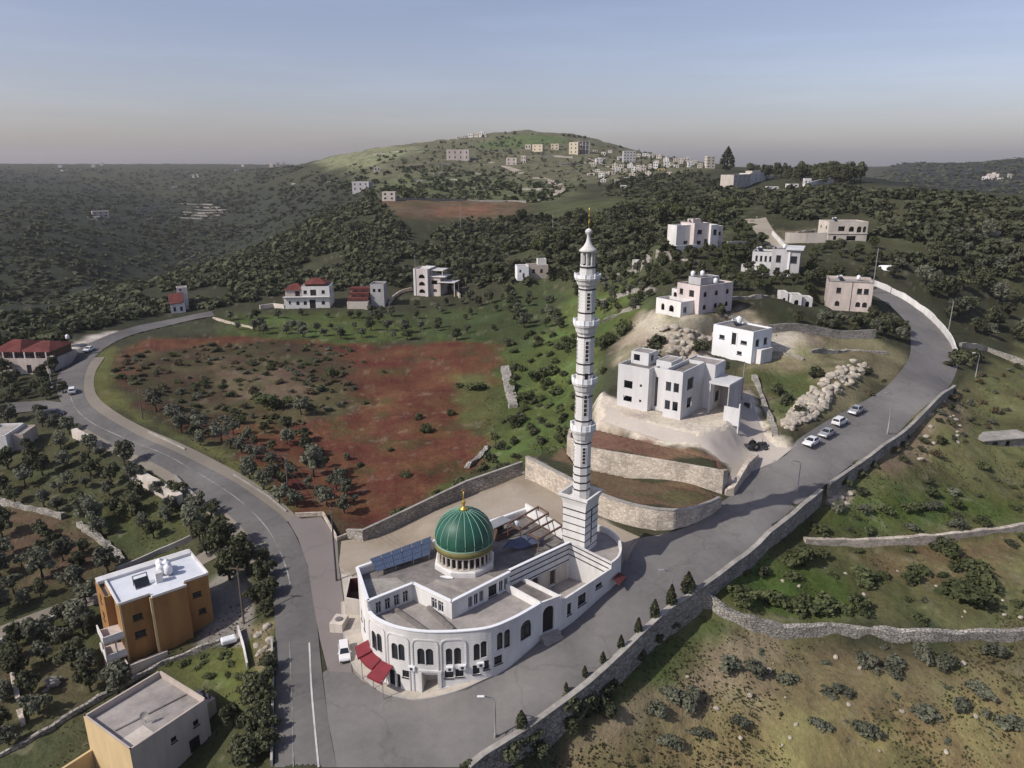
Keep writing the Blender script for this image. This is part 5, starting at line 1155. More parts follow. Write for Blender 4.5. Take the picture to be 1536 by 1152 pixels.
# ------------------------------------------------------------------ distant houses: box with parapet roof and a few openings
def small_house(px, py, w, h, m, label, group=None, name='hill_house', cols=3, st=2, dpt=.7, yaw=None, d=None, roof='roofpale'):
    g = P(px, py); z = z1(*g); s = scale_at(*g, z)
    yaw = random.uniform(-.35, .25) if yaw is None else yaw
    root = empty(name, (*g, z), yaw - math.atan2(g[0], g[1]) * .6, label, 'house', group); W_, H_ = w * s, h * s; D_ = W_ * dpt; wm = MB()
    cs = {'f': Curve([(-W_/2, 0), (W_/2, 0)]), 'r': Curve([(W_/2, 0), (W_/2, D_)]), 'b': Curve([(W_/2, D_), (-W_/2, D_)]), 'l': Curve([(-W_/2, D_), (-W_/2, 0)])}
    for k, c in cs.items():
        ops = rows(cols if k in 'fb' else 2, c.len, 0, st, H_ / (st + .12), min(1.6, c.len / cols * .45), H_ / st * .42, H_ / st * .3) if k != 'b' else []
        wall_strip(wm, c, -3, H_, ops, .3, cap=.3, inner_z=H_ - .4)
        for o in ops:
            p = MB(); p.face([pt(c, o[0], o[2], .25), pt(c, o[1], o[2], .25), pt(c, o[1], o[3], .25), pt(c, o[0], o[3], .25)]); p.build('window', 'glass', root)
    wm.build('wall', m, root); r = MB(); r.face([(-W_/2, 0, H_ - .4), (W_/2, 0, H_ - .4), (W_/2, D_, H_ - .4), (-W_/2, D_, H_ - .4)]); r.build('roof', roof, root)
    if group and random.random() < .6 and w > 7:
        a = random.uniform(-.2, .1) * W_; c = MB(); c.box(a, a + W_ * .3, D_ * .3, D_ * .75, H_ - .4, H_ + H_ * .22); c.build('stair_head', m, root)
    return root
small_house(583, 301, 20, 13, 'cream', 'plain pale box house at the top of the red strip field', cols=2)
small_house(541, 287, 26, 14, 'grey', 'greyish house on the near spur just left of the plain pale box house')
small_house(152, 326, 22, 9, 'pink', 'lone pinkish house on the far left slope beside grey terraces', yaw=.3)
small_house(140, 329, 16, 4, 'cream', 'long low cream shed next to the lone house on the far left slope', st=1)
small_house(613, 217, 13, 9, 'cream', 'square house standing on the left skyline of the big hill')
small_house(687, 240, 34, 15, 'pink', 'large pinkish villa on the sunny face of the big hill', cols=4)
small_house(792, 224, 9, 7, 'cream', 'small cream house left of the pair on the upper big hill', cols=2, st=1)
small_house(806, 227, 16, 10, 'paleyellow', 'pale yellow house in the middle of the row on the upper big hill', cols=2)
small_house(832, 225, 12, 9, 'paleyellow', 'pale yellow house standing apart at the right of the row on the upper big hill', cols=2)
small_house(860, 231, 14, 17, 'paleyellow', 'tall lit yellowish block next to the raw frame building on the big hill', cols=2, st=3)
def frame_building():
    root, k, s, ln = hroot('concrete_frame_building', 'large unfinished concrete frame building high on the hill', 'building', (868,231), (884,231), None)
    X = lambda p: p * k
    for f in range(4):
        c = MB(); c.box(0, X(16), 0, 10, f * s * 6, f * s * 6 + .4); c.build('floor_slab', 'grey', root)
    for f in range(3):
        for i in range(4):
            c = MB(); c.box(X(5) * i, X(5) * i + .7, .2, .9, f * s * 6 + .4, (f + 1) * s * 6); c.build('column', 'greypale', root)
    c = MB(); c.box(0, X(16), 9.6, 10, -2, s * 18); c.build('wall', 'pink', root)
frame_building()
small_house(767, 248, 16, 11, 'cream', 'cream house with trees beside the pale dirt track on the big hill', cols=2)
small_house(785, 246, 8, 12, 'pink', 'narrow pinkish house at the upper end of the dirt track', cols=2)
for px, py, w, h, m in ((905,233,7,5,'cream'),(893,229,6,4,'cream'),(915,228,6,3,'cream'),(899,245,10,7,'white'),(906,240,8,3,'cream'),(922,254,8,8,'cream'),(932,252,7,5,'cream'),(945,252,8,6,'white'),(951,258,8,7,'white'),(957,256,6,8,'cream'),(965,258,8,9,'cream'),(938,258,5,5,'cream'),(975,254,5,8,'cream'),(927,258,8,6,'white'),(968,236,9,6,'white'),(978,237,8,6,'cream'),(988,239,8,6,'cream'),(999,243,8,6,'white'),(1000,250,8,8,'white'),(1013,243,6,6,'cream'),(1021,245,7,7,'cream'),(1030,245,8,8,'cream'),(918,262,10,5,'cream'),(910,262,7,4,'white'),(902,268,9,8,'white'),(992,256,10,3,'yellow'),(926,277,7,8,'cream'),(935,282,9,4,'white'),(886,263,12,3,'cream'),(985,246,7,5,'cream'),(1008,248,6,4,'cream'),(958,236,6,5,'cream'),(1036,250,8,7,'white'),(1042,247,7,6,'cream'),(1015,252,7,5,'white'),(948,266,8,6,'cream'),(940,270,7,4,'white'),(972,264,9,6,'cream'),(983,252,7,9,'white'),(905,274,8,5,'white'),(890,250,7,5,'cream'),(896,258,7,4,'white'),(930,240,7,5,'white'),(1050,252,7,7,'cream'),(1004,262,8,4,'cream')):
    small_house(px, py, w, h, m, 'tiny pale house of the village cluster on the right flank of the big hill', 'village houses on the flank of the big hill', cols=2, st=2 if h > 5 else 1)
small_house(944, 244, 18, 17, 'grey', 'dark grey tall block standing above the village cluster', name='apartment_block', cols=4, st=4)
small_house(1066, 252, 13, 17, 'cream', 'bright cream tower block on the ridge beside the tall pine', name='tower_block', cols=2, st=4, yaw=.3)
for px, py, w, h, m in ((688,209,6,4,'white'),(697,207,6,4,'cream'),(706,206,7,5,'white'),(714,205,7,5,'cream'),(722,204,8,6,'white'),(727,205,5,5,'cream'),(660,216,6,3,'cream'),(672,212,6,3,'cream'),(893,206,7,4,'cream'),(886,206,6,4,'white')):
    small_house(px, py, w, h, m, 'tiny pale house on the crest of the big hill against the sky', 'houses along the crest of the big hill', cols=2, st=1)
for px, py, w, h, m in ((90,252,5,4,'white'),(93,258,4,3,'white'),(100,257,4,3,'cream'),(140,251,5,4,'white'),(152,248,4,4,'cream'),(290,266,4,4,'cream'),(296,265,3,4,'cream'),(355,258,5,4,'white'),(364,250,4,3,'white'),(407,252,5,6,'cream'),(417,250,5,6,'cream'),(426,248,5,5,'cream'),(440,278,6,3,'white'),(443,252,4,5,'cream'),(566,257,9,6,'cream'),(494,278,6,6,'cream'),(262,283,8,3,'white'),(25,267,5,3,'pink')):
    small_house(px, py, w, h, m, 'far away pale house dotted over the hazy left hills', 'scattered far houses on the left hills', cols=2, st=1)
for px, py, w, h, m in ((1478,270,10,5,'white'),(1488,269,16,8,'pink'),(1500,271,8,4,'white'),(1515,266,5,5,'cream')):
    small_house(px, py, w, h, m, 'far pale house of the small group on the dark hill at right', 'far houses on the dark right hill', cols=2, st=1)
def school():
    root, k, s, ln = hroot('long_white_building', 'long low white building with a raised back floor on the wooded ridge', 'building', (1100,277), (1152,272), 46)
    X = lambda p: p * k
    H = lambda p: p * s
    block(root, 0, X(24), 0, 9, 0, H(13), 'cream', 'roofpale', .5, {'f': rows(4, X(24), 0, 2, H(6), 2, 2, 1.2)})
    block(root, X(24)+.01, X(52), 1, 9, 0, H(14), 'white', 'roofpale', .5, {'f': rows(4, X(28), 0, 2, H(6), 2, 2, 1.2)}); block(root, X(33), X(52), 4, 9, H(13), H(17), 'cream', 'roofpale', .3)
    block(root, X(54), X(62), 0, 6, 0, H(9), 'white', 'roofpale', .4, {'f': rows(2, X(8), 0, 1)})
school()
for px, py, w, h, l in ((1211, 281, 10, 13, 'white gatehouse at the left end of the long white ridge wall'), (1160, 284, 16, 4, 'low white shed between the school and the ridge wall'), (1190, 281, 16, 5, 'low white shed nearest the left end of the long ridge wall')):
    small_house(px, py, w, h, 'white', l, cols=2, st=1)
small_house(958, 402, 20, 11, 'white', 'small white hut on the grassy slope right of the minaret top', cols=2, st=1)

def heater(x, y, z, label, rz=.4):
    h = empty('solar_heater', (x, y, z), rz, label, 'solar heater', 'solar water heaters on the roofs'); b = MB(); b.mesh([(-.9, -1.1, .1), (.9, -1.1, .1), (.9, .1, 1.05), (-.9, .1, 1.05)], [(0, 1, 2, 3)]); b.build('collector', 'glass', h)
    b = MB(); b.tube([(-.85, .3, 1.35), (.85, .3, 1.35)], .26, 12); b.build('boiler', 'tankwhite', h, True); b = MB()
    for x_ in (-.8, .8): b.bar((x_, -1.1, 0), (x_, .15, 1.05), .06); b.bar((x_, .3, 0), (x_, .3, 1.15), .07); b.bar((x_, -1.1, .05), (x_, .3, .05), .06)
    b.build('stand', 'steel', h)
for o in [q for q in COL.objects if not q.parent and q.get('category') in ('house', 'apartment house') and q.name.split('.')[0] in ('white_house', 'terraced_house', 'pink_stone_house', 'stepped_villa', 'grey_lane_house', 'cream_stone_house', 'orange_house', 'red_roofed_villa')]:
    rs = [c for c in o.children if c.name.startswith('roof') and not c.name.startswith(('roof_slab', 'roof_cov', 'roof_up'))]; r = max(rs, key=lambda c: c.dimensions.x * c.dimensions.y if False else abs((c.data.vertices[1].co.x - c.data.vertices[0].co.x) * (c.data.vertices[2].co.y - c.data.vertices[1].co.y)) if len(c.data.vertices) == 4 else 0); v = [q.co for q in r.data.vertices]
    cx_, cy_ = sum(q.x for q in v) / len(v), sum(q.y for q in v) / len(v); w_ = abs(v[1].x - v[0].x); nm_ = o['label'].split(' with ')[0].split(' above ')[0].split(' among ')[0].split(' beside ')[0].split(' standing ')[0].split(' below ')[0]
    if o.name.startswith('orange'): continue
    heater(*loc2w(o, cx_ - w_ * .22, cy_ + .5, v[0].z), 'solar water heater on the roof of the ' + ' '.join(nm_.split()[:9]))
# ------------------------------------------------------------------ walls
def wall_line(name, label, pts, h=1.0, t=.4, m='drystone', zt=None, dig=1.2, jit=0, cat='wall', group=None, cope=None, step=1.2, zbase=None, sides=.9):
    """wall along a ground polyline; top follows the ground plus h, or the levels zt given per point"""
    pp = [Vector(p[:2]) for p in pts]; out = []; par = []
    for i, (a, b) in enumerate(zip(pp, pp[1:])):
        n = max(1, int((b - a).length / step))
        for k in range(n): out.append(a + (b - a) * k / n); par.append(i + k / n)
    out.append(pp[-1]); par.append(len(pp) - 1); a = np.array(out); tg = np.gradient(a, axis=0); tg /= np.linalg.norm(tg, axis=1)[:, None]; nn = np.stack([-tg[:, 1], tg[:, 0]], 1)
    rng = random.Random(len(label)); l = a + nn * t / 2; r = a - nn * t / 2
    zl = Z(*(a + nn * sides).T); zr = Z(*(a - nn * sides).T); zc = Z(a[:, 0], a[:, 1])
    top = np.interp(par, range(len(pts)), zt) if zt is not None else np.maximum(np.maximum(zl, zr), zc) * 1 + h
    if zt is None: k = np.ones(5) / 5; top = np.convolve(np.pad(top, 2, 'edge'), k, 'valid')
    bot = np.minimum(np.minimum(zl, zr), zc) - dig
    mb = MB(); n = len(a); J = lambda s=1: rng.uniform(-jit, jit) * s
    v = []
    for i in range(n):
        tj = top[i] + J(1.5)
        v += [(l[i, 0] + J(), l[i, 1] + J(), bot[i]), (l[i, 0] + J(), l[i, 1] + J(), (bot[i] + tj) / 2), (l[i, 0] + J(), l[i, 1] + J(), tj), (r[i, 0] + J(), r[i, 1] + J(), tj + J()), (r[i, 0] + J(), r[i, 1] + J(), (bot[i] + tj) / 2), (r[i, 0] + J(), r[i, 1] + J(), bot[i])]
    f = [(i*6+k, i*6+k+1, i*6+6+k+1, i*6+6+k) for i in range(n - 1) for k in range(5)] + [(5, 4, 3, 2, 1, 0), tuple((n-1)*6 + k for k in range(6))]
    mb.mesh(v, f)
    if not cope:
        o = mb.build(name, m); return tag(o, label, cat, group)
    root = empty(name, (a[0, 0], a[0, 1], float(bot[0])), 0, label, cat, group); wbuild(mb, 'masonry', m, root)
    cb = MB(); cl = a + nn * (t / 2 + .07); cr = a - nn * (t / 2 + .07); v = []
    for i in range(n): v += [(*cl[i], top[i] + .004), (*cl[i], top[i] + .14), (*cr[i], top[i] + .14), (*cr[i], top[i] + .004)]
    cb.mesh(v, [(i*4+k, i*4+(k+1) % 4, i*4+4+(k+1) % 4, i*4+4+k) for i in range(n-1) for k in range(4)] + [(3, 2, 1, 0), tuple((n-1)*4+k for k in range(4))]); wbuild(cb, 'coping', cope, root)
    return root
def shift(poly, d):
    """offset an open polyline to its right"""
    a = np.array(poly, float); t = np.gradient(a, axis=0); t /= np.linalg.norm(t, axis=1)[:, None]; return [tuple(p + np.array((q[1], -q[0])) * d) for p, q in zip(a, t)]
rw = spline(_rw, 3); wall_line('retaining_wall', 'long grey stone retaining wall with pale coping along the hill road below the mosque', shift(rw, .35), t=.6, m='wallgrey', zt=list(tps(*np.array(rw).T) + .5), cope='coping', jit=.05)
rw2 = spline(_rw2, 3); wall_line('retaining_wall', 'roadside wall with pale coping along the outer edge towards the road bend', shift(rw2, .35), t=.5, m='wallgrey', zt=list(tps(*np.array(rw2).T) + .55), cope='coping', jit=.03)
wall_line('dry_stone_wall', 'long pale dry stone wall crossing the right field below the road wall', spline(_f1[:9], 2), .35, .9, jit=.16)
wall_line('dry_stone_wall', 'straight upper field wall of pale stone in the green right field', spline(_f2[:6], 2), .25, .8, 'wallstone', jit=.08)
wall_line('yard_wall', 'plain concrete yard wall between the red field and the mosque yard', W([(521,806),(545,812),(600,790),(700,745),(783,713)]), t=.35, m='wallgrey', zt=[1.6,2.6,3.3,5.0,7.0], cope='coping')
wall_line('apron_wall', 'low stone wall closing the paved apron beside the left road', W([(443,775),(485,774),(497,795),(506,812),(521,806)]), .75, .3, 'wallstone')
wall_line('terrace_wall', 'curved lower retaining wall of pale limestone behind the mosque', [T1[k] for k in (11,12)][:0] + spline(T1[:7], 2), t=.6, m='wallstone', zt=[9.0] * len(spline(T1[:7], 2)), dig=1.5, cope='coping')
tb = spline([T2[0], T2[1], T2[2], T2[3]], 2)
wall_line('terrace_wall', 'upper straight retaining wall of pale limestone under the unfinished house', W([(856,640),(853,655)], 12) + tb + W([(1090,702)], 11.6), t=.6, m='wallstone', zt=[11.7, 11.9] + [12.0] * len(tb) + [11.4], dig=4)
wall_line('ramp_wall', 'short stone ramp wall dropping to the road at the limestone drive', W([(1087,741),(1098,742),(1118,712),(1134,690)]), t=.8, m='wallstone', zt=[8.6, 9.2, 10.2, 9.6], dig=1)
wall_line('roadside_wall', 'white wall following the outside of the high road bend', spline(W([(1434,538),(1424,512),(1404,487),(1378,464),(1344,443),(1315,430),(1290,424)]), 2), 1.7, .4, 'white', jit=.04)
wall_line('retaining_wall', 'straight brownish retaining wall below the pinkish block house', W([(1150,500),(1230,502),(1312,506)]), 1.6, .5, 'wallgrey')
wall_line('retaining_wall', 'beige retaining wall left of the cream house among trees', W([(1177,364),(1208,365),(1239,364)]), 3.6, .5, 'cream')
wall_line('lane_wall', 'white wall at the right side of the hill lane by the grey house', W([(1158,352),(1172,368),(1186,384),(1196,394)]), 1.5, .4, 'white')
wall_line('lane_wall', 'cream wall left of the hill lane below the stepped villa', W([(1090,373),(1108,372),(1124,372)]), 2.2, .4, 'cream')
wall_line('dry_stone_wall', 'crumbling stone wall running down to the gravel lane above the orange house', W([(118,787),(140,803),(165,825),(186,843)]), .6, 1.0, jit=.2)
wall_line('dry_stone_wall', 'pale stone wall at the left picture edge above the brown plot', W([(-30,745),(0,753),(45,765),(95,776)]), .5, 1.0, jit=.15)
wall_line('concrete_wall', 'thick beige retaining block below the left road with a sloping top', W([(200,716),(235,735),(270,757)]), 1.6, 1.6, 'cream', jit=.05)
wall_line('concrete_wall', 'small beige retaining block farther up the left road', W([(113,654),(130,663),(150,673)]), 1.4, 1.2, 'cream', jit=.05)
wall_line('roadside_wall', 'low pale kerb wall between the left road and the lane junction', W([(262,716),(285,740),(310,762),(330,782)]), .5, .3, 'coping')
wall_line('lane_wall', 'low kerb wall on the upper side of the gravel lane', W([(310,798),(240,830),(175,858)]), .8, .3, 'kerb')
wall_line('lane_wall', 'low kerb wall on the lower side of the gravel lane at far left', W([(120,912),(60,938),(0,965),(-20,975)]), .6, .4, 'kerb')
wall_line('garden_wall', 'long mossy garden wall between the orange and the beige house', W([(-20,1150),(60,1105),(130,1060),(185,1030),(245,998),(330,962)]), .6, .45, 'wallgrey', jit=.08)
wall_line('broken_wall', 'broken narrow wall stub standing in the scrub at the lower left edge', W([(14,990),(20,1020),(28,1055)]), .9, .5, 'wallstone', jit=.1)
wall_line('broken_wall', 'small fallen wall piece below the broken stub at lower left', W([(30,1070),(36,1090)]), .7, .6, 'wallstone', jit=.12)
wall_line('road_edge_wall', 'thin dark wall edging the left road beside the bottom garden trees', W([(408,1150),(409,1090),(410,1020),(408,965)]), .5, .25, 'kerb')
wall_line('garden_wall', 'thin whitish wall going down the garden beside the utility pole', W([(358,948),(366,975),(372,1005)]), .8, .2, 'white')
wall_line('dry_stone_wall', 'isolated dry stone wall on the green slope right of the red field', W([(757,552),(763,580),(771,612)]), .8, 2.2, jit=.3)
wall_line('dry_stone_wall', 'low stones edging the red field corner near the yard wall', W([(700,702),(715,688),(735,668)]), .4, .9, jit=.25)
wall_line('kerb_stone_line', 'thin white kerb line between the roadside grass and the red field', W([(350,712),(376,728),(404,746),(430,768)]), .25, .25, 'coping')
wall_line('kerb_stone_line', 'short white kerb line farther up between road grass and field', W([(222,648),(250,661),(278,675)]), .25, .3, 'coping')
wall_line('field_wall', 'thin pale wall bending down the green strip near the road end', W([(320,478),(345,485),(380,493)]), .6, .5, 'wallstone')
wall_line('field_wall', 'pale wall leading to the red roofed villa along the road', W([(390,464),(410,461),(427,463)]), 1.6, .5, 'cream')
wall_line('field_wall', 'pale garden wall running up the grass beside the pink tower house', W([(583,458),(590,447),(600,440),(618,436)]), 1.0, .5, 'wallstone')
wall_line('field_wall', 'slanting pale wall right of the pink tower house', W([(678,432),(684,440),(690,447)]), 1.4, .6, 'wallstone')
wall_line('ridge_wall', 'long bright white wall descending the wooded ridge', W([(1206,284),(1225,279),(1250,274)]), 3.2, .6, 'white')
wall_line('hill_wall', 'dark dry stone wall along the top of the red strip field', W([(590,301),(640,300),(700,302),(760,303),(790,304)]), 1.4, 1.2, 'wallgrey', step=6)
for y, x0, x1 in ((306,215,320),(310,205,335),(314,200,340),(318,205,335),(322,212,330),(327,222,318)):
    wall_line('terrace_wall', 'thin grey stone terrace wall in the stepped plot on the far left slope', W([(x0, y + 2), ((x0 + x1) / 2, y), (x1, y + 1)]), 1.4, 1.4, 'wallgrey', group='terrace walls on the far left slope', step=10)
for q, l in ((((265,398),(285,388),(300,380)), 'short pale wall high on the near dark hillside at left'), (((1420,346),(1470,349),(1500,354)), 'pale field wall among the trees near the right edge under the far hill'), (((1440,520),(1480,526),(1515,540),(1560,556)), 'pale rough stone wall right of the high road bend')):
    wall_line('field_wall', l, W(q), 1.2, .8, 'drystone', jit=.1, step=2)
def ruin_slab():
    root, k, s, ln = hroot('ruined_shed', 'low ruined concrete shed with a cracked slab roof at the right edge', 'shed', (1474,674), (1545,668), None)
    block(root, 0, ln, 0, 4, 0, 1.9, 'wallgrey', 'coping', .1, {'f': [(2.2, 3.6, .2, 1.4, False, 'o'), (5.5, 6.6, .2, 1.4, False, 'o')]})
    c = MB(); c.box(-.6, ln + .3, -.5, 4.3, 1.92, 2.1); c.build('roof_slab', 'coping', root)
ruin_slab()
def greenhouse():
    g = P(1337, 408); z = z1(*g); root = empty('plastic_greenhouse', (*g, z), .1, 'small white plastic tunnel among the dark trees right of the pinkish house', 'greenhouse'); s = scale_at(*g, z); w = 24 * s; b = MB(); n = 10
    v = [(x, 2.2 - 2.2 * math.cos(math.pi * k / n), .1 + 1.9 * math.sin(math.pi * k / n)) for x in (-w/2, w/2) for k in range(n + 1)]
    b.mesh(v, [(k, k+1, n+2+k, n+1+k) for k in range(n)] + [tuple(range(n, -1, -1)), tuple(range(n+1, 2*n+2))]); b.build('cover', 'white2', root, True); d = MB(); d.box(-w/2 - .03, -w/2, 1.6, 2.8, 0, 1.6); d.build('door', 'dframe', root)
greenhouse()

# ------------------------------------------------------------------ things on and round the mosque
def solar_panels():
    root = empty('solar_array', (-14, 88, 9), 0, 'tilted dark blue solar array on the mosque roof left of the dome', 'solar array')
    p00, p10, p01, p11 = (-17.4,83.0,9.75), (-11.0,87.3,9.75), (-18.6,84.9,10.5), (-11.2,91.0,10.5)
    def q(u, v): return Vector(p00) * (1-u) * (1-v) + Vector(p10) * u * (1-v) + Vector(p01) * (1-u) * v + Vector(p11) * u * v
    for i in range(6):
        for j in range(3):
            m = MB(); a, b, c, d = q((i+.03)/6, (j+.03)/3), q((i+.97)/6, (j+.03)/3), q((i+.97)/6, (j+.97)/3), q((i+.03)/6, (j+.97)/3); t = Vector((0, 0, .05))
            m.mesh([a, b, c, d, a - t, b - t, c - t, d - t], [(0,1,2,3), (7,6,5,4), (0,4,5,1), (1,5,6,2), (2,6,7,3), (3,7,4,0)]); wbuild(m, 'panel', 'solar', root)
    f = MB()
    for u in (.02, .35, .68, .98):
        f.bar(q(u, 0) - Vector((0,0,.1)), q(u, 1) - Vector((0,0,.1)), .08)
        for v in (.04, .96): p = q(u, v); f.bar((p.x, p.y, 8.96), (p.x, p.y, p.z - .08), .08)
    for v in (.04, .5, .96): f.bar(q(0, v) - Vector((0,0,.09)), q(1, v) - Vector((0,0,.09)), .07)
    wbuild(f, 'frame', 'steel', root)
def sol_mat():
    m, nt, b = nm('solar_cells'); tc = N(nt, 'ShaderNodeTexCoord'); br = N(nt, 'ShaderNodeTexBrick', Scale=2.4); L(nt, tc, 'Object', br, 'Vector')
    br.inputs['Color1'].default_value = (.016, .028, .065, 1); br.inputs['Color2'].default_value = (.024, .04, .09, 1); br.inputs['Mortar'].default_value = (.15, .19, .27, 1); br.inputs['Mortar Size'].default_value = .035; br.offset = 0
    L(nt, br, 'Color', b, 'Base Color'); b.inputs['Roughness'].default_value = .3; return m
M['solar'] = sol_mat(); M['tarp'] = mat('blue_tarpaulin', (.10, .12, .19), .7, .3, 1.5); M['maroon'] = mat('maroon_paint', (.10, .03, .03), .8, .25, 1.5)
solar_panels()
def pergola():
    root = empty('pergola_frame', (3, 92, 9), 0, 'dark brown open roof frames at the back of the mosque roof beside the minaret', 'pergola'); h = 11.3; F_ = []
    A_ = [(-.6,93.2),(3.9,98.6),(5.3,96.6),(1.2,91.6)]; B_ = [(2.2,91.0),(6.0,95.0),(7.1,93.2),(3.6,89.4)]
    for poly, z in ((A_, 11.2), (B_, 10.9)):
        b = MB()
        for a, c in zip(poly, poly[1:] + poly[:1]): b.bar((*a, z), (*c, z), .2, .24)
        m0 = [(poly[0][0] + poly[1][0]) / 2, (poly[0][1] + poly[1][1]) / 2]; m1 = [(poly[2][0] + poly[3][0]) / 2, (poly[2][1] + poly[3][1]) / 2]; b.bar((*m0, z), (*m1, z), .16, .2); wbuild(b, 'roof_frame', 'rust', root)
        for a in poly: p = MB(); p.bar((*a, 8.96), (*a, z - .13), .16); wbuild(p, 'post', 'rust', root)
    c = MB(); c.box(-1.8, 1.5, 0, 2.8, 0, 1.9, R(50), (-2.0, 92.6, 8.96)); wbuild(c, 'roof_hut', 'greypale', root) if False else None
pergola()
def tarp():
    b = MB(); n = 10; v = []
    for i in range(n + 1):
        for j in range(6):
            u, w = i / n, j / 5; x = -1.4 + 5.2 * u + 1.2 * w; y = 88.9 + 1.6 * u + 2.2 * w
            v.append((x, y, 9.5 + .5 * w + .25 * math.sin(u * 9 + w * 4) + .15 * math.cos(w * 7 - u * 5)))
    b.mesh(v, [(i*6+j, (i+1)*6+j, (i+1)*6+j+1, i*6+j+1) for i in range(n) for j in range(5)])
    o = b.build('tarpaulin', 'tarp', smooth=True); sm = o.modifiers.new('thick', 'SOLIDIFY'); sm.thickness = .04; tag(o, 'crumpled blue grey tarpaulin sheet spread right of the mosque dome', 'tarpaulin')
    h = empty('roof_hut', (-2.0, 92.2, 8.95), R(45), 'small dark open hut on the mosque roof just behind the dome', 'hut')
    c = MB(); c.box(0, 3.2, 0, .15, 0, .9); c.box(0, .15, .15, 2.2, 0, 1.8); c.box(.151, 3.2, 2.05, 2.2, 0, 1.8); c.build('wall', 'rust', h); c = MB(); c.box(-.2, 3.4, .6, 2.5, 1.81, 1.93); c.build('roof', 'steel', h)
    tank(.6, 95.6, 8.95, 'white water tank standing alone under the brown frames on the mosque roof', r=.45, h=1.2)
    b = MB(); rng = random.Random(3)
    for i in range(1): b.tube([(-9.2, 82.9, 9.1), (-8.4, 82.5, 9.25), (-7.6, 82.6, 9.1)], [.12, .25, .1], 7)
    tag(b.build('sheet_roll', 'white2', smooth=True), 'small white rolled sheet lying on the dark roof below the dome', 'sheet')
tarp()
def kiosk():
    root = empty('roofless_store', (-22.5, 86, 0), 0, 'small roofless store with maroon brown inner walls beside the back corner of the mosque', 'store')
    pl = [at(508,866,2.6), at(524,861,2.6), at(560,838,2.6), at(558,822,2.6), at(541,816,2.6), at(512,826,2.6)]
    pl = [(-23.1,87.9), (-20.7,87.2), (-17.2,90.6), (-19.6,94.0), (-23.6,93.0)]; n = len(pl); inn = off_poly(pl, .25); c = MB(); d = MB()
    for i in range(n):
        j = (i + 1) % n; a, b, ai, bi = pl[i], pl[j], inn[i], inn[j]; zt = 2.7
        c.face([(*a, -1), (*b, -1), (*b, zt), (*a, zt)]); c.face([(*a, zt), (*b, zt), (*bi, zt), (*ai, zt)]); d.face([(*bi, -1), (*ai, -1), (*ai, zt), (*bi, zt)])
    wbuild(c, 'outer_wall', 'cream', root); wbuild(d, 'inner_wall', 'maroon', root); f = MB(); flat(f, inn, .5); wbuild(f, 'floor', 'rust', root)
    p = MB(); p.box(-.16, .16, -.16, .16, -1, 3.3, 0, (-18.6, 92.5, 0)); wbuild(p, 'partition', 'maroon', root)
    pd = empty('equipment_plinth', (-23.4, 85.4, 0), R(-10), 'pale concrete plinth with a grey round lid at the mosque corner by the apron', 'plinth'); c = MB(); c.box(-.9, .9, -1.1, 1.2, -1.5, 1.0); c.build('block', 'cream', pd); c = MB(); c.lathe([(.5, 1.003), (.5, 1.12), (.42, 1.16)], 14); c.build('lid', 'roofgrey', pd)
kiosk()
def pavement():
    o = sheet('pavement', W([(512,905),(517,965),(527,995),(545,1016),(575,1040),(600,1047),(624,1051),(662,1045),(700,1033),(740,1015),(728,1008),(690,1005),(640,1005),(600,990),(560,960),(540,925),(528,900)], None), .22, 'pave', .8)
    w = Curve(spline(W([(512,905),(517,965),(527,995),(545,1016),(575,1040),(600,1047),(624,1051),(662,1045),(700,1033),(740,1015)]), .8)); k = MB()
    zs = lambda t: float(Z(*w.pos(t))[0]); n = 70
    for i in range(n):
        a, b = w.len * i / n, w.len * (i + 1) / n; za, zb = zs(a), zs(b)
        pa, pb, qa, qb = w.pos(a, -.08), w.pos(b, -.08), w.pos(a, .12), w.pos(b, .12)
        k.mesh([(*pa, za - .2), (*pb, zb - .2), (*pb, zb + .25), (*pa, za + .25), (*qa, za - .2), (*qb, zb - .2), (*qb, zb + .25), (*qa, za + .25)], [(0,1,2,3), (3,2,6,7), (5,4,7,6)])
    tag(k.build('kerb', 'kerb'), kind='structure')
    s = sheet('side_pavement', W([(512,862),(528,866),(546,910),(560,945),(548,958),(528,925),(517,900)]), .2, 'pave', .8)
pavement()
wp = empty('ramp_wedge', (-6, 72, 0), 0, 'white rendered wedge at the foot of the curved mosque front', 'ramp'); _c = MB(); _pl = [at(658,1041,.3), at(700,1030,.8), at(737,1014,1.7), at(733,1009,1.7), at(700,1019,.8), at(660,1030,.3)]
_c.prism(_pl, -1, [1.0, 1.35, 1.9, 1.9, 1.35, 1.0]); wbuild(_c, 'wedge', 'white', wp)
_c = MB(); _q = [(13.45,86.2,6.7),(14.6,88.0,6.7),(15.5,87.4,6.2),(14.35,85.6,6.2)]; _c.face(_q); _c.face([_q[3],_q[2],(15.5,87.4,5.95),(14.35,85.6,5.95)]); _c.face([_q[0],_q[3],(14.35,85.6,5.95)]); wbuild(_c, 'awning', 'maroon', MOSQUE)

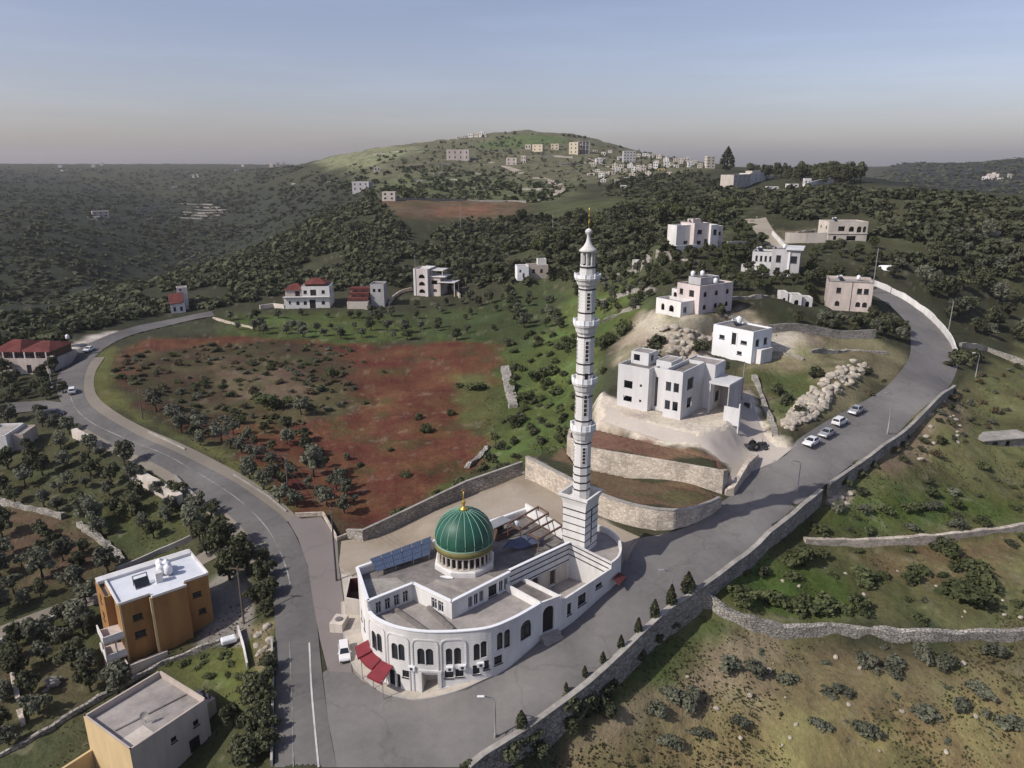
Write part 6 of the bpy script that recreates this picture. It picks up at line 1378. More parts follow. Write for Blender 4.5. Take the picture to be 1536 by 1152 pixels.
# ------------------------------------------------------------------ vehicles
M['carwhite'] = mat('white_car_paint', (.72, .72, .72), .3, .04, 1, spec=.5); M['carsilver'] = mat('silver_car_paint', (.40, .41, .43), .3, .05, 1, spec=.5, metal=.3); M['cargrey'] = mat('grey_car_paint', (.20, .21, .23), .3, .05, 1, spec=.5, metal=.3); M['cardark'] = mat('dark_car_paint', (.03, .032, .04), .3, .05, 1, spec=.5)
M['lamp'] = mat('clear_lamp_lens', (.6, .6, .58), .2, .05, 1, spec=.6); M['redlens'] = mat('red_lamp_lens', (.35, .02, .02), .25, .05, 1, spec=.6); M['rim'] = mat('alloy_rim', (.35, .35, .36), .4, .1, 1, metal=.5)
def car(px, py, yaw, paint, label, body='saloon', group=None, pos=None):
    g = pos or P(px, py); z = z1(*g) + RD
    root = empty('parked_car', (*g, z), yaw, label, 'car', group)
    Lh, Wd = (2.2, .87)
    if body == 'saloon': low = [(-2.2,.45),(-2.15,.78),(-1.5,.9),(1.0,.92),(2.0,.78),(2.2,.6),(2.2,.35)]; cab = [(-1.45,.9),(-.85,1.42),(.35,1.44),(1.15,.92)]
    elif body == 'pickup': low = [(-2.4,.5),(-2.4,.95),(-.6,.98),(1.2,1.0),(2.1,.9),(2.35,.6),(2.35,.4)]; cab = [(-.75,.97),(-.6,1.62),(.6,1.62),(1.25,1.0)]
    else: low = [(-2.0,.4),(-2.05,.95),(-1.9,1.0),(1.0,.98),(1.85,.85),(2.05,.6),(2.05,.35)]; cab = [(-1.95,.99),(-1.75,1.6),(.4,1.62),(1.1,.97)]
    def loft(mb, prof, w0, w1, zb=None, n_in=.06):
        k = len(prof); zs = [p[1] for p in prof]; zmin, zmax = min(zs), max(zs)
        v = []
        for sgn in (-1, 1):
            for x, zz in prof: t = (zz - zmin) / max(zmax - zmin, .01); v.append((x, sgn * (w0 + (w1 - w0) * t), zz))
        mb.mesh(v, [tuple(range(k)), tuple(range(2*k - 1, k - 1, -1))] + [(i, k + i, k + (i + 1) % k, (i + 1) % k) for i in range(k)])
    b = MB(); loft(b, [(low[0][0], .28)] + low + [(low[-1][0], .28)], Wd, Wd - .05); o = b.build('body', paint, root); bv = o.modifiers.new('edge', 'BEVEL'); bv.width = .07; bv.segments = 2; bv.limit_method = 'ANGLE'
    b = MB(); loft(b, cab, Wd - .07, Wd - .24); o = b.build('cabin', paint, root); bv = o.modifiers.new('edge', 'BEVEL'); bv.width = .05; bv.segments = 2; bv.limit_method = 'ANGLE'
    def wy(zz): t = (zz - cab[0][1]) / (cab[1][1] - cab[0][1]); return Wd - .07 - .17 * t
    (x0, z0), (x1, z1_), (x2, z2), (x3, z3) = cab
    def quad(p, name):
        m = MB(); m.face(p); m.build(name, 'glass', root)
    e = .012
    for a, c, nmx in (((x2, z2), (x3, z3), 'windscreen'), ((x1, z1_), (x0, z0), 'rear_window')):
        dx, dz = c[0]-a[0], c[1]-a[1]; ln = math.hypot(dx, dz); nx, nz = (-dz/ln, dx/ln); 
        if nz < 0: nx, nz = -nx, -nz
        p = lambda t, sg: (a[0] + dx*t + nx*e, sg * (wy(a[1] + dz*t) - .1), a[1] + dz*t + nz*e)
        quad([p(.1, -1), p(.1, 1), p(.9, 1), p(.9, -1)], nmx)
    zt, zb = z1_ - .1, z0 + .1
    fx = lambda zz, front: (x0 + (x1-x0)*(zz-z0)/(z1_-z0)) + .14 if not front else (x3 + (x2-x3)*(zz-z3)/(z2-z3)) - .14
    for sg in (-1, 1):
        mid = (x1 + x2) / 2
        for a0, a1, b0, b1 in ((fx(zb, 0), mid - .05, fx(zt, 0), mid - .05), (mid + .05, fx(zb, 1), mid + .05, fx(zt, 1))):
            quad([(a0, sg * (wy(zb) + e), zb), (a1, sg * (wy(zb) + e), zb), (b1, sg * (wy(zt) + e), zt), (b0, sg * (wy(zt) + e), zt)], 'side_window')
    for x in (-1.3, 1.35):
        for sg in (-1, 1):
            t = MB(); cy = sg * (Wd - .1); prof = [(.18, -.11), (.29, -.11), (.33, -.06), (.33, .06), (.29, .11), (.18, .11)]; n = 16; v = []
            for r_, d in prof: v += [(x + r_ * math.cos(2*math.pi*k/n), cy + d * sg, .33 + r_ * math.sin(2*math.pi*k/n)) for k in range(n)]
            t.mesh(v, [(i*n+k, i*n+(k+1) % n, (i+1)*n+(k+1) % n, (i+1)*n+k) for i in range(5) for k in range(n)]); w = t.build('wheel', 'rubber', root)
            t = MB(); t.face([(x + .19 * math.cos(2*math.pi*k/n), cy + sg * .1, .33 + .19 * math.sin(2*math.pi*k/n)) for k in range(n)]); t.build('rim', 'rim', w)
    zf = low[-2][1]
    for sg in (-1, 1):
        t = MB(); t.box(low[-2][0] - .12, low[-2][0] + .015, sg * .68 - .16, sg * .68 + .16, zf - .06, zf + .08); t.build('headlight', 'lamp', root)
        t = MB(); t.box(low[0][0] - .015, low[0][0] + .1, sg * .7 - .13, sg * .7 + .13, .68, .82); t.build('tail_light', 'redlens', root)
        t = MB(); t.box(x3 - .35, x3 - .15, sg * (Wd + .06) - .07, sg * (Wd + .06) + .07, z3 + .02, z3 + .16); t.build('wing_mirror', paint, root)
    for xx in (low[0][0] - .05, low[-1][0] - .05): t = MB(); t.box(xx, xx + .1, -.75, .75, .3, .46); t.build('bumper', 'dframe', root)
    if body == 'pickup': t = MB(); t.box(-2.25, -.85, -.7, .7, .9, .985); t.build('load_bed', 'dframe', root)
    return root
def rdir(a, b): p, q = P(*a), P(*b); return math.atan2(q[1]-p[1], q[0]-p[0])
ya = rdir((1165,690), (1300,603))
for (px, py), paint, body, l in (((1217,667),'carwhite','saloon','white saloon car, nearest of the four parked below the rubble bank'), ((1240,654),'carsilver','saloon','silver car with dark glass, second in the row below the rubble bank'), ((1259,637),'carwhite','hatch','pale grey hatchback, third car up the row below the rubble bank'), ((1284,620),'carsilver','pickup','silver pickup with a dark load bed at the top of the parked row')):
    car(px, py, ya + (math.pi if body != 'hatch' else 0), M[paint], l, body, 'cars parked along the hill road')
_van = car(517, 984, rdir((515,1000), (512,960)) + math.pi, M['carwhite'], 'white van like car parked beside the red awnings of the mosque', 'hatch'); _van.scale = (.85, .85, .88)
car(134, 527, rdir((110,540), (150,515)) + math.pi, M['carwhite'], 'white car driving on the far left road bend near the red roofed house', 'saloon')
car(75, 583, rdir((78,600), (76,570)), M['carsilver'], 'pale car parked under a lamp at the left road edge', 'saloon')
car(84, 624, .2, M['cardark'], 'dark car standing in shade beside the left side lane', 'hatch')
car(109, 590, rdir((106,610), (112,575)), M['carwhite'], 'whitish small car driving round the left road bend', 'hatch')
def tractor():
    g = P(1137, 674); z = z1(*g) + .1; root = empty('tractor', (*g, z), .1, 'small dark tractor parked on the limestone drive at the road', 'tractor')
    b = MB(); b.box(-.1, 1.5, -.35, .35, .7, 1.3); o = b.build('bonnet', 'cardark', root); m = o.modifiers.new('e', 'BEVEL'); m.width = .1; m.segments = 2
    b = MB(); b.box(-1.3, -.1, -.4, .4, .55, .95); b.build('chassis', 'dframe', root); b = MB(); b.box(-1.0, -.55, -.3, .3, .96, 1.1); b.box(-1.1, -1.0, -.3, .3, .96, 1.6); b.build('seat', 'rubber', root)
    for x, r_, w in ((-.8, .75, .4), (1.1, .42, .25)):
        for sg in (-1, 1):
            n = 18; cy = sg * .8; v = []
            for rr, d in ((.5*r_, -w/2), (.9*r_, -w/2), (r_, -w/4), (r_, w/4), (.9*r_, w/2), (.5*r_, w/2)): v += [(x + rr*math.cos(2*math.pi*k/n), cy + d, r_ + rr*math.sin(2*math.pi*k/n)) for k in range(n)]
            t = MB(); t.mesh(v, [(i*n+k, i*n+(k+1) % n, (i+1)*n+(k+1) % n, (i+1)*n+k) for i in range(5) for k in range(n)]); wl = t.build('wheel', 'rubber', root); t = MB(); t.lathe([(.5*r_, -.05), (.5*r_, .05)], 14); q = t.build('rim', 'rim', wl); q.location = (x, cy, r_); q.rotation_euler = (R(90), 0, 0)
    b = MB(); b.tube([(.3, .0, 1.0), (-.2, 0, 1.45)], .03, 6); b.build('steering_column', 'dframe', root)
    b = MB(); b.tube([(-1.2, .35, .9), (-1.2, .35, 2.0), (-1.2, -.35, 2.0), (-1.2, -.35, .9)], .05, 6); b.build('roll_bar', 'dframe', root); b = MB(); b.tube([(.8, .2, 1.3), (.8, .2, 2.0)], .05, 6); b.build('exhaust', 'dframe', root)
    b = MB(); b.box(-2.4, -1.5, -.9, .9, .4, .8); b.build('mower', 'cardark', root)
tractor()
def cart():
    g = P(344, 968); z = z1(*g); root = empty('covered_cart', (*g, z), .5, 'small covered white cart in the garden beside the orange house', 'cart'); b = MB(); b.box(-1, 1, -.6, .6, .5, 1.3); o = b.build('cover', 'tankwhite', root); m = o.modifiers.new('e', 'BEVEL'); m.width = .25; m.segments = 3
    b = MB(); b.bar((-1, 0, .45), (-2.1, 0, .15), .08); b.box(-1, 1, -.5, .5, .38, .499); b.build('chassis', 'darksteel', root)
    for sg in (-1, 1): t = MB(); t.lathe([(.1, -.08), (.32, -.08), (.32, .08), (.1, .08)], 14); q = t.build('wheel', 'rubber', root); q.location = (.1, sg * .62, .32); q.rotation_euler = (R(90), 0, 0)
cart()
# ------------------------------------------------------------------ lamps, poles, wires
def lamp(px, py, ptop, label, yaw=0, group='street lamps', head='white'):
    g = P(px, py); z = z1(*g); h = top_z(px, ptop, *g) - z; root = empty('street_lamp', (*g, z), yaw, label, 'street lamp', group); b = MB()
    b.tube([(0, 0, -.5), (0, 0, h * .6), (0, 0, h - .5), (-.25, 0, h - .1), (-1.2, 0, h + .12)], [.1, .075, .06, .05, .045], 7); b.build('pole', 'steel', root, True)
    b = MB(); b.box(-1.9, -1.1, -.14, .14, h + .06, h + .2); o = b.build('lamp_head', 'tankwhite' if head == 'white' else 'steel', root); m = o.modifiers.new('e', 'BEVEL'); m.width = .05; b = MB(); b.lathe([(.16, -.5), (.16, .5), (.1, .6)], 8); b.build('base', 'coping', root)
lamp(743, 1107, 1046, 'grey street lamp with a white head at the junction below the mosque', 0)
lamp(1006, 905, 856, 'slim street lamp between road and wall beside the small cypresses', 0, head='g')
lamp(1196, 738, 692, 'thin street lamp standing in the middle of the road widening near the drive', 0, head='g')
lamp(1331, 650, 590, 'thin street lamp at the road wall opposite the parked cars', 0, head='g')
lamp(1463, 566, 530, 'street lamp outside the high road bend', 0, head='white')
lamp(77, 575, 535, 'street lamp above the pale car at the left road edge', math.pi, head='white')
def pole(px, py, ptop, label, arms=1, yaw=.6, m='woodpole', stay=False):
    g = P(px, py); z = z1(*g); h = top_z(px, ptop, *g) - z; root = empty('utility_pole', (*g, z), yaw, label, 'utility pole'); b = MB(); b.tube([(0, 0, -.5), (0, 0, h)], [.16, .1], 8); b.build('pole', m, root)
    for k in range(arms):
        a = MB(); zz = h - .35 - .8 * k; a.bar((0, -1.1, zz), (0, 1.1, zz), .12); ar = a.build('cross_arm', 'woodpole', root)
        i = MB()
        for y in (-1, -.4, .4, 1): i.lathe([(.05, zz + .06), (.07, zz + .2), (.03, zz + .28)], 6, (0, y))
        i.build('insulator', 'rust', ar)
    if stay: s = MB(); s.tube([(0, 0, h - 1), (1.8, 1.4, -.3)], .02, 4); s.build('stay_wire', 'darksteel', root)
    return (*g, z + h)
pa = pole(433, 745, 684, 'timber power pole with one cross arm at the edge of the red field', 1, R(35), stay=True)
pb = pole(505, 872, 762, 'tall dark power pole beside the roofless store at the apron', 2, R(20), 'darksteel')
pc = pole(214, 628, 583, 'power pole half hidden in bushes at the left side of the red field', 1, R(35))
pd_ = pole(366, 935, 850, 'thin leaning pole beside the orange house garden gate', 1, R(80))
for px, py, pt_, l in ((691,345,302,'thin pole on the red strip field below the big hill'), (829,352,320,'thin pole among the woods left of the minaret tip'), (1308,440,372,'thin pole in the trees behind the pinkish block house'), (1422,500,452,'tall thin pole outside the white wall of the road bend'), (1112,600,545,'dark thin pole on the drive beside the carport')):
    pole(px, py, pt_, l, 1 if py < 400 else 0, 0, 'steel')
def wires(a, b, label, n=3):
    mb = MB()
    d = Vector((b[0]-a[0], b[1]-a[1], 0)).normalized(); s = Vector((-d.y, d.x, 0)); m = MB()
    for k in range(n):
        o = s * (k - (n-1)/2) * .9; pts = []
        for i in range(13): t = i / 12; p = Vector(a) * (1-t) + Vector(b) * t + o; p.z += -.15 - 4 * t * (1-t) * 1.2; pts.append(p)
        w = MB(); w.tube(pts, .025, 4); tag(w.build('power_line', 'dframe'), label, 'power line', 'wires over the red field')
wires(pa, pc, 'thin dark wire strung over the bushes between the two field poles'); wires(pb, pa, 'thin dark wire from the apron pole to the field pole')

for q, l in ((((905,485),(930,470),(962,462)), 'pale dry stone terrace line low on the slope right of the upper minaret'), (((900,455),(935,442),(985,436)), 'pale dry stone terrace line beside the white balcony house'), (((905,420),(940,408),(975,402)), 'pale broken terrace line below the small white hut'), (((985,383),(1010,390),(1040,396)), 'pale wall line under the stepped pink villa'), (((1090,450),(1140,446),(1200,444)), 'long low wall line between the grey lane house and the arched outbuilding'), (((1085,470),(1105,480),(1145,497)), 'pale wall stepping down from the terraced house to the brown retaining wall'), (((1195,350),(1220,347),(1240,346)), 'pale terrace edge left above the cream stone house'), (((1130,560),(1140,590),(1160,640),(1163,655)), 'low pale stone kerb between the drive and the grassy bank'), (((1215,530),(1270,527),(1330,532)), 'pale rock ledge across the grass below the brown retaining wall'), (((1130,535),(1170,530),(1205,541)), 'short pale rock ledge right of the small white house')):
    wall_line('dry_stone_wall', l, W(q), .5, .9, 'drystone', jit=.2, step=1.6)

for q, l in ((((650,262),(690,259),(730,262)), 'stone terrace line under the pinkish villa on the big hill'), (((600,252),(640,246),(680,247)), 'stone terrace line left of the pinkish villa on the big hill'), (((620,272),(670,270),(715,274)), 'stone terrace line among the scrub low on the big hill'), (((840,247),(870,244),(900,246)), 'bare terrace line under the yellowish block on the big hill'), (((850,258),(885,256),(915,260)), 'lower bare terrace line left of the village cluster'), (((700,284),(760,283),(830,285)), 'long pale terrace line above the red strip field'), (((560,232),(600,228),(650,224)), 'high terrace line on the left shoulder of the big hill'), (((790,236),(830,234),(860,236)), 'terrace line just below the row of yellow houses')):
    wall_line('terrace_wall', l, W(q), 1.0, 1.6, 'drystone', jit=.3, step=8)
# ------------------------------------------------------------------ plants
def leaf_cloud(seed, n, lobes, size, fl=1.0, flatb=.0, spread=.42):
    """leaf clumps spread through a crown of unit radius standing on z=0; returns verts, faces, colour"""
    g = np.random.default_rng(seed); L_ = []
    for k in range(lobes):
        a = g.uniform(0, 2*np.pi); r = math.sqrt(g.uniform(0, 1)) * .72; h = g.uniform(.25, 1.35)
        r *= math.sqrt(max(.1, 1 - ((h - .7) / .85) ** 2)); L_.append((r * math.cos(a), r * math.sin(a), h * fl, g.uniform(.26, spread), g.uniform(0, 1)))
    L_ = np.array(L_); idx = g.integers(0, lobes, n); d = g.normal(size=(n, 3)); d /= np.linalg.norm(d, axis=1)[:, None]
    rad = L_[idx, 3] * g.uniform(.35, 1.12, n) ** .6; p = L_[idx, :3] + d * rad[:, None] * np.array([1, 1, .85]); p[:, 2] = np.maximum(p[:, 2], .04)
    nrm = d + g.normal(size=(n, 3)) * .55 + np.array([0, 0, .25]); nrm /= np.linalg.norm(nrm, axis=1)[:, None]
    u = np.cross(nrm, g.normal(size=(n, 3))); u /= np.linalg.norm(u, axis=1)[:, None]; v = np.cross(nrm, u); s = size * g.uniform(.55, 1.35, n)[:, None]
    q = np.stack([p - u*s - v*s*.6, p + u*s - v*s*.6, p + u*s*.8 + v*s*.7, p - u*s*.7 + v*s*.6], 1).reshape(-1, 3)
    c = np.clip(L_[idx, 4] * .65 + g.uniform(0, .45, n), 0, 1); c = np.repeat(c, 4); return q, np.arange(4 * n).reshape(-1, 4), c
def mesh_from(name, q, f, c, m):
    me = bpy.data.meshes.new(name); me.vertices.add(len(q)); me.vertices.foreach_set('co', q.astype(np.float32).ravel()); me.loops.add(f.size); me.loops.foreach_set('vertex_index', f.ravel().astype(np.int32))
    me.polygons.add(len(f)); me.polygons.foreach_set('loop_start', (np.arange(len(f)) * f.shape[1]).astype(np.int32)); me.update(calc_edges=True)
    ca = me.color_attributes.new('Col', 'FLOAT_COLOR', 'POINT'); ca.data.foreach_set('color', np.stack([c, c, c, np.ones_like(c)], 1).astype(np.float32).ravel()); me.materials.append(M[m]); return me
LM = ('leaf_olive', 'leaf_green', 'leaf_dark', 'leaf_brown')
BUSH = {m: [mesh_from('bush', *leaf_cloud(100 + i, 620, 11, .105, .8), m) for i in range(4)] for m in LM}
CROWN = {m: [mesh_from('crown', *leaf_cloud(200 + i, 1000, 17, .095, 1.0, spread=.38), m) for i in range(4)] for m in LM}
for ms in CROWN.values():
    for me in ms:
        for v in me.vertices: v.co.z += .55
def trunk_mesh(seed):
    rng = random.Random(seed); b = MB(); b.tube([(0, 0, -.3), (.03, .02, .3), (-.02, .04, .7), (.05, 0, 1.15)], [.12, .09, .075, .04], 7)
    for k in range(4): a = k * 1.6 + rng.random(); b.tube([(0, .02, .55 + .08 * k), (.28 * math.cos(a), .28 * math.sin(a), .95 + .06 * k), (.5 * math.cos(a), .5 * math.sin(a), 1.35 + .05 * k)], [.055, .035, .015], 5)
    o = b.build('trunk', 'bark'); me = o.data; bpy.data.objects.remove(o); return me
TRUNK = [trunk_mesh(i) for i in range(3)]
# ground that stays free
foot = []
for o in list(COL.objects):
    if o.parent or o.get('category') not in ('house', 'building', 'apartment house', 'outbuilding', 'shed', 'store', 'car', 'tractor', 'greenhouse', 'cart'): continue
    xs, ys = [], []
    for ch in o.children:
        if ch.type == 'MESH':
            for v in ch.bound_box: xs.append(v[0] + ch.location.x); ys.append(v[1] + ch.location.y)
    if xs: foot.append((o.location.x, o.location.y, math.cos(-o.rotation_euler.z), math.sin(-o.rotation_euler.z), min(xs), max(xs), min(ys), max(ys)))
keep = [spline(W([(1168,400),(1160,385),(1142,360),(1120,333),(1112,318),(1122,311)]), 4) + spline(W([(1150,311),(1147,322),(1160,345),(1180,365),(1200,388),(1196,402)]), 4), road_polys['road'], road_polys['hill'], lane, side_lane, apron, yard, drive, _moskpad]
kb = [(np.array(p).min(0), np.array(p).max(0)) for p in keep]
def free(x, y, r):
    for (ox, oy, c, s, x0, x1, y0, y1) in foot:
        if abs(x - ox) + abs(y - oy) > 60: continue
        lx, ly = (x-ox)*c - (y-oy)*s, (x-ox)*s + (y-oy)*c; m = r * .55
        if x0 - m < lx < x1 + m and y0 - m < ly < y1 + m: return False
    for poly, (a, b) in zip(keep, kb):
        if x < a[0] - r or x > b[0] + r or y < a[1] - r or y > b[1] + r: continue
        if sdist(np.array([x]), np.array([y]), poly)[0] > -r * .55: return False
    return True
_rnd = random.Random(21); placed = []; count = {}
def plant(x, y, r, kind, m, label, group, hs=1.0, check=True):
    if check:
        if not free(x, y, r): return None
    z = z1(x, y); cat = kind.replace('_', ' ')
    count[kind] = count.get(kind, 0) + 1
    if kind in ('olive_tree', 'evergreen_tree', 'pine_tree'):
        o = empty(kind, (x, y, z - .1), _rnd.uniform(0, 6.28), label, cat, group); o.scale = (r, r, r * hs * _rnd.uniform(.85, 1.15))
        t = bpy.data.objects.new('trunk', _rnd.choice(TRUNK)); COL.objects.link(t); t.parent = o
        c = bpy.data.objects.new('crown', _rnd.choice(CROWN[m])); COL.objects.link(c); c.parent = o
    else:
        o = bpy.data.objects.new(kind, _rnd.choice(BUSH[m])); COL.objects.link(o); o.location = (x, y, z - .15 * r); o.rotation_euler = (0, 0, _rnd.uniform(0, 6.28)); o.scale = (r, r * _rnd.uniform(.8, 1.15), r * hs * _rnd.uniform(.75, 1.1)); tag(o, label, cat, group)
    placed.append((x, y, r)); return o
def spots(lst, kind, m, label, group, hs=1.0, k=.39):
    """plants read off the photograph: pixel of the foot, crown width in pixels"""
    for px, py, w in lst:
        x, y = P(px, py); z = z1(x, y); plant(x, y, max(.4, w * scale_at(x, y, z) * k), kind, m, label, group, hs, check=False)
def scatter(poly, n, r0, r1, kind, ms, label, group, hs=1.0, gap=.9, persp=0):
    xs = [p[0] for p in poly]; ys = [p[1] for p in poly]; k = 0
    for _ in range(n * 12):
        if k >= n: break
        px, py = _rnd.uniform(min(xs), max(xs)), _rnd.uniform(min(ys), max(ys))
        if not inside(np.array([px]), np.array([py]), poly)[0]: continue
        x, y = P(px, py); r = _rnd.uniform(r0, r1)
        if any(abs(x-a) < 9 and abs(y-b) < 9 and math.hypot(x-a, y-b) < (r + q) * gap for a, b, q in placed): continue
        if plant(x, y, r, kind, _rnd.choice(ms), label, group, hs): k += 1
O, G, D, Bn = 'leaf_olive', 'leaf_green', 'leaf_dark', 'leaf_brown'
# red field: single bushes and the weedy half
spots([(402,612,62),(640,648,26),(714,586,44),(690,582,22),(610,716,24),(586,676,16),(540,700,18),(548,606,16),(600,775,40),(628,628,22),(676,622,20),(500,565,28),(575,560,14),(545,545,12),(650,540,14)], 'bush', G, 'rounded dark bush standing alone on the bare red soil', 'lone bushes on the red soil')
spots([(470,715,55),(505,735,40),(520,690,16),(445,655,16),(452,622,40),(395,735,46),(420,755,42),(375,718,40),(445,760,40),(480,748,30),(235,618,48),(262,634,40),(300,648,38),(332,664,44),(350,652,36),(300,668,30),(385,690,40),(362,680,34)], 'olive_tree', O, 'grey green olive tree in the belt between the road and the red field', 'olive trees between road and red field')
scatter([(170,530),(420,510),(530,520),(530,600),(450,640),(330,645),(215,605),(172,570)], 200, .7, 1.9, 'weedy_shrub', (D, Bn, O, G), 'low brownish weedy bush on the overgrown left half of the red field', 'weedy bushes on the red field', .75)
scatter([(215,600),(330,640),(450,650),(560,770),(500,770),(440,740),(340,680),(240,640)], 34, .9, 2.0, 'olive_tree', (O, D), 'grey green olive tree in the belt between the road and the red field', 'olive trees between road and red field')
# green strip and the slope behind the field
scatter([(340,475),(560,470),(760,440),(830,450),(850,500),(740,510),(560,515),(350,505)], 75, 1.1, 2.4, 'olive_tree', (O, O, D), 'grey olive tree on the grassy strip between the red field and the houses', 'olive trees on the strip behind the red field')
scatter([(755,520),(860,470),(872,600),(850,650),(800,690),(730,720),(690,735),(745,640),(770,560)], 62, .9, 2.2, 'bush', (G, G, D), 'green bush on the grassy bank between the red field and the minaret', 'bushes on the bank left of the minaret')
spots([(690,735,46),(720,728,34),(660,745,30),(845,655,40),(840,662,28),(790,600,40),(800,570,34),(770,640,36),(830,560,40),(850,520,50),(880,470,46),(910,520,50),(935,500,44),(870,440,40),(940,440,30),(905,560,24)], 'bush', G, 'green bush on the grassy bank between the red field and the minaret', 'bushes on the bank left of the minaret')
# left side
scatter([(-10,600),(70,625),(120,660),(210,710),(320,770),(300,800),(180,830),(100,780),(-10,745)], 46, 1.3, 2.6, 'olive_tree', (O, O, D), 'dark grey olive tree on the slope left of and below the main road', 'olive trees below the left road')
scatter([(-10,770),(180,850),(150,900),(60,905),(-10,930)], 22, 1.2, 2.6, 'olive_tree', (O, D), 'dark olive tree on the plot above the gravel lane at left', 'olive trees above the gravel lane')
scatter([(0,960),(150,930),(150,1000),(180,1040),(60,1090),(0,1130)], 26, 1.3, 2.6, 'olive_tree', (O, D), 'dark olive tree in the overgrown garden left of the orange house', 'olive trees left of the orange house')
spots([(130,905,50),(95,930,46),(125,950,44),(60,965,60),(175,980,40)], 'olive_tree', O, 'dark olive tree in the overgrown garden left of the orange house', 'olive trees left of the orange house')
spots([(335,830,66),(372,862,60),(345,868,56),(385,905,52),(310,832,40),(392,880,40),(300,815,40),(362,838,50),(330,800,36),(395,845,34),(400,870,46),(402,900,50),(398,925,40)], 'evergreen_tree', D, 'dark leafy tree in the clump between the orange house and the left road', 'trees right of the orange house')
spots([(385,1060,66),(378,1110,60),(370,1145,70),(400,1030,40),(350,1090,46),(396,1085,48),(403,1060,50),(404,1100,54),(402,1130,54),(403,1010,46)], 'evergreen_tree', D, 'bushy tree along the left road beside the beige house', 'trees between the beige house and the road')
scatter([(240,1000),(340,965),(360,1010),(370,1040),(310,1020)], 12, .6, 1.3, 'bush', (G, G), 'small green shrub in the garden between the orange and beige houses', 'shrubs between orange and beige houses', .7)
for LM_ in ('leaf_white',): BUSH[LM_] = [mesh_from('bush', *leaf_cloud(140, 620, 11, .105, .8), LM_)]
spots([(78,1032,46)], 'blossom_bush', 'leaf_white', 'large whitish blossoming bush in the overgrown garden at the lower left', None)
scatter([(0,560),(70,560),(75,620),(0,640)], 12, 1.5, 3, 'evergreen_tree', (D, D), 'dark tree below the long red roofed house at the left edge', 'trees below the verandah house')
spots([(90,545,36),(100,520,34),(82,560,30),(95,590,26),(70,600,24)], 'evergreen_tree', D, 'dark tree by the left road bend beside the verandah house', 'trees at the left road bend')
# right field
scatter([(1300,690),(1440,575),(1536,540),(1560,560),(1560,660),(1470,660),(1380,700)], 38, .8, 1.6, 'scrub_bush', (O, Bn, D), 'dark rounded bush on the stony slope below the road bend', 'bushes on the stony slope below the bend', .85)
scatter([(1190,770),(1300,720),(1536,690),(1560,780),(1400,800),(1210,806)], 30, .7, 1.8, 'bush', (G, D, O), 'green bush on the grass above the straight upper field wall', 'bushes above the upper field wall', .8)
scatter([(1090,880),(1180,820),(1300,820),(1540,800),(1560,930),(1300,935),(1120,925)], 30, .6, 1.7, 'bush', (G, D, G), 'green bush between the straight upper wall and the long dry stone wall', 'bushes between the two right field walls', .8)
spots([(1110,900,50),(1150,905,56),(1195,912,60),(1240,915,58),(1285,915,50),(1200,850,60),(1470,870,70),(1450,905,80),(1420,830,46),(1370,870,44),(1290,870,56)], 'bush', G, 'green bush between the straight upper wall and the long dry stone wall', 'bushes between the two right field walls', .8, .5)
spots([(1255,1042,50),(1300,1098,46),(1390,1075,46),(1385,985,50),(1345,1000,40),(1130,1010,44),(1090,1000,46),(1040,1060,56),(1010,1045,60),(985,1070,40),(1110,1085,34),(1050,1105,40),(1000,1120,44),(1230,1090,40),(1180,1020,36),(1470,1040,46),(1440,1060,40),(1515,1090,50),(1340,1010,40),(1300,1000,44),(1420,1000,44),(1490,980,46)], 'scrub_bush', O, 'dark bush on the dry brown ground below the long dry stone wall', 'bushes on the dry lower right ground', .8, .48)
scatter([(880,1140),(980,1000),(1080,960),(1540,970),(1560,1150)], 16, .4, .9, 'scrub_bush', (O, Bn), 'dark bush on the dry brown ground below the long dry stone wall', 'bushes on the dry lower right ground', .7)
spots([(880,1060,62),(905,1045,50),(850,1090,56),(800,1110,60),(770,1130,66),(915,1030,40),(960,985,40),(985,960,36),(1010,940,30),(700,1150,30),(730,1145,40),(876,1078,84),(858,1060,60),(905,1070,60),(800,1130,70)], 'bush', D, 'dark dense bush at the foot of the grey roadside retaining wall', 'bushes at the foot of the retaining wall')
# between the right hand houses
scatter([(1180,484),(1235,482),(1330,482),(1360,484),(1362,514),(1310,504),(1200,494)], 26, 1.5, 2.3, 'evergreen_tree', (D, D, O), 'dense dark tree in front of the pinkish block house by the bend', 'trees in front of the pinkish house', 1.0, .6)
scatter([(940,412),(1000,384),(1085,378),(1120,378),(1125,412),(1235,420),(1232,440),(1170,440),(1090,436),(1040,424),(985,432),(950,440)], 58, 1.3, 2.6, 'evergreen_tree', (D, D, G), 'dark tree between the white houses on the right hand slope', 'trees between the right slope houses', .9)
spots([(970,540,40),(985,520,46),(1080,548,30),(1050,525,36),(960,560,26),(1225,565,32),(1180,605,40),(1165,590,36),(1200,620,30),(1300,560,26),(1080,470,30),(1120,610,16)], 'bush', D, 'dark bush among the pale boulders round the unfinished house', 'bushes round the unfinished house')
scatter([(1240,640),(1330,560),(1350,560),(1345,590),(1280,630),(1200,660)], 8, .7, 1.3, 'bush', (D, Bn), 'low dark bush on the bank between the rubble and the road', 'bushes on the bank above the parked cars', .7)
spots([(1440,545,44),(1460,540,40),(1425,550,30),(1290,715,30),(1265,725,34),(1310,700,24)], 'bush', D, 'dark bush hugging the outer road wall near the bend', 'bushes along the outer road wall')
scatter([(900,420),(985,385),(1010,395),(990,440),(960,470),(900,470)], 26, 1.3, 2.6, 'evergreen_tree', (D, G, O), 'mid green tree on the slope just right of the upper minaret', 'trees right of the upper minaret', .9)
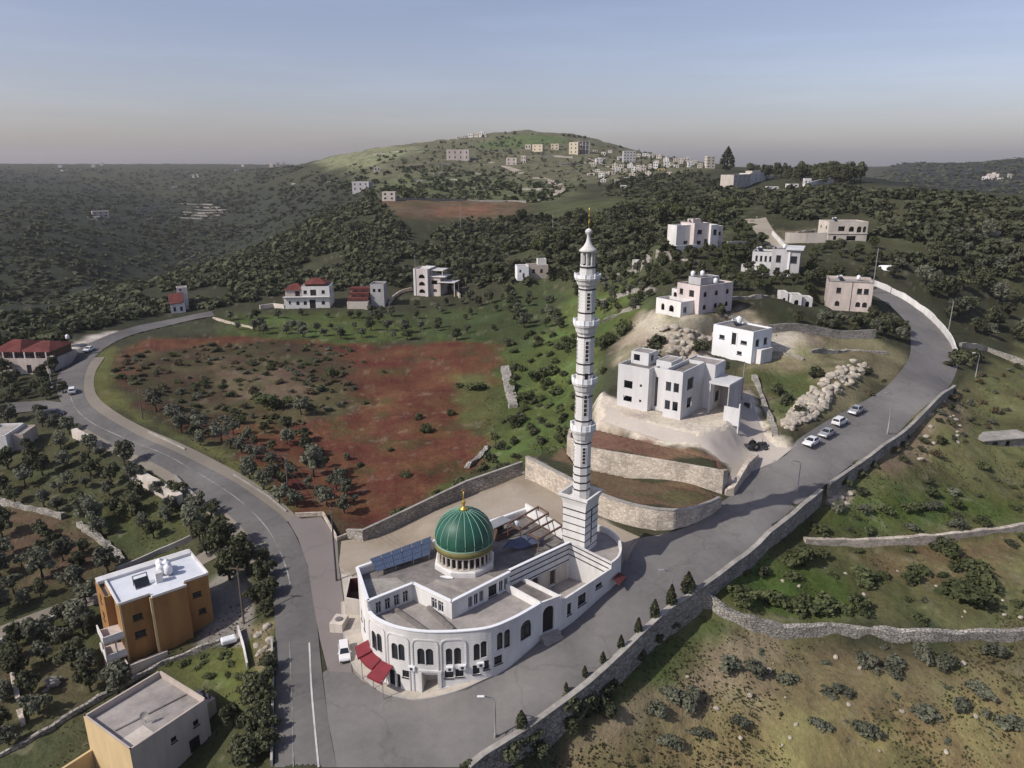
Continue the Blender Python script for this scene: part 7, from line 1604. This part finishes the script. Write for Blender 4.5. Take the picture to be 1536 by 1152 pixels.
scatter([(1080,400),(1120,330),(1170,400),(1240,372),(1310,372),(1330,430),(1215,420),(1110,418)], 30, 1.6, 3.0, 'evergreen_tree', (D, D, G), 'dark tree round the grey house and the cream house near the hill lane', 'trees round the hill lane houses', .9)
# cypresses by the roadside wall
def cypress():
    b = MB(); q, f, c = leaf_cloud(77, 420, 9, .09, 1.0); return q, f, c
def make_cypress(px, py, hpx, label, w=.24, m=D):
    x, y = P(px, py); z = z1(x, y); h = hpx * scale_at(x, y, z) * 1.12; g = np.random.default_rng(int(px)); n = 380; t = g.uniform(0, 1, n) ** .8; a = g.uniform(0, 6.28, n); rr = (w * np.sin(np.pi * np.clip(t * .9 + .12, 0, 1)) ** .8 * (1 - t * .55)) * g.uniform(.6, 1.1, n)
    p = np.stack([rr * np.cos(a), rr * np.sin(a), .06 + t * .94], 1); u = g.normal(size=(n, 3)); u /= np.linalg.norm(u, axis=1)[:, None]; v = np.cross(u, g.normal(size=(n, 3))); v /= np.linalg.norm(v, axis=1)[:, None]; s = .045
    q = np.stack([p - u*s - v*s, p + u*s - v*s, p + u*s + v*s, p - u*s + v*s], 1).reshape(-1, 3)
    root = empty('cypress', (x, y, z), 0, label, 'cypress', 'young cypresses along the road wall'); root.scale = (h, h, h); me = mesh_from('crown', q, np.arange(4*n).reshape(-1, 4), np.repeat(g.uniform(0, .8, n), 4), m)
    c = bpy.data.objects.new('crown', me); COL.objects.link(c); c.parent = root; t_ = MB(); t_.tube([(0, 0, -.05), (0, 0, .2)], .03, 5); t_.build('trunk', 'bark', root)
for i, (px, py, h) in enumerate(((999,912,26),(974,930,24),(950,952,20),(924,974,17),(897,996,15),(870,1016,14),(842,1038,12))):
    make_cypress(px + 7, py, h * 1.3, ['tallest slim young cypress of the row along the road wall', 'young cypress second from the top of the row on the road wall', 'young cypress third from the top of the row on the road wall', 'small cypress in the middle of the row along the road wall', 'small cypress third from the bottom of the row on the road wall', 'stubby cypress second from the bottom of the row on the road wall', 'tiny cypress at the bottom of the row along the road wall'][i])
make_cypress(1031, 892, 34, 'broad dark conifer at the top end of the cypress row by the lamp', .34)
make_cypress(782, 1096, 32, 'dark pointed conifer at the bottom end of the road wall', .3)
# pines on the ridge
make_cypress(1090, 256, 30, 'tall dark pointed pine beside the bright cream tower block', .36)
scatter([(1105,268),(1180,262),(1250,264),(1300,276),(1250,280),(1170,272)], 70, 3.2, 4.6, 'pine_tree', (D, D), 'dark pine in the wood along the ridge behind the long white building', 'pines along the ridge', 1.25, .38)
spots([(758,201,7),(772,202,10),(799,203,6),(662,216,8),(668,215,8),(845,205,9),(853,205,9),(861,206,9),(869,207,8),(877,208,8),(640,222,8),(725,206,9)], 'skyline_tree', D, 'tiny dark tree on the crest of the big hill against the sky', 'trees along the crest of the big hill', 1.2)
# woods: the nearest trees one by one
scatter([(1310,420),(1345,400),(1540,330),(1560,500),(1500,520),(1440,500),(1400,460),(1350,425)], 60, 2.0, 3.6, 'evergreen_tree', (D, D, O), 'dark tree in the dense wood right of the high road bend', 'trees of the wood right of the bend', .9, .62)
scatter([(700,330),(870,330),(1000,300),(1100,310),(1110,350),(1010,385),(900,420),(720,420),(690,380)], 55, 2.4, 4.6, 'evergreen_tree', (D, D, G), 'dark rounded tree in the woods behind the minaret top', 'trees of the woods behind the minaret', .9, .7)
# far woods and scrub nobody could count
def far_stuff(name, polys, n, r0, r1, d0, d1, m, leaves=26, seed=5, hs=.8):
    g = np.random.default_rng(seed); Q = []; Cc = []; tot = 0
    bases = [leaf_cloud(300 + i, leaves, 5, .36, .85) for i in range(6)]
    for _ in range(60):
        if tot >= n: break
        k = 6000; a = g.uniform(-.80, .76, k); d = np.exp(g.uniform(math.log(d0), math.log(d1), k)); x, y = d * np.sin(a), d * np.cos(a); z = Z(x, y)
        dz = z - CH; dep = y * CP - dz * SP; px, py = 768 + F * x / dep, 576 - F * (y * SP + dz * CP) / dep
        keep_ = np.zeros(k, bool)
        for p in polys: keep_ |= inside(px, py, p)
        keep_ &= fbm(x, y, 30 + d.mean() * .02, 61, 3) > .33
        for i in np.where(keep_)[0]:
            if tot >= n: break
            if d[i] < 420 and not free(x[i], y[i], 2): continue
            r = g.uniform(r0, r1) * (1 + .25 * (d[i] > 900)); q, f, c = bases[g.integers(6)]; t = g.uniform(0, 6.28); ct, st_ = math.cos(t), math.sin(t)
            v = np.stack([q[:, 0] * ct - q[:, 1] * st_, q[:, 0] * st_ + q[:, 1] * ct, q[:, 2] * hs], 1) * r + np.array([x[i], y[i], z[i] - .2 * r]); Q.append(v); Cc.append(np.clip(c * .75 + g.uniform(-.15, .3), 0, 1)); tot += 1
    q = np.concatenate(Q); c = np.concatenate(Cc); me = mesh_from(name, q, np.arange(len(q)).reshape(-1, 4), c, m); o = bpy.data.objects.new(name, me); COL.objects.link(o); return tag(o, kind='stuff')
far_stuff('hillside_woodland', [[(-60,480),(100,465),(300,395),(450,335),(560,295),(600,330),(640,400),(600,430),(430,440),(330,462),(240,470),(100,500),(60,520),(-60,530),(-300,560),(-300,470)]], 4000, 1.5, 3.4, 240, 680, D, 30, 5)
far_stuff('far_scrub', [[(-420,250),(460,250),(560,285),(300,400),(100,465),(-420,480)]], 5200, 2.5, 6.5, 420, 2800, D, 12, 6, .6)
far_stuff('hill_scrub', [[(930,300),(1010,290),(1110,330),(1000,400),(900,430),(880,400)], [(470,262),(600,225),(760,205),(900,215),(1060,250),(1050,270),(880,285),(700,300),(560,300)]], 950, 1.5, 4.0, 300, 1600, D, 16, 7)
far_stuff('slope_scrub', [[(480,270),(600,250),(740,262),(860,290),(840,305),(700,302),(560,300)]], 260, 2.0, 5.5, 550, 1100, G, 26, 8)
far_stuff('ridge_woodland', [[(1000,275),(1060,262),(1110,290),(1230,285),(1420,290),(1560,310),(1560,350),(1400,370),(1300,340),(1200,330),(1130,320),(1000,300)], [(1300,340),(1560,330),(1560,420),(1340,400)], [(915,278),(935,268),(1050,260),(1062,292),(990,300),(905,296)], [(560,400),(700,330),(860,330),(1000,300),(1110,320),(1010,385),(900,420),(720,430),(600,430)]], 2500, 1.8, 4.0, 220, 720, D, 36, 9)
far_stuff('far_ridge_scrub', [[(1290,290),(1345,246),(1560,238),(1560,300),(1420,290)]], 900, 6, 13, 1500, 3000, D, 8, 10, .45)
# low growth that breaks up the bare ground nearby
def tufts(name, polys, n, m, seed, s0=.12, s1=.38):
    g = np.random.default_rng(seed); Q = []; Cc = []; tot = 0
    for _ in range(40):
        if tot >= n: break
        k = 20000; a = g.uniform(-.7, .7, k); d = np.exp(g.uniform(math.log(55), math.log(280), k)); x, y = d * np.sin(a), d * np.cos(a); z = np.zeros(k)
        ok = fbm(x, y, 5, 71 + seed, 3) > .45; x, y = x[ok], y[ok]; z = Z(x, y)
        dz = z - CH; dep = y * CP - dz * SP; px, py = 768 + F * x / dep, 576 - F * (y * SP + dz * CP) / dep; kp = np.zeros(len(x), bool)
        for p in polys: kp |= inside(px, py, p)
        for poly in keep: kp &= sdist(x, y, poly) < -.5
        x, y, z = x[kp], y[kp], z[kp]; n_ = min(len(x), n - tot); x, y, z = x[:n_], y[:n_], z[:n_]; s = g.uniform(s0, s1, n_); h = s * g.uniform(.6, 1.6, n_); c = g.uniform(0, 1, n_)
        for k_ in range(3):
            t = g.uniform(0, 3.14, n_); dx, dy = np.cos(t) * s, np.sin(t) * s; lx, ly = g.normal(0, .25, n_) * s, g.normal(0, .25, n_) * s; zb = z - .06
            Q.append(np.stack([np.stack([x - dx, y - dy, zb], 1), np.stack([x + dx, y + dy, zb], 1), np.stack([x + dx * .8 + lx, y + dy * .8 + ly, z + h], 1), np.stack([x - dx * .7 + lx, y - dy * .7 + ly, z + h * .8], 1)], 1).reshape(-1, 3)); Cc.append(np.repeat(c, 4))
        tot += n_
    q = np.concatenate(Q); me = mesh_from(name, q, np.arange(len(q)).reshape(-1, 4), np.concatenate(Cc), m); o = bpy.data.objects.new(name, me); COL.objects.link(o); return tag(o, kind='stuff')
tufts('grass_tufts', [[(1080,880),(1200,760),(1440,570),(1560,540),(1560,940),(1130,935)], [(850,1060),(960,960),(1050,895),(1130,940),(1560,955),(1560,1170),(700,1170)], [(130,560),(440,770),(430,740),(220,620)], [(740,520),(870,440),(880,660),(700,740)], [(330,475),(860,440),(850,510),(340,515)]], 9000, G, 1, .06, .15)
tufts('dry_weeds', [[(1080,880),(1440,570),(1560,540),(1560,940),(1130,935)], [(850,1060),(1050,895),(1130,940),(1560,955),(1560,1170),(700,1170)], [(0,600),(120,660),(330,790),(410,900),(400,1150),(0,1150)], [(930,480),(1350,500),(1330,570),(1160,650)]], 6000, Bn, 2, .05, .14)
# rubble bank and loose pale rocks
def rock_mesh(seed):
    bm = bmesh.new(); bmesh.ops.create_icosphere(bm, subdivisions=2, radius=1); g = np.random.default_rng(seed); a = g.normal(size=(7, 3)); a /= np.linalg.norm(a, axis=1)[:, None]; off = g.uniform(.5, .9, 7)
    for v in bm.verts:
        for n, o in zip(a, off):
            d = v.co.dot(Vector(n)) - o
            if d > 0: v.co -= Vector(n) * d
        v.co *= 1 + g.uniform(-.06, .06)
    me = bpy.data.meshes.new('rock'); bm.to_mesh(me); bm.free(); me.materials.append(M['rock']); return me
ROCK = [rock_mesh(i) for i in range(5)]
def rock(x, y, r, label, group, name='rock'):
    o = bpy.data.objects.new(name, _rnd.choice(ROCK)); COL.objects.link(o); o.location = (x, y, z1(x, y) + .15 * r); o.rotation_euler = (_rnd.uniform(-.4, .4), _rnd.uniform(-.4, .4), _rnd.uniform(0, 6.28)); o.scale = (r, r * _rnd.uniform(.6, 1), r * _rnd.uniform(.5, .8)); return tag(o, label, 'rock', group)
def rocks(poly, n, r0, r1, label, group):
    xs = [p[0] for p in poly]; ys = [p[1] for p in poly]; k = 0
    for _ in range(n * 10):
        if k >= n: break
        px, py = _rnd.uniform(min(xs), max(xs)), _rnd.uniform(min(ys), max(ys))
        if not inside(np.array([px]), np.array([py]), poly)[0]: continue
        x, y = P(px, py)
        if free(x, y, r1): rock(x, y, _rnd.uniform(r0, r1), label, group); k += 1
rocks([(1172,630),(1200,600),(1245,562),(1285,540),(1305,552),(1262,590),(1215,630),(1182,648)], 210, .5, 1.3, 'pale limestone boulder in the long rubble bank above the parked cars', 'boulders of the rubble bank')
rocks([(975,475),(1010,490),(1080,505),(1060,540),(950,545),(985,500)], 46, .5, 1.5, 'pale boulder on the stony slope between the two white houses', 'boulders between the white houses')
rocks([(1080,890),(1536,800),(1536,930),(1130,930)], 26, .2, .5, 'small pale stone lying between the two right field walls', 'stones between the right field walls')
rocks([(900,1130),(1060,950),(1500,970),(1536,1150)], 22, .2, .45, 'small pale stone on the dry lower right ground', 'stones on the dry lower right ground')
rocks([(1290,690),(1430,590),(1480,640),(1400,690)], 18, .3, .8, 'pale stone on the slope below the outer road wall', 'stones below the outer road wall')
rocks([(380,945),(408,935),(408,985),(385,990)], 12, .35, .8, 'pale rock in the small heap at the left road edge', 'rocks heaped at the left road edge')
rocks([(1225,745),(1280,738),(1275,765),(1230,765)], 10, .4, 1.0, 'pale rock slab at the gap in the road wall', 'rock slabs at the road wall gap')
rocks([(620,770),(720,745),(760,770),(680,795)], 12, .25, .6, 'pale rubble stone on the sandy yard behind the dome', 'rubble in the mosque yard')
print('PLANTS', count)
# ------------------------------------------------------------------ air
HZ = .00009
def haze():
    mb = MB(); mb.box(-9400, 9400, -9400, 9400, -60, 185); o = mb.build('haze', M['rock'])
    m = bpy.data.materials.new('haze_air'); m.use_nodes = True; t = m.node_tree; t.nodes.remove(t.nodes['Principled BSDF'])
    v = N(t, 'ShaderNodeVolumePrincipled', Density=HZ, Anisotropy=.2); v.inputs['Color'].default_value = (.79, .79, .83, 1)
    L(t, v, 0, t.nodes['Material Output'], 'Volume'); o.data.materials[0] = m; tag(o, kind='stuff')
haze()
